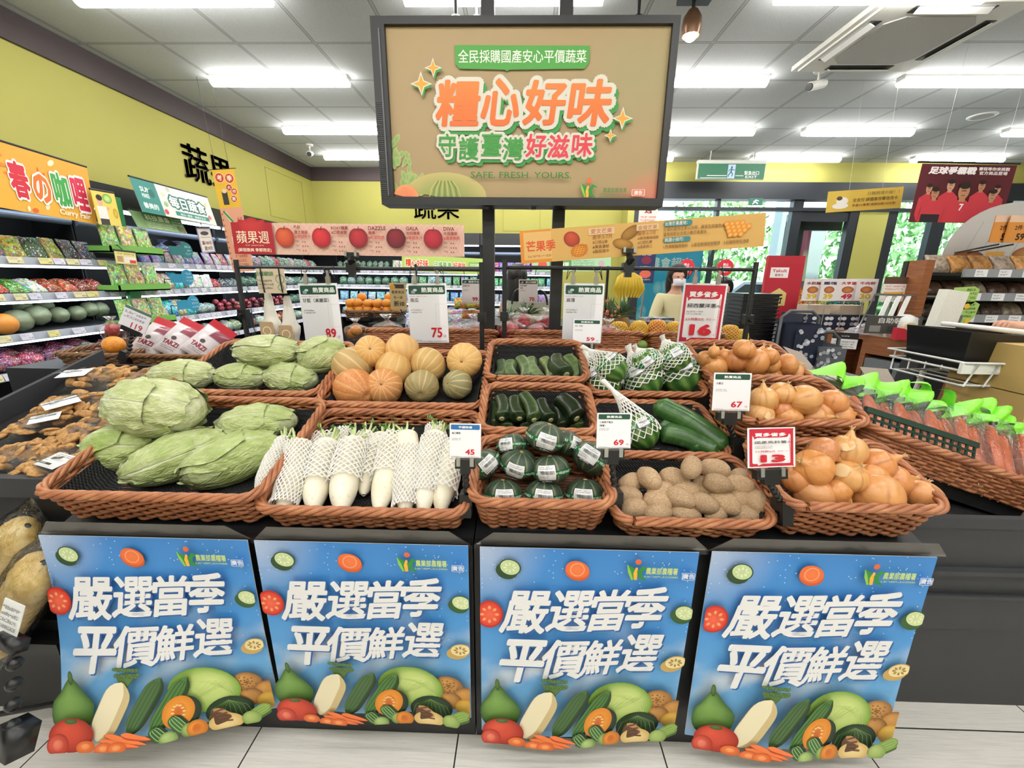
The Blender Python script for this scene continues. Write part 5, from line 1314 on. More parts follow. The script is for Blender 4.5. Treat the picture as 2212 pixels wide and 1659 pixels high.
for i, (x, y, r, hg, ax, lab, kw) in enumerate((
 (862, 858, 33, .15, (.7, -.5, -.3), 'reddish onion lying at the back of the front corner basket', dict(colr='#A85A3E')), (1030, 850, 35, .15, (.05, .1, 1), 'pale upright onion with a papery neck at the back of the front basket', dict(colr='#CFA46A', flake=True)),
 (790, 965, 42, .12, (-.8, -.2, .5), 'large bright orange onion under the price card of thirteen', dict(colr='#CE7F36')), (1205, 948, 36, .11, (.6, -.4, .6), 'orange onion at the outer back side of the front basket', dict(colr='#C9783F')), (1035, 1022, 36, .11, (.1, -.5, .85), 'pale onion with torn skin in the centre of the front basket', dict(flake=True, colr='#D2A05F')),
 (690, 1050, 30, .08, (-.5, .3, .8), 'onion partly hidden behind the price card stand, front basket', dict()), (945, 1130, 36, .07, (.5, -.7, -.3), 'onion with a torn skin patch and root facing out, front row', dict(root=True, flake=True)), (800, 1140, 37, .06, (.75, -.5, -.3), 'pinkish striped onion at the potato end of the front row', dict(colr='#BE8458')),
 (1335, 1052, 36, .075, (.8, -.2, .3), 'orange onion behind the last two of the front row', dict(colr='#C77A44')), (1215, 1148, 50, .07, (.25, .75, .3), 'biggest onion with its hairy root end facing out, front row', dict(colr='#C98C52', flake=True)), (1512, 1155, 42, .05, (.5, .3, .55), 'smooth onion at the outer end of the front row', dict(colr='#CC8A52')),
 (1180, 1045, 34, .09, (.2, .3, .9), 'onion just behind the biggest one of the front row', dict(colr='#CF8B50')), (930, 980, 28, .08, (.2, .3, .9), 'onion mostly hidden below the centre one in the front basket', dict()))):
 onion(K_, *cv(x, y), r, hg + .035, ax, lab, i, kg, **kw)
lg = 'onions in the middle step basket'
for i, (x, y, r, hg, ax, lab, kw) in enumerate((
 (462, 508, 29, .13, (-.15, 0, 1), 'upright onion with a tall pale neck in the middle step basket', dict(colr='#CDA262')), (592, 465, 28, .15, (.1, -.3, .9), 'onion with loose flaky skin at the back of the middle step', dict(flake=True, colr='#CB9A5C')), (735, 508, 32, .14, (.9, .2, .1), 'smooth wide onion lying on its side at the back of the middle step', dict(colr='#CE9A5A')),
 (925, 528, 30, .12, (.5, .5, .6), 'orange onion at the outer back of the middle step basket', dict(colr='#C97F48')), (440, 610, 28, .09, (.2, -.2, .95), 'onion with dry neck wisps next to the price card of sixty-seven', dict(colr='#C49A62', flake=True)), (620, 637, 31, .08, (.3, .6, .6), 'glossy onion in the front row of the middle step, second from the card', dict(colr='#C5894A')),
 (790, 632, 27, .08, (.7, -.55, .3), 'onion with its root end showing in the middle step front row', dict(colr='#BE8A52', root=True)), (962, 620, 33, .075, (.9, -.2, .25), 'striped onion at the outer end of the middle step front row', dict(colr='#CB8B50')), (585, 580, 25, .10, (0, .5, .8), 'red brown onion deep in the middle of the middle step', dict(colr='#B0582E')), (395, 545, 25, .1, (-.4, .3, .8), 'onion half hidden by the price card of sixty-seven', dict()), (850, 590, 24, .09, (0, .5, .8), 'onion showing between the two lying ones on the middle step', dict(colr='#C27848')))):
 onion(L__, *cv(x, y), r, hg + .025, ax, lab, i + 1, lg, **kw)
mg = 'onions in the top step basket'
for i, (x, y, r, hg, ax, lab) in enumerate((
 (85, 238, 22, .12, (.5, .3, .7), 'tan onion at the melon end of the top step pile'), (142, 285, 24, .10, (-.6, -.3, .6), 'onion with fine lines, second from the melons on the top step'), (200, 215, 17, .14, (0, .4, .8), 'small onion at the back of the top step, second from the melons'), (272, 243, 25, .13, (.1, .1, 1), 'upright onion with a frayed neck in the middle of the top step'),
 (335, 168, 24, .19, (.2, -.4, .8), 'topmost onion of the whole top step pile'), (410, 255, 27, .13, (.4, .2, .8), 'glossy orange onion in the middle of the top step, behind the front pair'), (495, 220, 22, .15, (.3, .4, .8), 'pale onion just under the topmost one'), (510, 275, 20, .11, (.2, .5, .7), 'onion squeezed in the second row of the top step'),
 (190, 322, 25, .06, (.2, .3, .8), 'onion behind the price card of sixty-seven on the top step'), (340, 345, 27, .06, (-.5, .2, .75), 'yellow onion with dark markings in the top step front row'), (497, 342, 27, .06, (.05, -.2, .95), 'round onion with a short neck in the top step front row'), (650, 340, 27, .06, (.7, .3, .5), 'onion at the outer end of the top step front row'),
 (625, 275, 25, .11, (.95, -.2, .2), 'onion lying with its neck toward the carrots, top step'), (132, 185, 12, .17, (0, .2, 1), 'tiny onion tip at the back above the melon end'), (430, 300, 22, .08, (.2, .3, .8), 'onion low between the front pair of the top step'))):
 onion(M__, *cv(x, y), r, hg + .02, ax, lab, i + 2, mg)
# ------------------------------------------------------------------ card rails, price cards, banners
RY = 2.05
def rail(px0, px1, pyt, pyb, lab):
 a = aty(px0, pyt, RY); c = aty(px1, pyt, RY); z1 = (a.z + c.z) / 2; z0 = 1.006
 t = thing('card_rail', lab, 'rail', T((a.x + c.x) / 2, RY, z0)); w_ = (c.x - a.x) / 2; h = z1 - z0
 MB().rod((-w_ - .01, 0, h), (w_ + .01, 0, h), .0085, 10).build('crossbar', BLACK, t)
 for s_ in (-1, 1):
  p = MB().rod((s_ * w_, 0, 0), (s_ * w_, 0, h + .035), .012, 10).build('upright', BLACK, t)
  MB().span((s_ * w_ - .02, -.02, h * .42), (s_ * w_ + .02, .02, h * .42 + .045)).rod((s_ * w_, -.02, h * .42 + .02), (s_ * w_, -.045, h * .42 + .02), .008).build('clamp', BLACKP, p)
 return t
rail(512, 1040, 580, 0, 'black pipe rail with price cards hung above the cabbages and pumpkins')
rail(1090, 1632, 580, 0, 'black pipe rail with price cards hung above the zucchini, melons and onions')
GREEN, RED, INK = '#1E4C3A', '#C8202E', '#2A2A2C'
def hot_card(W, H, title, price, unit, sub=None, head='熱賣商品', hc=GREEN, small=False):
 a = Art(.00012); X = lambda u: (u - .5) * W; Y = lambda v: (.5 - v) * H
 a.rect(X(0), Y(1), X(1), Y(0), '#F4F2F6')
 a.rrect(X(.04), Y(.18), X(.96), Y(.035), .03 * W, hc)
 if small: a.text(head, X(.5), Y(.145), .07 * H, '#EDF0E8', .03, wd=.44 * W)
 else:
  a.text(head, X(.64), Y(.15), .085 * H, '#EDF0E8', .035, wd=.56 * W); a.ell(X(.2), Y(.11), .05 * W, .03 * W, '#D8DCD8'); a.rrect(X(.1), Y(.165), X(.2), Y(.12), .01 * W, '#8FA8B0')
  a.fake(X(.05), Y(.225), X(.5), Y(.2), '#C84A50', 1, 3)
 a.text(title, X(.07), Y(.31 if not sub else .29), .068 * H if not small else .06 * H, INK, .012, al='L')
 if sub: a.text(sub, X(.07), Y(.385), .06 * H, INK, .01, al='L')
 a.fake(X(.07), Y(.50), X(.36), Y(.42), '#6A6A6C', 2, 5)
 if not small:
  a.line([(X(.70), Y(.34)), (X(.95), Y(.34))], .004 * W, '#C8C6C8'); a.line([(X(.70), Y(.34)), (X(.70), Y(.72))], .004 * W, '#C8C6C8'); a.line([(X(.70), Y(.72)), (X(.97), Y(.72))], .004 * W, '#C8C6C8')
 if price:
  a.text(price, X(.84 if not small else .80), Y(.91), (.17 if not small else .16) * H, RED, .03, al='R', wd=(.28 if not small else .30) * W)
  a.text(unit, X(.90), Y(.91), .05 * H, '#B8404A', 0, al='C', wd=.08 * W)
 a.fake(X(.05), Y(.965), X(.3), Y(.945), '#7A7A7C', 1, 7); a.line([(X(.05), Y(.975)), (X(.42), Y(.975))], .008 * W, INK); a.line([(X(.6), Y(.975)), (X(.96), Y(.975))], .008 * W, INK); a.fake(X(.43), Y(.99), X(.6), Y(.96), INK, 1, 9)
 return a
def red_card(W, H, title, sub, price, small=''):
 a = Art(.00012); X = lambda u: (u - .5) * W; Y = lambda v: (.5 - v) * H
 a.rect(X(0), Y(1), X(1), Y(0), '#EDE9EC'); a.rect(X(.04), Y(.97), X(.96), Y(.03), '#C4243A'); a.rrect(X(.1), Y(.90), X(.90), Y(.17), .03 * W, '#F3EEF0')
 a.poly([(X(.2), Y(.895)), (X(.33), Y(.895)), (X(.22), Y(.945))], '#F3EEF0')
 a.rrect(X(.1), Y(.25), X(.86), Y(.1), .06 * W, '#C4243A'); a.text('買多省多', X(.48), Y(.225), .095 * H, '#F6F0F0', .045, wd=.66 * W)
 a.poly([(X(.13), Y(.22)), (X(.25), Y(.22)), (X(.14), Y(.29))], '#C4243A')
 for k in range(26): a.rect(X(.865), Y(.27 + k * .024), X(.885), Y(.258 + k * .024), '#C4243A' if k % 2 else '#6A2430')
 for u, v in ((.07, .955), (.93, .955), (.07, .045), (.93, .045)): a.ring(X(u), Y(v), .012 * W, .006 * W, '#8A1C2C', 8)
 a.fake(X(.4), Y(.26), X(.7), Y(.24), '#8A3A44', 1, 2)
 a.text(title, X(.13), Y(.395), .07 * H, INK, .012, al='L', wd=.66 * W); a.text(small or '(粒)', X(.80), Y(.39), .045 * H, INK, 0, al='L', wd=.1 * W)
 a.fake(X(.13), Y(.52), X(.5), Y(.44), '#6A5A5C', 2, 3)
 a.text(sub, X(.13), Y(.61), .048 * H, '#B02434', .015, al='L', wd=.42 * W); a.text('平均一入', X(.6), Y(.605), .038 * H, '#B02434', 0, al='L', wd=.22 * W)
 a.text(price, X(.5), Y(.86), .19 * H, '#C4202E', .06, wd=.52 * W); a.text('元', X(.82), Y(.86), .03 * H, '#B8404A')
 return a
def hung_card(px, py0, py1, W, art, lab, Y=RY - .03, tilt=0., group=None, sleeve=True):
 """card hung from the rail by a wire hanger with two clips; py0 top of the card"""
 p0 = aty(px, py0, Y); p1 = aty(px, py1, Y); H = p0.z - p1.z
 t = thing('hanging_price_card', lab, 'price card', T((p0 + p1) / 2, ry=tilt), group)
 MB().span((-W / 2, -.0006, -H / 2), (W / 2, .0006, H / 2)).build('card', WHITE, t)
 art(W, H).build('print', t, face_frame((0, -.0008, 0), (1, 0, 0)))
 if sleeve: MB().grid(lambda u, v: ((u - .5) * W * 1.1, -.004 - .003 * math.sin(u * 5), (v - .5) * H * 1.06), 6, 6).build('clear_sleeve', CLEARP, t)
 b = MB(); zr = aty(px, 580, RY).z - (p0 + p1).z / 2 - .002; hh = H / 2
 for s_ in (-1, 1):
  b.tube([(s_ * .075, .03, zr + .012), (s_ * .075, .022, zr + .012), (s_ * .078, .016, zr), (s_ * .085, .01, zr - .05), (s_ * .07, .0, hh + .055), (s_ * .05, 0, hh + .05)], .0022, 5)
 b.tube([(-.05, 0, hh + .05), (-.035, 0, hh + .075), (.035, 0, hh + .075), (.05, 0, hh + .05)], .0022, 5)
 o = b.build('wire_hanger', BLACKP, t, True)
 b = MB()
 for s_ in (-1, 1): b.box((s_ * .055, 0, hh + .015), (.022, .014, .034)).rod((s_ * .055, -.01, hh + .03), (s_ * .055, .01, hh + .03), .008)
 for s_ in (-1, 1): MB().box((s_ * .055, -.002, hh + .015), (.02, .014, .034)).box((s_ * .055, 0, hh + .045), (.012, .008, .03)).build('clip', film('clip_%d%d' % (px, s_), '#D8D4CC', .5, 10, .35, '#C8C0B4'), o)
 return t
hung_card(694, 612, 742, .193, lambda W, H: hot_card(W, H, '甘藍（高麗菜）', '89', '元/粒'), 'white hanging price card with a red eighty-nine above the cabbages', tilt=-.02)
hung_card(925, 612, 740, .193, lambda W, H: hot_card(W, H, '南瓜', '75', '元/粒'), 'white hanging price card with a red seventy-five above the pumpkins', tilt=-.02)
hung_card(1259, 612, 740, .193, lambda W, H: hot_card(W, H, '扁蒲', '', ''), 'white hanging price card with a green header and no price showing, beside the sign post')
hung_card(1516, 612, 742, .208, lambda W, H: red_card(W, H, '紐西蘭洋蔥', '2入特價32元', '16'), 'red-bordered hanging price card with a large sixteen above the onions', tilt=.01)
def small_hung(px, py0, py1, W, Y, art, lab):
 p0 = aty(px, py0, Y); p1 = aty(px, py1, Y); H = p0.z - p1.z
 t = thing('hanging_price_card', lab, 'price card', T((p0 + p1) / 2)); zr = 1.46 - (p0.z + p1.z) / 2
 MB().span((-W / 2, -.0006, -H / 2), (W / 2, .0006, H / 2)).build('card', WHITE, t)
 art(W, H).build('print', t, face_frame((0, -.0008, 0), (1, 0, 0)))
 b = MB()
 for s_ in (-1, 1): b.tube([(s_ * W * .35, 0, H / 2 - .005), (s_ * W * .35, 0, H / 2 + .03), (s_ * W * .4, .01, zr)], .0025, 5)
 b.build('wire_hanger', BLACKP, t)
far_rail_y = 2.75
small_hung(1018, 603, 655, .125, far_rail_y, lambda W, H: hot_card(W, H, '金蜜地瓜', '99', '元', head='蔬果平台', hc='#2E4A44'), 'small white hanging price card with a red ninety-nine next to the first sign post')
small_hung(1141, 604, 655, .125, far_rail_y, lambda W, H: hot_card(W, H, '珍珠蓮霧', '70', '元', sub='精選', head='紳士吃雙薪', hc='#3A3034'), 'small white hanging price card with a red seventy seen between the sign posts')
t = thing('card_rail', 'thin black pipe rail behind the sign posts carrying the two small cards', 'rail', T(-.15, far_rail_y, .9))
MB().rod((-.55, 0, .56), (.7, 0, .56), .007).build('crossbar', BLACK, t)
for x in (-.55, .7): MB().rod((x, 0, -.1), (x, 0, .58), .009).build('upright', BLACK, t)
# clip-on price cards
def clip_card(px0, py0, px1, py1, pxs, pys, Y, art, lab, lean=.25, dz=0., yaw=0.):
 """card spans the pixels; its clip stand clamps at (pxs, pys)"""
 p0 = aty(px0, py0, Y); p1 = aty(px1, py1, Y); W = p1.x - p0.x; H = (p0.z - p1.z) / math.cos(lean) * .96
 c = (p0 + p1) / 2
 t = thing('price_card_stand', lab, 'price card', T(c, rx=-lean, rz=yaw))
 MB().span((-W / 2, -.0012, -H / 2), (W / 2, .0012, H / 2)).build('card_holder', CLEARP, t)
 art(W * .93, H * .93).build('print', t, face_frame((0, -.0016, H * .02), (1, 0, 0)))
 b = MB().box((0, .004, -H / 2 - .012), (W * .6, .02, .024)).box((0, .004, -H / 2 - .028), (W * .3, .018, .02)); st = b.build('clip_base', BLACKP, t)
 b = MB()
 for s_ in (-1, 1): b.box((s_ * W * .2, -.006, -H / 2 - .006), (.010, .006, .022))
 b.build('chrome_clip', STEEL, st)['label'] = 'two chrome clips'
 M = (Matrix.Translation(c) @ Euler((-lean, 0, yaw)).to_matrix().to_4x4()).inverted()
 e = M @ aty(pxs, pys, Y + .01)
 s0 = Vector((0, .004, -H / 2 - .035)); n = 5; b = MB()
 for k in range(n):
  q_ = s0.lerp(e, (k + .5) / n); b.ball(q_, (.0095, .0095, .011), 10, 7).tube([s0.lerp(e, k / n), s0.lerp(e, (k + 1) / n)], .006, 8)
 b.build('ball_joint_neck', BLACKP, t, True)
 MB().box(e, (.034, .045, .03)).box(e + Vector((0, .012, -.03)), (.03, .012, .04)).box(e + Vector((0, -.014, -.03)), (.03, .012, .04)).build('clamp', BLACKP, t)
 return t
clip_card(968, 913, 1042, 992, 1008, 1075, .99, lambda W, H: hot_card(W, H, '進口蘿蔔', '45', '', sub=None, head='平穩物價', hc='#2F6CA8', small=True), 'clip-on price card with a blue header and red forty-five between radishes and small pumpkins', lean=.15)
clip_card(1288, 890, 1362, 972, 1328, 1070, 1.0, lambda W, H: hot_card(W, H, '小黑栗子南瓜', '69', '元/粒', sub='（裸賣）', head='熱賣商品', small=True), 'clip-on price card with a red sixty-nine leaning in front of the lone netted melon', lean=.15, yaw=.05)
clip_card(1542, 803, 1616, 892, 1590, 955, 1.24, lambda W, H: hot_card(W, H, '大黃瓜', '67', '元/條', small=True), 'clip-on price card with a red sixty-seven between the melons and the onions', lean=.15)
clip_card(1237, 688, 1297, 745, 1262, 775, 1.9, lambda W, H: hot_card(W, H, '櫛瓜（裸賣）', '59', '元/條', small=True), 'clip-on price card with a red fifty-nine at the back of the melon basket', lean=.1, yaw=-.12)
clip_card(1612, 923, 1716, 1012, 1690, 1090, .97, lambda W, H: red_card(W, H, '國產馬鈴薯', '2入特價26元', '13'), 'clip-on red-bordered price card with thirteen between potatoes and front onions', lean=.25, yaw=.12)
# long banners on clips above the rail
def apple_banner():
 p0 = aty(507, 515, RY + .02); p1 = aty(1003, 521, RY + .02); L_ = (p1 - p0).length; H = .146; u = (p1 - p0).normalized()
 t = thing('apple_banner', 'long pink banner with five apples and a red title panel on a rail clip', 'banner', face_frame((p0 + p1) / 2, u))
 MB().span((-L_ / 2, -H / 2, -.002), (L_ / 2, H / 2, 0)).build('panel', P('banner_pink', '#E2B8A8', .6), t)
 a = Art(); X = lambda q: (q - .5) * L_; Y = lambda v: (.5 - v) * H
 a.rect(X(.178), Y(1), X(1), Y(0), '#E0B6A4')
 for k in range(38):
  x = X(.178) + k * .03
  for s_ in (-1, 1): a.line([(min(X(1), max(X(.178), x - s_ * .06)), Y(1)), (min(X(1), max(X(.178), x + s_ * .06)), Y(0))], .0016, '#EBCCBC')
 a.rect(X(0), Y(1), X(.178), Y(0), '#A8242E'); a.ell(X(.09), Y(.1), .07, .06, '#C43A3A', '#A8242E', shape=lambda x: 1 if math.sin(x) < .6 else .6)
 a.text('蘋果週', X(.088), Y(.66), .058, '#F4E2C4', .004, wd=.16); a.fake(X(.05), Y(.76), X(.135), Y(.68), '#E0B49A', 1, 1)
 a.text('(鮮甜脆爽 季節限定)', X(.09), Y(.94), .02, '#F4DCC8', .02, wd=.165)
 for u_, c0, c1, nm, s1, s2 in ((.228, '#D8663E', '#A8342C', 'FUJI', '富士蘋果', '#清甜多汁'), (.388, '#D83A3E', '#9C1C2A', 'ROXY蘋果', '#口感爽脆', ''), (.548, '#C0343C', '#801C2C', 'DAZZLE', '蘋果', '#紅甜甜脆'), (.71, '#8C2A34', '#5A1824', 'GALA', '加拉蘋果', '#香甜多汁'), (.87, '#BC2E3C', '#8C1C2C', 'DIVA', '天后蘋果', '#濃香爽脆')):
  a.ell(X(u_), Y(.45), .046, .047, c0, c1, hl=(-.2, .4), shape=lambda x: 1 - .10 * math.exp(-((x - 1.57) / .3) ** 2) - .05 * math.exp(-((x - 4.71) / .3) ** 2))
  a.line([(X(u_), Y(.22)), (X(u_) + .004, Y(.10))], .004, '#5A3A24')
  x = X(u_ + .045); a.text(nm, x, Y(.2), .017, '#7A2A2C', .02, al='L'); a.text(s1, x, Y(.34), .016, '#A02A30' , .02, al='L')
  if s2: a.text(s2, x, Y(.48), .016, '#C83A3C', .012, al='L')
  for k in range(3):
   a.fake(x, Y(.62 + k * .14), x + .022, Y(.52 + k * .14), '#8A6A60', 1, k); a.text('★★★'[:2 + k % 2], x + .03, Y(.62 + k * .14), .010, '#8A4A40', 0, al='L')
 a.build('print', t)
def mango_banner():
 p0 = aty(1124, 535, RY + .02); p1 = aty(1652, 496, RY + .02); L_ = (p1 - p0).length; H = .15; u = (p1 - p0).normalized()
 t = thing('mango_banner', 'long orange-tan banner with mangoes tilted upward on a rail clip', 'banner', face_frame((p0 + p1) / 2, u))
 MB().span((-L_ / 2, -H / 2, -.002), (L_ / 2, H / 2, 0)).build('panel', P('banner_tan', '#D2A860', .6), t)
 a = Art(); X = lambda q: (q - .5) * L_; Y = lambda v: (.5 - v) * H
 a.rect(X(0), Y(1), X(1), Y(0), '#D0A45C'); a.rect(X(0), Y(1), X(.13), Y(0), '#D88A30'); a.rect(X(.015), Y(.9), X(.13), Y(.06), '#DDB06C')
 a.text('芒果季', X(.025), Y(.66), .05, '#D0562C', .03, al='L', wd=.14); a.fake(X(.03), Y(.86), X(.125), Y(.74), '#9A6A34', 1, 3)
 a.ell(X(.215), Y(.36), .04, .034, '#C8502C', '#8C2E24', -.5, hl=(-.3, .4)); a.ell(X(.245), Y(.72), .042, .03, '#E8A23C', '#C8782A', .2)
 for k in range(-2, 3): a.line([(X(.245) + k * .014 - .01, Y(.9)), (X(.245) + k * .014 + .01, Y(.55))], .002, '#B86A24'); a.line([(X(.245) - .036, Y(.72) + k * .010), (X(.245) + .036, Y(.72) + k * .010 + .004)], .002, '#B86A24')
 a.rect(X(.285), Y(.28), X(.39), Y(.08), '#D8BC90'); a.text('愛文芒果', X(.337), Y(.25), .022, '#B8503C', .008, wd=.1); a.text('產季:5-7月', X(.3), Y(.42), .02, '#A86A34', .004, al='L');
 for k, s_ in enumerate(('#口感Q嫩', '#果香濃郁', '#酸甜適中')): a.text(s_, X(.3), Y(.56 + k * .14), .016, '#7A4A28', 0, al='L')
 a.ell(X(.455), Y(.30), .05, .026, '#A87830', '#7A5220', .55, hl=(-.3, .4)); a.ell(X(.425), Y(.62), .05, .024, '#B8883A', '#8A5E24', -.25, hl=(-.2, .4))
 a.rect(X(.48), Y(.26), X(.57), Y(.08), '#D8BC90'); a.text('金煌芒果', X(.525), Y(.24), .02, '#B8603C', .008, wd=.09); a.text('產季:6-7月', X(.485), Y(.4), .018, '#A86A34', .004, al='L')
 for k, s_ in enumerate(('#果肉纖維細膩', '#口感扎實', '#清香爽口')): a.text(s_, X(.485), Y(.53 + k * .13), .014, '#7A4A28', 0, al='L')
 a.rrect(X(.59), Y(.2), X(.705), Y(.04), .01, '#3E8088'); a.text('台灣芒果產地：', X(.595), Y(.175), .018, '#E8E0C8', .008, al='L', wd=.105)
 a.text('芒果的產地主要以台南、屏東及高雄為主、', X(.59), Y(.34), .018, '#7A5428', 0, al='L', wd=.29); a.text('臺東與彰化也有少數芒果產地', X(.59), Y(.49), .018, '#7A5428', 0, al='L', wd=.2)
 a.rrect(X(.59), Y(.68), X(.70), Y(.53), .01, '#3E8088'); a.text('挑選小技巧：', X(.595), Y(.655), .017, '#E8E0C8', .008, al='L', wd=.09)
 a.text('1.色澤鮮豔帶果粉　2.果型飽滿底部圓滑　3.近聞時帶有清香', X(.59), Y(.86), .018, '#7A5428', 0, al='L', wd=.40)
 for r_ in range(4):
  for c_ in range(5 - abs(r_ - 1)): a.ell(X(.885) + (c_ - 2) * .024 + r_ * .006, Y(.25 + r_ * .11), .014, .012, '#EFB04C', '#D07C30', .6, n=8)
 a.build('print', t)
apple_banner(); mango_banner()
def banner_clip(px, py0, py1, lab):
 p = aty(px, 578, RY - .012); t = thing('banner_clip', lab, 'clip', T(p)); h = aty(px, py0, RY).z - p.z
 MB().box((0, .012, 0), (.05, .05, .045)).box((0, 0, -.03), (.03, .03, .03)).build('clamp', BLACKP, t)
 MB().tube([(0, 0, .02), (.006, -.012, h * .45), (0, .008, h - .02)], [.017, .02, .013], 10).box((0, .012, h - .005), (.062, .024, .022)).build('arm', BLACKP, t)
 b = MB()
 for s_ in (-1, 1): b.box((s_ * .024, -.002, h), (.011, .008, .024))
 b.build('chrome_clip', STEEL, t)['label'] = 'chrome clip jaws'
banner_clip(760, 548, 600, 'black swivel clip holding the apple banner'); banner_clip(1357, 540, 600, 'black swivel clip holding the mango banner')
def net_bag_sign():       # card with net bags hanging at the cabbage end of the rail
 p0 = aty(552, 580, RY - .03); p1 = aty(620, 634, RY - .03); c = (p0 + p1) / 2; W = p1.x - p0.x; H = p0.z - p1.z
 t = thing('net_bag_sign', 'beige square card with green writing tied to the rail above the cabbages', 'sign', T(c))
 MB().span((-W / 2, -.001, -H / 2), (W / 2, .001, H / 2)).build('card', P('beige_card', '#CBB8A0', .7), t)
 a = Art(); a.text('自備網袋', -.03, H * .2, .022, '#3E7A50', .01, wd=.09); a.fake(-.07, -.04, .01, .01, '#6A7A60', 3, 2); a.ring(.045, .01, .02, .003, '#4E8A5C'); a.ring(.045, -.03, .014, .003, '#4E8A5C')
 a.build('print', t, face_frame((0, -.0015, 0), (1, 0, 0)))
 for x in (-.045, .045): MB().tube([(x, -.004, H / 2 + .01), (x + .003, -.006, 0), (x + .006, -.004, -.055)], .003, 5).build('cable_tie', BLACKP, t)
net_bag_sign()
def white_bag(px, py0, py1, W, lab, seed):
 p0 = aty(px, py0, RY + .03); p1 = aty(px, py1, RY + .03); H = p0.z - p1.z; t = thing('hanging_net_bag', lab, 'bag', T(p1), 'white net bags on the rail')
 def fn(u, v):
  wv = W * (.25 + .75 * (1 - v) ** .7 if v > .4 else .62 + .4 * math.sin(min(1, v / .4) * 1.5)); d = .03 * (1 - v) + .004
  a = u * 2 * math.pi; return (wv / 2 * math.cos(a) + .004 * nz((u * 8, v * 6, seed)), d * math.sin(a) + .006 * nz((u * 9, v * 7, seed + 4)), v * H)
 MB().grid(fn, 24, 16, True).build('bag_body', P('thin_white_plastic', '#DCD8CE', .5), t, True)
 a = Art(); a.rrect(-.035, .01, .035, .1, .01, '#B89A72'); a.ring(0, .055, .02, .004, '#E8E2D4'); a.fake(-.02, .015, .02, .03, '#6A5A40', 1, 2)
 a.build('print', t, face_frame((0, -.045, 0), (1, 0, 0)))
white_bag(592, 625, 735, .09, 'white net bag with a brown label hanging next to the first rail post', 1); white_bag(632, 640, 742, .1, 'white bag hanging behind the price card of eighty-nine', 2)
# ------------------------------------------------------------------ chillers along the walls
STRIP = emit('chiller_strip_light', (.82, .92, 1., 1), STRIP_E)
INNER = P('chiller_inner_black', '#15171B', .5); LIP = P('chiller_lip', '#A9AEB8', .35); SHELFM = P('chiller_shelf', '#6E747C', .4, .3)
LEVELS = (1.47, 1.235, .975, .735)
def chiller(M, L_, lab, sid, seed, tags):
 """front at y = 0, length along x, interior toward +y"""
 t = thing('open_chiller', lab, 'chiller', M)
 b = MB().span((.0, .62, .0), (L_, .70, 2.12)).span((0, -.02, 0), (L_, .62, .42)).span((0, .0, .42), (.03, .62, 1.0)).span((L_ - .03, 0, .42), (L_, .62, 1.0)); b.build('cabinet', INNER, t)
 MB().span((0, .12, 1.98), (L_, .62, 2.115)).span((0, .10, 1.93), (L_, .16, 2.115)).build('canopy', P('canopy_black', '#202226', .35), t)
 for x in (0.0, L_ - .012): MB().span((x, .30, .42), (x + .012, .62, 1.98)).build('side_panel', INNER, t)
 o = MB().rod((0.02, .3, 1.80), (L_ - .02, .3, 1.80), .028, 14).build('night_blind', P('blind_grey', '#7E8AA2', .35), t)
 q = random.Random(seed)
 for k, z in enumerate(LEVELS):
  d = .50 if k < 3 else .62
  s_ = MB().add([(0.01, .0, z), (L_ - .01, 0, z), (L_ - .01, d, z + .07), (.01, d, z + .07), (0.01, .0, z - .02), (L_ - .01, 0, z - .02), (L_ - .01, d, z + .05), (.01, d, z + .05)], [(0, 1, 2, 3), (7, 6, 5, 4), (0, 4, 5, 1), (1, 5, 6, 2), (3, 2, 6, 7), (0, 3, 7, 4)]).build('shelf', SHELFM, t)
  MB().box((L_ / 2, -.012, z + .004), (L_ - .02, .012, .052), rx=-.25).build('price_rail', LIP, s_)
  a = Art(.0005); a.rect(.02, -.024, L_ - .02, .024, '#9EA4B0'); x = .03
  while x < L_ - .1:
   w_ = q.choice((.07, .07, .085)); c = q.choice(tags); a.rect(x, -.021, x + w_, .021, c); a.fake(x + .006, .0, x + w_ * .7, .016, '#7A7A88', 2, q.randint(0, 99)); a.fake(x + w_ * .6, -.018, x + w_ * .92, .0, '#5A5A66', 1, q.randint(0, 99)); x += w_ + q.choice((.006, .012, .05, .09))
  a.build('price_tag_print', s_, Matrix.Translation((0, -.021, z + .004)) @ Euler((math.pi / 2 - .25, 0, 0)).to_matrix().to_4x4())
  if k < 3: MB().box((L_ / 2, .01, z - .03), (L_ - .06, .022, .014)).build('light_strip', STRIP, s_)
 MB().box((L_ / 2, .20, 1.92), (L_ - .06, .03, .016)).build('light_strip', STRIP, t)
 return t
LX = XL + .12       # chiller fronts along the side wall
def bayM(y0): return Matrix.Translation((LX + .055, y0, 0)) @ Matrix.Rotation(math.pi / 2, 4, 'Z')
TAGW = ('#D5D3E4', '#DAD8DC', '#CFCDE0'); TAGY = ('#D9CF86', '#D8D0A0', '#D5D3E4')
bays = [('near bay of the side chiller', bayM(1.15), 2.27, TAGY), ('middle bay of the side chiller', bayM(3.43), 1.57, TAGW), ('corner bay of the side chiller', bayM(5.01), 2.0, TAGW)]
BWY = YB - .2
bays += [('back wall chiller', Matrix.Translation((-3.28, BWY, 0)), 2.55, TAGW), ('far end of the back chiller', Matrix.Translation((-.72, BWY, 0)), 1.32, TAGW)]
for i, (nm, M, L_, tg) in enumerate(bays):
 chiller(M, L_, ('long black open chiller, ' if 'bay' in nm else 'black open chiller standing at the ') + nm + ', with lit shelves', i, i * 5 + 3, tg)
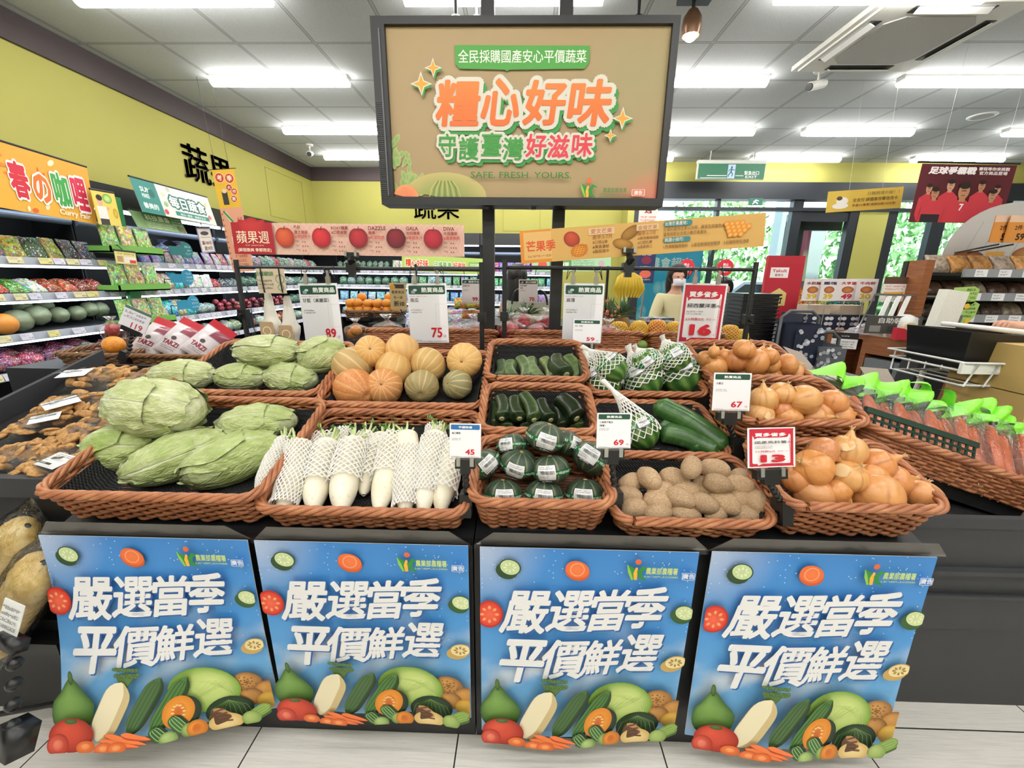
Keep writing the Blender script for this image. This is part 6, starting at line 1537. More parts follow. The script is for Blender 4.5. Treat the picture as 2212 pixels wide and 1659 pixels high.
# packets
PKT = objcol('packet_print', .22, .6, .4, 7, .6, mixw=.8, vor=6.); PKB = objcol('packet_plain', .2, .6, .5, 6, .8, mixw=.6, vor=3.); BUNCH = objcol('greens_bag', .2, .7, .22, 11, .9, mixw=.9, lo='#F0F8F8', vor=7.)  # white blotches painted in as highlights, dark noise as shaded crevices
def m_pillow():
 def fn(u, v):
  a = u * 2 * math.pi; e = (1 - abs(2 * v - 1) ** 3); w_ = .5 - .02 * e; x = w_ * math.copysign(abs(math.cos(a)) ** .7, math.cos(a)); y = .5 * math.sin(a) * max(.02, e) ** .6 * (1 - .4 * v)
  return (x, y + .05 * math.sin(x * 9 + v * 5) * e, v + .015 * math.sin(x * 12) * (v > .9))
 return MB().grid(fn, 20, 12, True)
def m_tray():
 b = MB().grid(lambda u, v: ((u - .5), (v - .5), .25 + .75 * (math.sin(u * math.pi) * math.sin(v * math.pi)) ** .45 * (.8 + .25 * nz((u * 7, v * 7, 1)))), 14, 12); return b.span((-.5, -.5, 0), (.5, .5, .25))
def m_bunch():
 def disp(d): return 1 + .26 * nz(d, 2.9, 2) + .16 * nz(d, 7, 3)
 return MB().ball((0, 0, .45), (.5, .5, .5), 22, 14, 0, disp)
def m_balls(n=9, seed=1):
 q = random.Random(seed); b = MB()
 for k in range(n): b.ball((-.34 + .34 * (k % 3) + q.uniform(-.05, .05), q.uniform(-.3, .3), .2 + .26 * (k // 3)), .2, 10, 7)
 return b
def m_box(): return MB().span((-.5, -.5, 0), (.5, .5, 1))
def m_sack():
 def fn(u, v):
  a = u * 2 * math.pi; r_ = (.5 * math.sin(min(1, v / .62) * math.pi * .5 + .25) if v < .62 else .5 * max(.16, 1 - ((v - .62) / .22) ** .7) + (.3 * max(0, v - .84) / .16)) * (1 + .06 * math.sin(a * 7 + v * 9)); return (r_ * math.cos(a), r_ * math.sin(a), v)
 return MB().grid(fn, 22, 16, True)
PK = dict(pillow=m_pillow().mesh('packet', PKT, True), plain=m_pillow().mesh('packet', PKB, True), tray=m_tray().mesh('tray_pack', PKT, False), bread=m_pillow().mesh('packet', objcol('bread_pack', .25, .5, .5, 5, .6), True), bunch=m_bunch().mesh('greens_pack', BUNCH, True), balls=m_balls().mesh('fruit_pack', PKB, True), box=m_box().mesh('carton', PKT), sack=m_sack().mesh('tied_bag', BUNCH, True))
NM = dict(pillow='food_packet', plain='food_packet', tray='tray_pack', bunch='greens_pack', balls='fruit_pack', box='carton', sack='tied_bag')
SHORT = ['near side chiller', 'middle side chiller', 'corner side chiller', 'back chiller', 'far back chiller']
def row(bay, lev, x0, x1, n, kind, size, cols, desc, where, grp, y=.04, lean=.2, jit=.2, zo=0., cat=None, start=0):
 """n things along a shelf between x0 and x1"""
 M = bays[bay][1]; q = random.Random(bay * 100 + lev * 10 + n); w_, d_, h_ = size
 for i in range(n):
  x = x0 + (x1 - x0) * (i + .5) / n + q.uniform(-jit, jit) * .02; s_ = q.uniform(.93, 1.07)
  yy = y + d_ / 2 + q.uniform(0, .02); z = LEVELS[lev] + .07 * (yy / (.5 if lev < 3 else .62)) + .004 + zo
  K = Matrix.Translation((x, yy, z)) @ Euler((-lean, 0, q.uniform(-jit, jit))).to_matrix().to_4x4() @ Matrix.Diagonal((w_ * s_, d_, h_ * q.uniform(.95, 1.05), 1))
  o = put(NM[kind], PK[kind], None, M @ K); c = cols[i % len(cols)] if q.random() < .8 else q.choice(cols); o.color = lin(c)
  tag(o, '%s, %s along the %s, %s' % (desc, nth(i + start), where, SHORT[bay]), cat or {'pillow': 'packet', 'plain': 'packet', 'tray': 'tray pack', 'bunch': 'greens', 'balls': 'fruit', 'box': 'carton', 'sack': 'bag'}[kind], grp)
# near bay (only its far half is in the photo)
g = 'packets in the near bay'
row(0, 0, 1.22, 2.2, 8, 'pillow', (.115, .05, .17), ['#6E5A4A', '#A8A23C', '#6A6074', '#7C6E74', '#3C5A3A', '#A8A83C', '#4E4A48', '#7E7A86'], 'mushroom packet', 'top shelf', g, lean=.35)
row(0, 1, 1.22, 2.2, 9, 'tray', (.10, .16, .06), ['#B8503A', '#7C4A34', '#C85A38', '#5C9A3C', '#DCE4D0', '#A8522E', '#D0643C', '#8C4436'], 'cut vegetable tray pack', 'second shelf', g, lean=-.5, zo=.04)
row(0, 3, 1.1, 2.2, 8, 'bunch', (.15, .16, .11), ['#A89AA0', '#7A4A5C', '#B85A74', '#C05068', '#8A5068', '#B4A0A4'], 'bag of purple onions', 'bottom shelf front', g, lean=0, cat='bag')
row(0, 3, 1.2, 2.2, 6, 'bunch', (.16, .16, .10), ['#9A4A62', '#A8506A', '#C0647C'], 'bag of pinkish fruit further in', 'bottom shelf', g, y=.26, lean=0, cat='bag')
# melons
MELG = vegmat('grey_green_melon', lambda N, L, v, r: (mix(N, L, noi(N, L, v, 14, 4), '#5E6A58', '#99A07C'), None), .4)
_gm = MB().ball((0, 0, 0), (1, .72, .7), 28, 18, 0, lambda d: 1 + .02 * math.cos(9 * math.atan2(d.z, d.y)) + .08 * math.exp(-((1 - d.x) / .05) ** 1), None).mesh('melon', MELG, True)
for i, (px, py, r, lab, y_) in enumerate(((38, 693, 34, 'first large grey green melon on the third shelf, near bay', 0), (80, 681, 30, 'second grey green melon with a yellow tip on the third shelf', 0), (126, 680, 24, 'third melon with a yellow patch on the third shelf', 0), (166, 676, 22, 'fourth small green melon on the third shelf', 0), (192, 668, 22, 'fifth grey green melon on the third shelf', 0), (215, 668, 22, 'sixth melon, by the green promotional tray on the third shelf', 0),
  (48, 662, 22, 'dark melon behind the first two on the third shelf', .14), (95, 660, 22, 'dark melon in the shade behind the second and third', .14))):
 p = atx(px, py, LX - .1 - y_); s_ = pxw(r, p); o = put('melon', _gm, None, T(p, rz=-.9 + .2 * i % .5, s=s_)); tag(o, lab, 'melon', 'grey green melons')
p = atx(8, 700, LX - .05); o = put('orange_fruit', MB().ball((0, 0, 0), 1, 18, 12).mesh('orange_fruit', P('orange_peel', '#D88A34', .5, bmp=.1, ns=120), True), None, T(p, s=.07)); tag(o, 'single orange fruit at the near edge of the melon shelf', 'fruit')
# middle bay
g = 'packets in the middle bay'
row(1, 0, .28, 1.05, 6, 'plain', (.115, .06, .15), ['#A9A8DA', '#B4AEE0', '#CFC4CC', '#C8BEC8'], 'pale lavender noodle packet', 'top shelf', g, lean=.3)
row(1, 0, .3, 1.1, 4, 'sack', (.17, .15, .19), ['#9AA0C8', '#A6ACC8'], 'clear twisted bag', 'back of the top shelf', g, y=.2, lean=0, zo=.03)
row(1, 0, 1.08, 1.55, 4, 'plain', (.10, .06, .15), ['#C8B8CC', '#D4CCD8', '#B87888'], 'white and pink packet', 'top shelf beyond the tag', g, lean=.3)
row(1, 1, .25, .75, 4, 'pillow', (.12, .07, .17), ['#D8C8A8', '#2FB4BE', '#C8A880', '#2CB8B8'], 'teal topped mushroom bag', 'second shelf', g, lean=.4)
row(1, 1, .78, 1.1, 4, 'box', (.075, .13, .13), ['#DDDCD0', '#D8D4C0', '#E2E0D8'], 'white mushroom carton', 'second shelf', g, lean=.2)
row(1, 1, 1.12, 1.55, 4, 'tray', (.10, .14, .08), ['#C0403C', '#C8A03C', '#4E5A5C', '#56706A'], 'bell pepper tray', 'second shelf', g, lean=-.4, zo=.03)
row(1, 2, .25, .85, 5, 'pillow', (.13, .08, .17), ['#2CB8B4', '#D8C8A0', '#32B4BC', '#D0C0A0'], 'turquoise bean bag', 'third shelf', g, lean=.4)
row(1, 2, .88, 1.12, 2, 'bunch', (.13, .13, .11), ['#C8DCD0', '#B4D0C0'], 'bag of white bok choy', 'third shelf', g)
row(1, 2, 1.14, 1.55, 3, 'balls', (.14, .14, .14), ['#B03A44', '#A83440', '#B84850'], 'bag of red radishes', 'third shelf', g)
row(1, 3, .2, 1.5, 9, 'bunch', (.15, .16, .13), ['#D0D4C8', '#D89A7C', '#C8D0C0', '#A8C48C', '#D4B0A0'], 'bag of mixed vegetables', 'bottom shelf', g)
# corner bay
g = 'packets in the corner bay'
row(2, 0, .05, 1.95, 13, 'bunch', (.14, .14, .16), ['#7A9A86', '#5E8A6A', '#B4A8B8', '#86A892', '#9AB4A4', '#B4485C'], 'bag of leafy greens', 'top shelf', g)
row(2, 1, .05, 1.95, 13, 'bunch', (.14, .15, .13), ['#5A8A6A', '#8AAE9A', '#4E7A5C', '#A4BCAC'], 'bag of green vegetables', 'second shelf', g)
row(2, 2, .05, .95, 6, 'balls', (.14, .14, .13), ['#B0343E', '#B84048', '#A03840'], 'bag of small red radishes', 'third shelf', g)
row(2, 2, 1.0, 1.95, 6, 'bunch', (.15, .15, .13), ['#6A9A7C', '#4E8A5C', '#9AB8A8'], 'bag of dark greens', 'third shelf', g)
row(2, 3, .05, 1.95, 10, 'bunch', (.17, .18, .14), ['#D8784A', '#C8D4C4', '#5A9A5C', '#D88C60', '#B8C8B0'], 'bag of carrots and greens', 'bottom shelf', g)
# back wall
g = 'packets along the back wall'
row(3, 0, .1, 1.0, 9, 'bunch', (.10, .12, .17), ['#4E7E5A', '#5E8E68', '#43704E', '#7A9A80'], 'bag of dark herbs', 'top shelf', g)
row(3, 0, 1.05, 2.5, 12, 'plain', (.12, .07, .18), ['#B8CCC4', '#C4D4D0', '#A8C0B8', '#AEC2C8'], 'pale sprout packet', 'top shelf', g, start=9)
row(3, 1, .1, 1.3, 8, 'bunch', (.14, .14, .15), ['#6A9A78', '#8AB09A', '#5A8A6A'], 'bag of leafy greens', 'second shelf', g)
row(3, 1, 1.35, 2.5, 8, 'pillow', (.13, .08, .16), ['#8EB4A4', '#5AA05A', '#9ABCC0', '#7EA898'], 'green salad packet', 'second shelf', g, start=8)
row(3, 2, .1, 2.5, 15, 'pillow', (.14, .09, .16), ['#7CB4D0', '#86C0C8', '#5E9ED0', '#A8C8D4', '#6AB0C0'], 'blue tinted packet', 'third shelf', g)
row(3, 3, .1, 2.5, 13, 'bunch', (.17, .16, .15), ['#A8B8B8', '#7A8A70', '#8C96A8', '#B08A88'], 'clear vegetable bag', 'bottom shelf', g)
g = 'packets at the far end of the back chiller'
row(4, 0, .05, 1.25, 9, 'pillow', (.115, .07, .17), ['#9A6AC0', '#C05A9A', '#7E6AC8', '#6AA8D0', '#B46AB8'], 'purple and pink packet', 'top shelf', g)
row(4, 1, .05, 1.25, 9, 'pillow', (.12, .07, .15), ['#58B0C8', '#6AC07A', '#8AC4D4', '#54A868'], 'blue and green packet', 'second shelf', g)
row(4, 2, .05, 1.25, 9, 'box', (.12, .12, .13), ['#A884B0', '#B8B8C8', '#8A94B0', '#B894A8'], 'pale carton', 'third shelf', g, lean=.05)
row(4, 3, .05, 1.25, 8, 'box', (.13, .12, .14), ['#B8BCC4', '#A8705C', '#8C98A8'], 'low carton', 'bottom shelf', g, lean=0)
# signs on the chillers
def side_sign(name, lab, cat, X, px0, py0, px1, py1, H, artf, base, curve=0.):
 """sheet facing the aisle; top edge between the pixels at x = X"""
 p0 = atx(px0, py0, X); p1 = atx(px1, py1, X); u = (p1 - p0).normalized(); W = (p1 - p0).length
 M = face_frame(p0 + (p1 - p0) / 2, u); t = thing(name, lab, cat, M)
 mf = lambda x, y, z: (x, y, z + curve * (-(y / H)))
 b = MB(); b.grid(lambda i, j: mf((i - .5) * W, -(1 - j) * H, 0), 4, 10); b.grid(lambda i, j: mf((.5 - i) * W, -(1 - j) * H, -.003), 4, 10)
 b.build('panel', P(name + '_panel', base, .6), t)
 a = artf(W, H); a.build('print', t, mapf=mf); MB().rod((-W / 2, .004, -.002), (W / 2, .004, -.002), .008).build('top_rail', BLACK, t)
 return t
def art_curry(W, H):
 a = Art(); X = lambda u: (u - .5) * W; Y = lambda v: -v * H
 a.sheet(X(0), Y(1), X(1), Y(0), 8, 6, lambda u, v: lin('#E0A83C') if (u + v) < 1 else lin('#D99E38')); q = random.Random(4)
 for k in range(24): a.ell(X(q.random() * .96 + .02), Y(q.random() * .9 + .05), q.uniform(.008, .03), q.uniform(.006, .02), q.choice(['#E8803C', '#F0C060', '#D8602C', '#E8E0B8', '#C8641E']), rot=q.random() * 3, n=10)
 for i, (ch, c) in enumerate((('春', '#C8283C'), ('の', '#D8702C'), ('咖', '#3E9A4A'), ('哩', '#C8284A'))): a.outlined(ch, X(.39 + .165 * i), Y(.80), H * (.56 if i != 1 else .46), c, '#F6EEE4', .06, .04, -.05, wd=W * .14)
 a.text('Curry Fair', X(.8), Y(.96), H * .12, '#F6E8C8', .03); return a
side_sign('curry_sign', 'yellow sign with large red and green characters above the near chiller', 'sign', LX + .15, -110, 272, 187, 362, .40, art_curry, '#D8A23C')
def art_sun(W, H):
 a = Art(); X = lambda u: (u - .5) * W; Y = lambda v: -v * H
 a.rect(X(0), Y(1), X(.27), Y(0), '#2E8078'); a.rect(X(.27), Y(1), X(1), Y(0), '#D8DAD4'); a.text('SUN', X(.07), Y(.36), H * .15, '#E4F0EC', .03, al='L'); a.text('MAKE', X(.07), Y(.54), H * .13, '#E4F0EC', .03, al='L', wd=W * .08); a.text('善美的', X(.13), Y(.86), H * .18, '#E4F0EC', .025, wd=W * .17); a.ell(X(.19), Y(.36), .03, .035, '#1E6058')
 a.outlined('每日蔬食', X(.64), Y(.66), H * .38, '#F0F4F0', '#1E6058', .13, .03, wd=W * .5); a.rect(X(.42), Y(.90), X(.9), Y(.76), '#2E8078'); a.text('每日一蔬食・健康好生活', X(.66), Y(.88), H * .08, '#E4F0EC', .01, wd=W * .36)
 for u, v, c in ((.33, .3, '#C8CCB8'), (.33, .6, '#8AB06A'), (.92, .75, '#C86A6A'), (.92, .3, '#D0C8A0'), (.42, .1, '#B8C0A8'), (.3, .85, '#C8404A')): a.ell(X(u), Y(v), .022, .022, c, n=12)
 return a
side_sign('daily_vegetable_sign', 'white sign with green end panel curving out above the middle chiller bay', 'sign', LX + .16, 278, 381, 447, 427, .27, art_sun, '#D4D6D0', .06)
def art_tech(W, H):
 a = Art(); X = lambda u: (u - .5) * W; Y = lambda v: -v * H
 a.rect(X(0), Y(1), X(1), Y(0), '#7FA070'); a.rect(X(.2), Y(.5), X(.76), Y(.02), '#4E7A4C'); a.text('科技農畜', X(.48), Y(.46), H * .34, '#D8E4B8', .025, wd=W * .48); a.fake(X(.22), Y(.95), X(.72), Y(.58), '#DCE4B8', 3, 6); a.rect(X(.8), Y(.45), X(.97), Y(.05), '#4E7A4C'); a.fake(X(.81), Y(.42), X(.96), Y(.1), '#D8E4C8', 2, 2); a.ell(X(.86), Y(.75), .025, .03, '#5A6A4A', n=10); a.ell(X(.94), Y(.8), .025, .03, '#7A6A50', n=10)
 return a
side_sign('farm_sign', 'small green sign hanging below the white and green chiller sign', 'sign', LX + .10, 277, 452, 388, 472, .14, art_tech, '#7FA070', .05)
def art_deal(W, H):
 a = Art(); X = lambda u: (u - .5) * W; Y = lambda v: -v * H
 a.rect(X(0), Y(1), X(1), Y(0), '#8F88A8'); a.rect(X(.06), Y(.95), X(.94), Y(.05), '#D8CFC4'); a.ell(X(.5), Y(.22), W * .3, H * .08, '#4A4048'); a.fake(X(.15), Y(.42), X(.85), Y(.34), '#6A5A60', 1, 2); a.text('滿100元', X(.52), Y(.68), H * .16, '#6A3038', .03, wd=W * .74); a.text('送10元', X(.55), Y(.90), H * .17, '#4A3038', .03, wd=W * .6); return a
_dc = side_sign('deal_card', 'small lavender-framed card hanging under the white and green sign', 'card', LX + .16, 423, 492, 453, 492, .24, art_deal, '#9A92AC')
def art_face(W, H):
 a = Art(); X = lambda u: (u - .5) * W; Y = lambda v: -v * H
 a.rect(X(0), Y(1), X(1), Y(0), '#E0C860'); a.ell(X(.28), Y(.3), W * .12, H * .14, '#D8A890', n=14); a.ell(X(.28), Y(.2), W * .13, H * .09, '#2E2420', n=14); a.rect(X(.1), Y(.98), X(.5), Y(.45), '#E6E2DC'); a.rect(X(.12), Y(1), X(.5), Y(.82), '#3A3634'); a.ell(X(.62), Y(.2), W * .2, H * .14, '#C8E088', '#4E9A3C'); a.ell(X(.85), Y(.62), W * .1, H * .15, '#D8B83C', '#B08A2C'); a.ell(X(.56), Y(.5), W * .06, H * .05, '#D8A890', n=10); return a
side_sign('portrait_card', 'yellow card showing a person with vegetables above the green promotional tray', 'card', LX + .2, 194, 409, 246, 418, .24, art_face, '#D8C060')
# green promotional tray stand
t = thing('promotional_tray_stand', 'green cardboard tray stand between the near and middle chiller bays', 'display stand', T(LX + .10, 3.27, 0)); GC = P('green_card', '#6FA84C', .6); GD = P('dark_green_card', '#2E7A4A', .6)
MB().span((-.03, .16, .7), (0, .26, 2.0)).build('backboard', GD, t)
for z in (1.56, 1.26, .98): MB().span((-.08, -.02, z), (.1, .46, z + .012)).span((.09, -.02, z), (.1, .46, z + .06)).span((-.08, -.02, z), (.1, -.01, z + .05)).build('tray', GC, t)
for z, nm in ((1.572, 'upper'), (1.272, 'middle'), (.992, 'lower')):
 for k in range(3):
  o = put('food_packet', PK['pillow'], None, Matrix.Translation((LX + .135, 3.33 + .15 * k, z + .004)) @ Euler((-.1, 0, math.pi / 2)).to_matrix().to_4x4() @ Matrix.Diagonal((.14, .06, .2, 1))); o.color = lin(['#9AC46A', '#C8BC7C', '#A8CC7A'][(k + int(z * 10)) % 3]); tag(o, 'green and tan nut packet, %s from the near end in the %s green tray' % (nth(k), nm), 'packet', 'packets in the green trays')
def art_y(W, H):
 a = Art(); X = lambda u: (u - .5) * W; Y = lambda v: -v * H
 a.rect(X(0), Y(1), X(1), Y(0), '#D8CF86'); a.fake(X(.1), Y(.3), X(.9), Y(.08), '#7A5A30', 1, 1); a.rect(X(.08), Y(.85), X(.35), Y(.4), '#B08A6A'); a.rect(X(.4), Y(.9), X(.95), Y(.4), '#E6DCD4'); a.rect(X(.65), Y(.9), X(.95), Y(.65), '#C8403A'); return a
side_sign('offer_card', 'small yellow offer card clipped under the upper green tray', 'card', LX + .26, 246, 541, 292, 546, .095, art_y, '#D8CF8A')
for k, (px, py, c, lab) in enumerate(((403, 541, '#1E6A6C', 'round dark teal tag on the top shelf of the middle bay'), (405, 599, '#1E7EA0', 'round blue tag on the second shelf of the middle bay'), (418, 655, '#2484A8', 'round blue tag on the third shelf of the middle bay'))):
 p = atx(px, py, LX + .13); t = thing('round_shelf_tag', lab, 'tag', face_frame(p, (0, 1, 0))); MB().prism([(.075 * math.cos(i * .314), .075 * math.sin(i * .314)) for i in range(20)], -.002, 0).span((-.2, -.05, -.0025), (-.04, .03, -.0005)).build('disc', P('tag%d' % k, c, .5), t); a = Art(); a.fake(-.02, -.05, .06, .05, '#A8CCD8', 3, k); a.build('print', t)
# hanging vertical banner
def exam_banner():
 Y = 4.15; p0 = aty(457, 366, Y); p1 = aty(500, 366, Y); W = .215; H = .93
 t = thing('hanging_banner', 'tall narrow orange banner hanging from the ceiling near the wall characters', 'banner', T(p0.x + W / 2, Y, p0.z - .0, ry=-.06));
 MB().span((-W / 2, 0, -H), (W / 2, .002, 0)).build('sheet', P('banner_orange', '#E0A080', .6), t)
 a = Art(); X = lambda u: (u - .5) * W; V = lambda v: -v * H
 a.rect(X(0), V(.36), X(1), V(0), '#E8B83C'); a.rect(X(0), V(1), X(1), V(.36), '#E4A488')
 for u, v, ch, c, r_ in ((.28, .075, '考', '#C8402C', .045), (.72, .085, '季', '#C8402C', .045), (.62, .17, '大', '#B03A2A', .03), (.82, .21, '作', '#C8402C', .03), (.75, .28, '戰', '#B03A2A', .03)): a.ell(X(u), V(v), r_, r_, '#F2E0CC'); a.ell(X(u), V(v), r_ * .9, r_ * .9, c); a.text(ch, X(u), V(v) - r_ * .55, r_ * 1.1, '#F8F0E0', .02)
 a.rect(X(.25), V(.33), X(.5), V(.2), '#3A3A3A'); a.ell(X(.38), V(.2), .025, .02, '#E8C8A0')
 a.line([(X(.2), V(.4)), (X(.75), V(.6))], .03, '#E8E8D8'); a.line([(X(.15), V(.39)), (X(.5), V(.5))], .02, '#4E8A4A'); a.text('日本大蔥', X(.82), V(.56), .1, '#7A3A30', .01, wd=.04)
 for k in range(10): a.ell(X(.07), V(.42 + k * .055), .008, .008, '#C05A30', n=8)
 a.fake(X(.3), V(.95), X(.85), V(.68), '#B0502C', 6, 8); a.rect(X(.3), V(.72), X(.6), V(.64), '#F0E4D8')
 a.build('print', t, face_frame((0, -.001, 0), (1, 0, 0)))
 MB().rod((-W / 2 - .1, 0, .004), (W / 2 + .02, 0, .004), .003).rod((-W * .3, 0, .004), (-W * .3, 0, CEIL - p0.z), .0015).rod((W * .3, 0, .004), (W * .3, 0, CEIL - p0.z), .0015).build('wire', BLACK, t)
exam_banner()
def header_sign(px0, py0, px1, py1, H, Y, lab, nm, artf, base):
 p0 = aty(px0, py0, Y); p1 = aty(px1, py1, Y); W = (p1 - p0).length; t = thing(nm, lab, 'sign', face_frame((p0 + p1) / 2, p1 - p0))
 MB().span((-W / 2, -H, -.004), (W / 2, 0, 0)).build('panel', P(nm + '_panel', base, .6), t); artf(W, H).build('print', t); return t
def art_head(W, H):
 a = Art(); X = lambda u: (u - .5) * W; Y = lambda v: -v * H
 a.rect(X(0), Y(1), X(1), Y(0), '#B4CC6A'); a.outlined('糧心好味', X(.17), Y(.72), H * .46, '#D8502C', '#F4EEE0', .08, .03, wd=W * .26); a.outlined('守護臺灣', X(.46), Y(.72), H * .38, '#6AA85A', '#F4EEE0', .08, .02, wd=W * .2); a.outlined('好滋味', X(.65), Y(.72), H * .4, '#D8402C', '#F4EEE0', .08, .03, wd=W * .14); a.rect(X(.75), Y(.55), X(.99), Y(.25), '#86B45A'); a.text('全民採購國產安心', X(.87), Y(.5), H * .16, '#EEF2D8', .01, wd=W * .2); a.text('SAFE. FRESH.', X(.87), Y(.85), H * .14, '#4E8A46', .01, wd=W * .2); return a
header_sign(868, 549, 1060, 560, .24, 6.6, 'pale green header with orange lettering over the back chiller', 'green_header', art_head, '#B4CC6A')
def art_head2(W, H):
 a = Art(); X = lambda u: (u - .5) * W; Y = lambda v: -v * H
 a.rect(X(0), Y(1), X(1), Y(0), '#A9D0A8'); a.rect(X(.22), Y(.75), X(.5), Y(.15), '#5A9A62'); a.text('蔬果保鮮', X(.36), Y(.66), H * .36, '#EAF2DC', .03, wd=W * .22); a.fake(X(.52), Y(.8), X(.8), Y(.15), '#5A7A62', 4, 3); a.ell(X(.88), Y(.45), W * .04, H * .24, '#C8A8B0'); a.ell(X(.13), Y(.5), W * .06, H * .3, '#D85A48', n=12); return a
header_sign(1150, 558, 1320, 556, .2, 6.6, 'mint green header sign with a fruit picture seen past the second sign post', 'mint_header', art_head2, '#A9D0A8')
def hold(nm, segs, r_=.004):        # thin rods that carry a sign (its own coordinates)
 b = MB(); t = bpy.data.objects[nm]
 for p_, q_ in segs: b.rod(p_, q_, r_, 6)
 b.build('holder', BLACK, t)
for nm_, h_ in (('deal_card', .22), ('offer_card', .05)): hold(nm_, [((0, 0, -.004), (0, h_, -.05)), ((0, h_, -.05), (0, h_, -.32))])
hold('mint_header', [((-.4, -.1, -.004), (-.4, -.1, -.62)), ((.4, -.1, -.004), (.4, -.1, -.62))]); hold('green_header', [((-.4, -.1, -.004), (-.4, -.1, -.6)), ((.4, -.1, -.004), (.4, -.1, -.6))])
for nm_ in ('round_shelf_tag', 'round_shelf_tag.001', 'round_shelf_tag.002'): hold(nm_, [((-.1, -.02, -.003), (-.1, -.02, -.15)), ((-.1, -.02, -.15), (-.1, -.12, -.15))])
# ------------------------------------------------------------------ far side of the stand and the fruit island behind
MTA = Matrix.Rotation(-TAU, 4, 'X')
for x0, x1, lab, lin_ in ((-.86, -.14, 'wicker basket of bagged fruit on the far side behind the pumpkins', 0), (-.08, .24, 'wicker basket of bagged red apples seen between the sign posts', 0), (.28, .66, 'wicker basket of netted mangoes behind the melons', 0), (.70, 1.1, 'wicker basket of netted mangoes behind the top step onions', 0)):
 basket(x1 - x0, .40, .13, lab, Matrix.Translation(((x0 + x1) / 2, 2.36, .935)) @ MTA, liner=False)
APP = vegmat('red_apple_skin', lambda N, L, v, r: (ramp(N, L, noi(N, L, v, 12, 4), [(.35, '#8E1E2C'), (.55, '#B8323C'), (.75, '#D8907A')]), None), .25)
_ap = MB().ball((0, 0, 0), (1, 1, .9), 22, 14, 0, lambda d: 1 - .18 * math.exp(-((1 - d.z) / .03) ** 1)).mesh('apple', APP, True)
def film_bag(name, M, W, D, H, mat, seed, tie=True):
 def fn(u, v):
  a = u * 2 * math.pi; k = (.8 + .2 * math.sin(v * 3)) if v < .62 else max(.12, 1 - ((v - .62) / .2) ** .8) + (.35 * (v - .82) / .18 if v > .82 else 0)
  if not tie: k = 1 - .1 * v
  r_ = k * (1 + .08 * math.sin(a * 9 + v * 6 + seed)); d_ = r_ * (1 - .7 * v if not tie else 1)
  return (W / 2 * r_ * math.cos(a), D / 2 * d_ * math.sin(a), v * H)
 return MB().grid(fn, 30, 16, True).build(name, mat, None, True, M)
def bagged(px, py, r, Y, n, mesh, lab_bag, lab_fruit, fr, seed, grp, colr=None, bagm=None, cat='apple'):
 p = aty(px, py, Y); rr = pxw(r, p); q = random.Random(seed)
 for k in range(n):
  a = k * 2.4; o = put(cat, mesh, None, T(p + Vector((fr * rr * math.cos(a) * (k > 0), fr * rr * math.sin(a) * .8 * (k > 0), rr * .5 * (k == 0 and n > 1))), rx=q.uniform(-.6, .6), ry=q.uniform(-.6, .6), s=rr * .78))
  tag(o, '%s%s' % (lab_fruit, '' if n == 1 else ', ' + ['topmost', 'second', 'third', 'fourth'][k] + ' in its bag'), cat, grp)
  if colr: o.color = lin(colr)
 b = film_bag('fruit_bag', T(p + Vector((0, 0, -rr * .95))), rr * 3.0, rr * 2.6, rr * 3.1, bagm or FILM, seed); tag(b, lab_bag, 'bag', 'clear fruit bags on the far side')
for i, (px, py, r, w_) in enumerate(((1106, 722, 21, 'first from the post at the front'), (1132, 702, 17, 'second, set further back'), (1162, 726, 20, 'third at the front'), (1182, 704, 18, 'last, beside the second post'))):
 bagged(px, py, r, 2.3 + .1 * (i % 2), 3, _ap, 'clear knotted bag of red apples, ' + w_, 'red apple of the bag ' + w_, .9, i, 'bagged red apples')
bagged(1312, 727, 18, 2.3, 2, _ap, 'red netted bag beside the fifty-nine price card', 'red apple beside the fifty-nine price card', .8, 9, 'bagged red apples')
ORG = vegmat('orange_fruit_skin', lambda N, L, v, r: (ramp(N, L, noi(N, L, v, 6, 2), [(.3, '#D07A24'), (.7, '#E39A3C')]), noi(N, L, v, 160, 2)), .4, .1, .002)
_or = MB().ball((0, 0, 0), (1, 1, .93), 18, 12).mesh('orange', ORG, True)
OPOT = objcol('root_skin', .6, .3, .7, 14, .2); _lump = MB().ball((0, 0, 0), (1.2, .8, .75), 18, 12, 0, lambda d: 1 + .12 * nz(d, 1.3, 3)).mesh('root', OPOT, True)
bagged(770, 722, 16, 2.3, 2, _or, 'clear bag of oranges at the edge of the eighty-nine card', 'orange showing beside the eighty-nine card', .9, 21, 'bagged oranges', cat='orange')
bagged(838, 722, 20, 2.35, 2, _lump, 'clear bag of brown roots between the two white cards', 'brown root between the two white cards', .95, 22, 'bagged roots', '#8A5A34', cat='root')
bagged(805, 738, 14, 2.3, 1, _lump, 'clear bag beside the oranges behind the pumpkins', 'brown root in a bag beside the oranges', .9, 23, 'bagged roots', '#7A5238', cat='root')
bagged(985, 728, 22, 2.3, 2, _lump, 'large misty bag by the seventy-five card', 'orange root in the large misty bag', 1., 24, 'bagged roots', '#C07A48', MISTY, cat='root')
bagged(1025, 722, 20, 2.4, 2, _lump, 'misty bag next to the first sign post', 'orange root in the bag next to the first sign post', 1., 25, 'bagged roots', '#B87248', MISTY, cat='root')
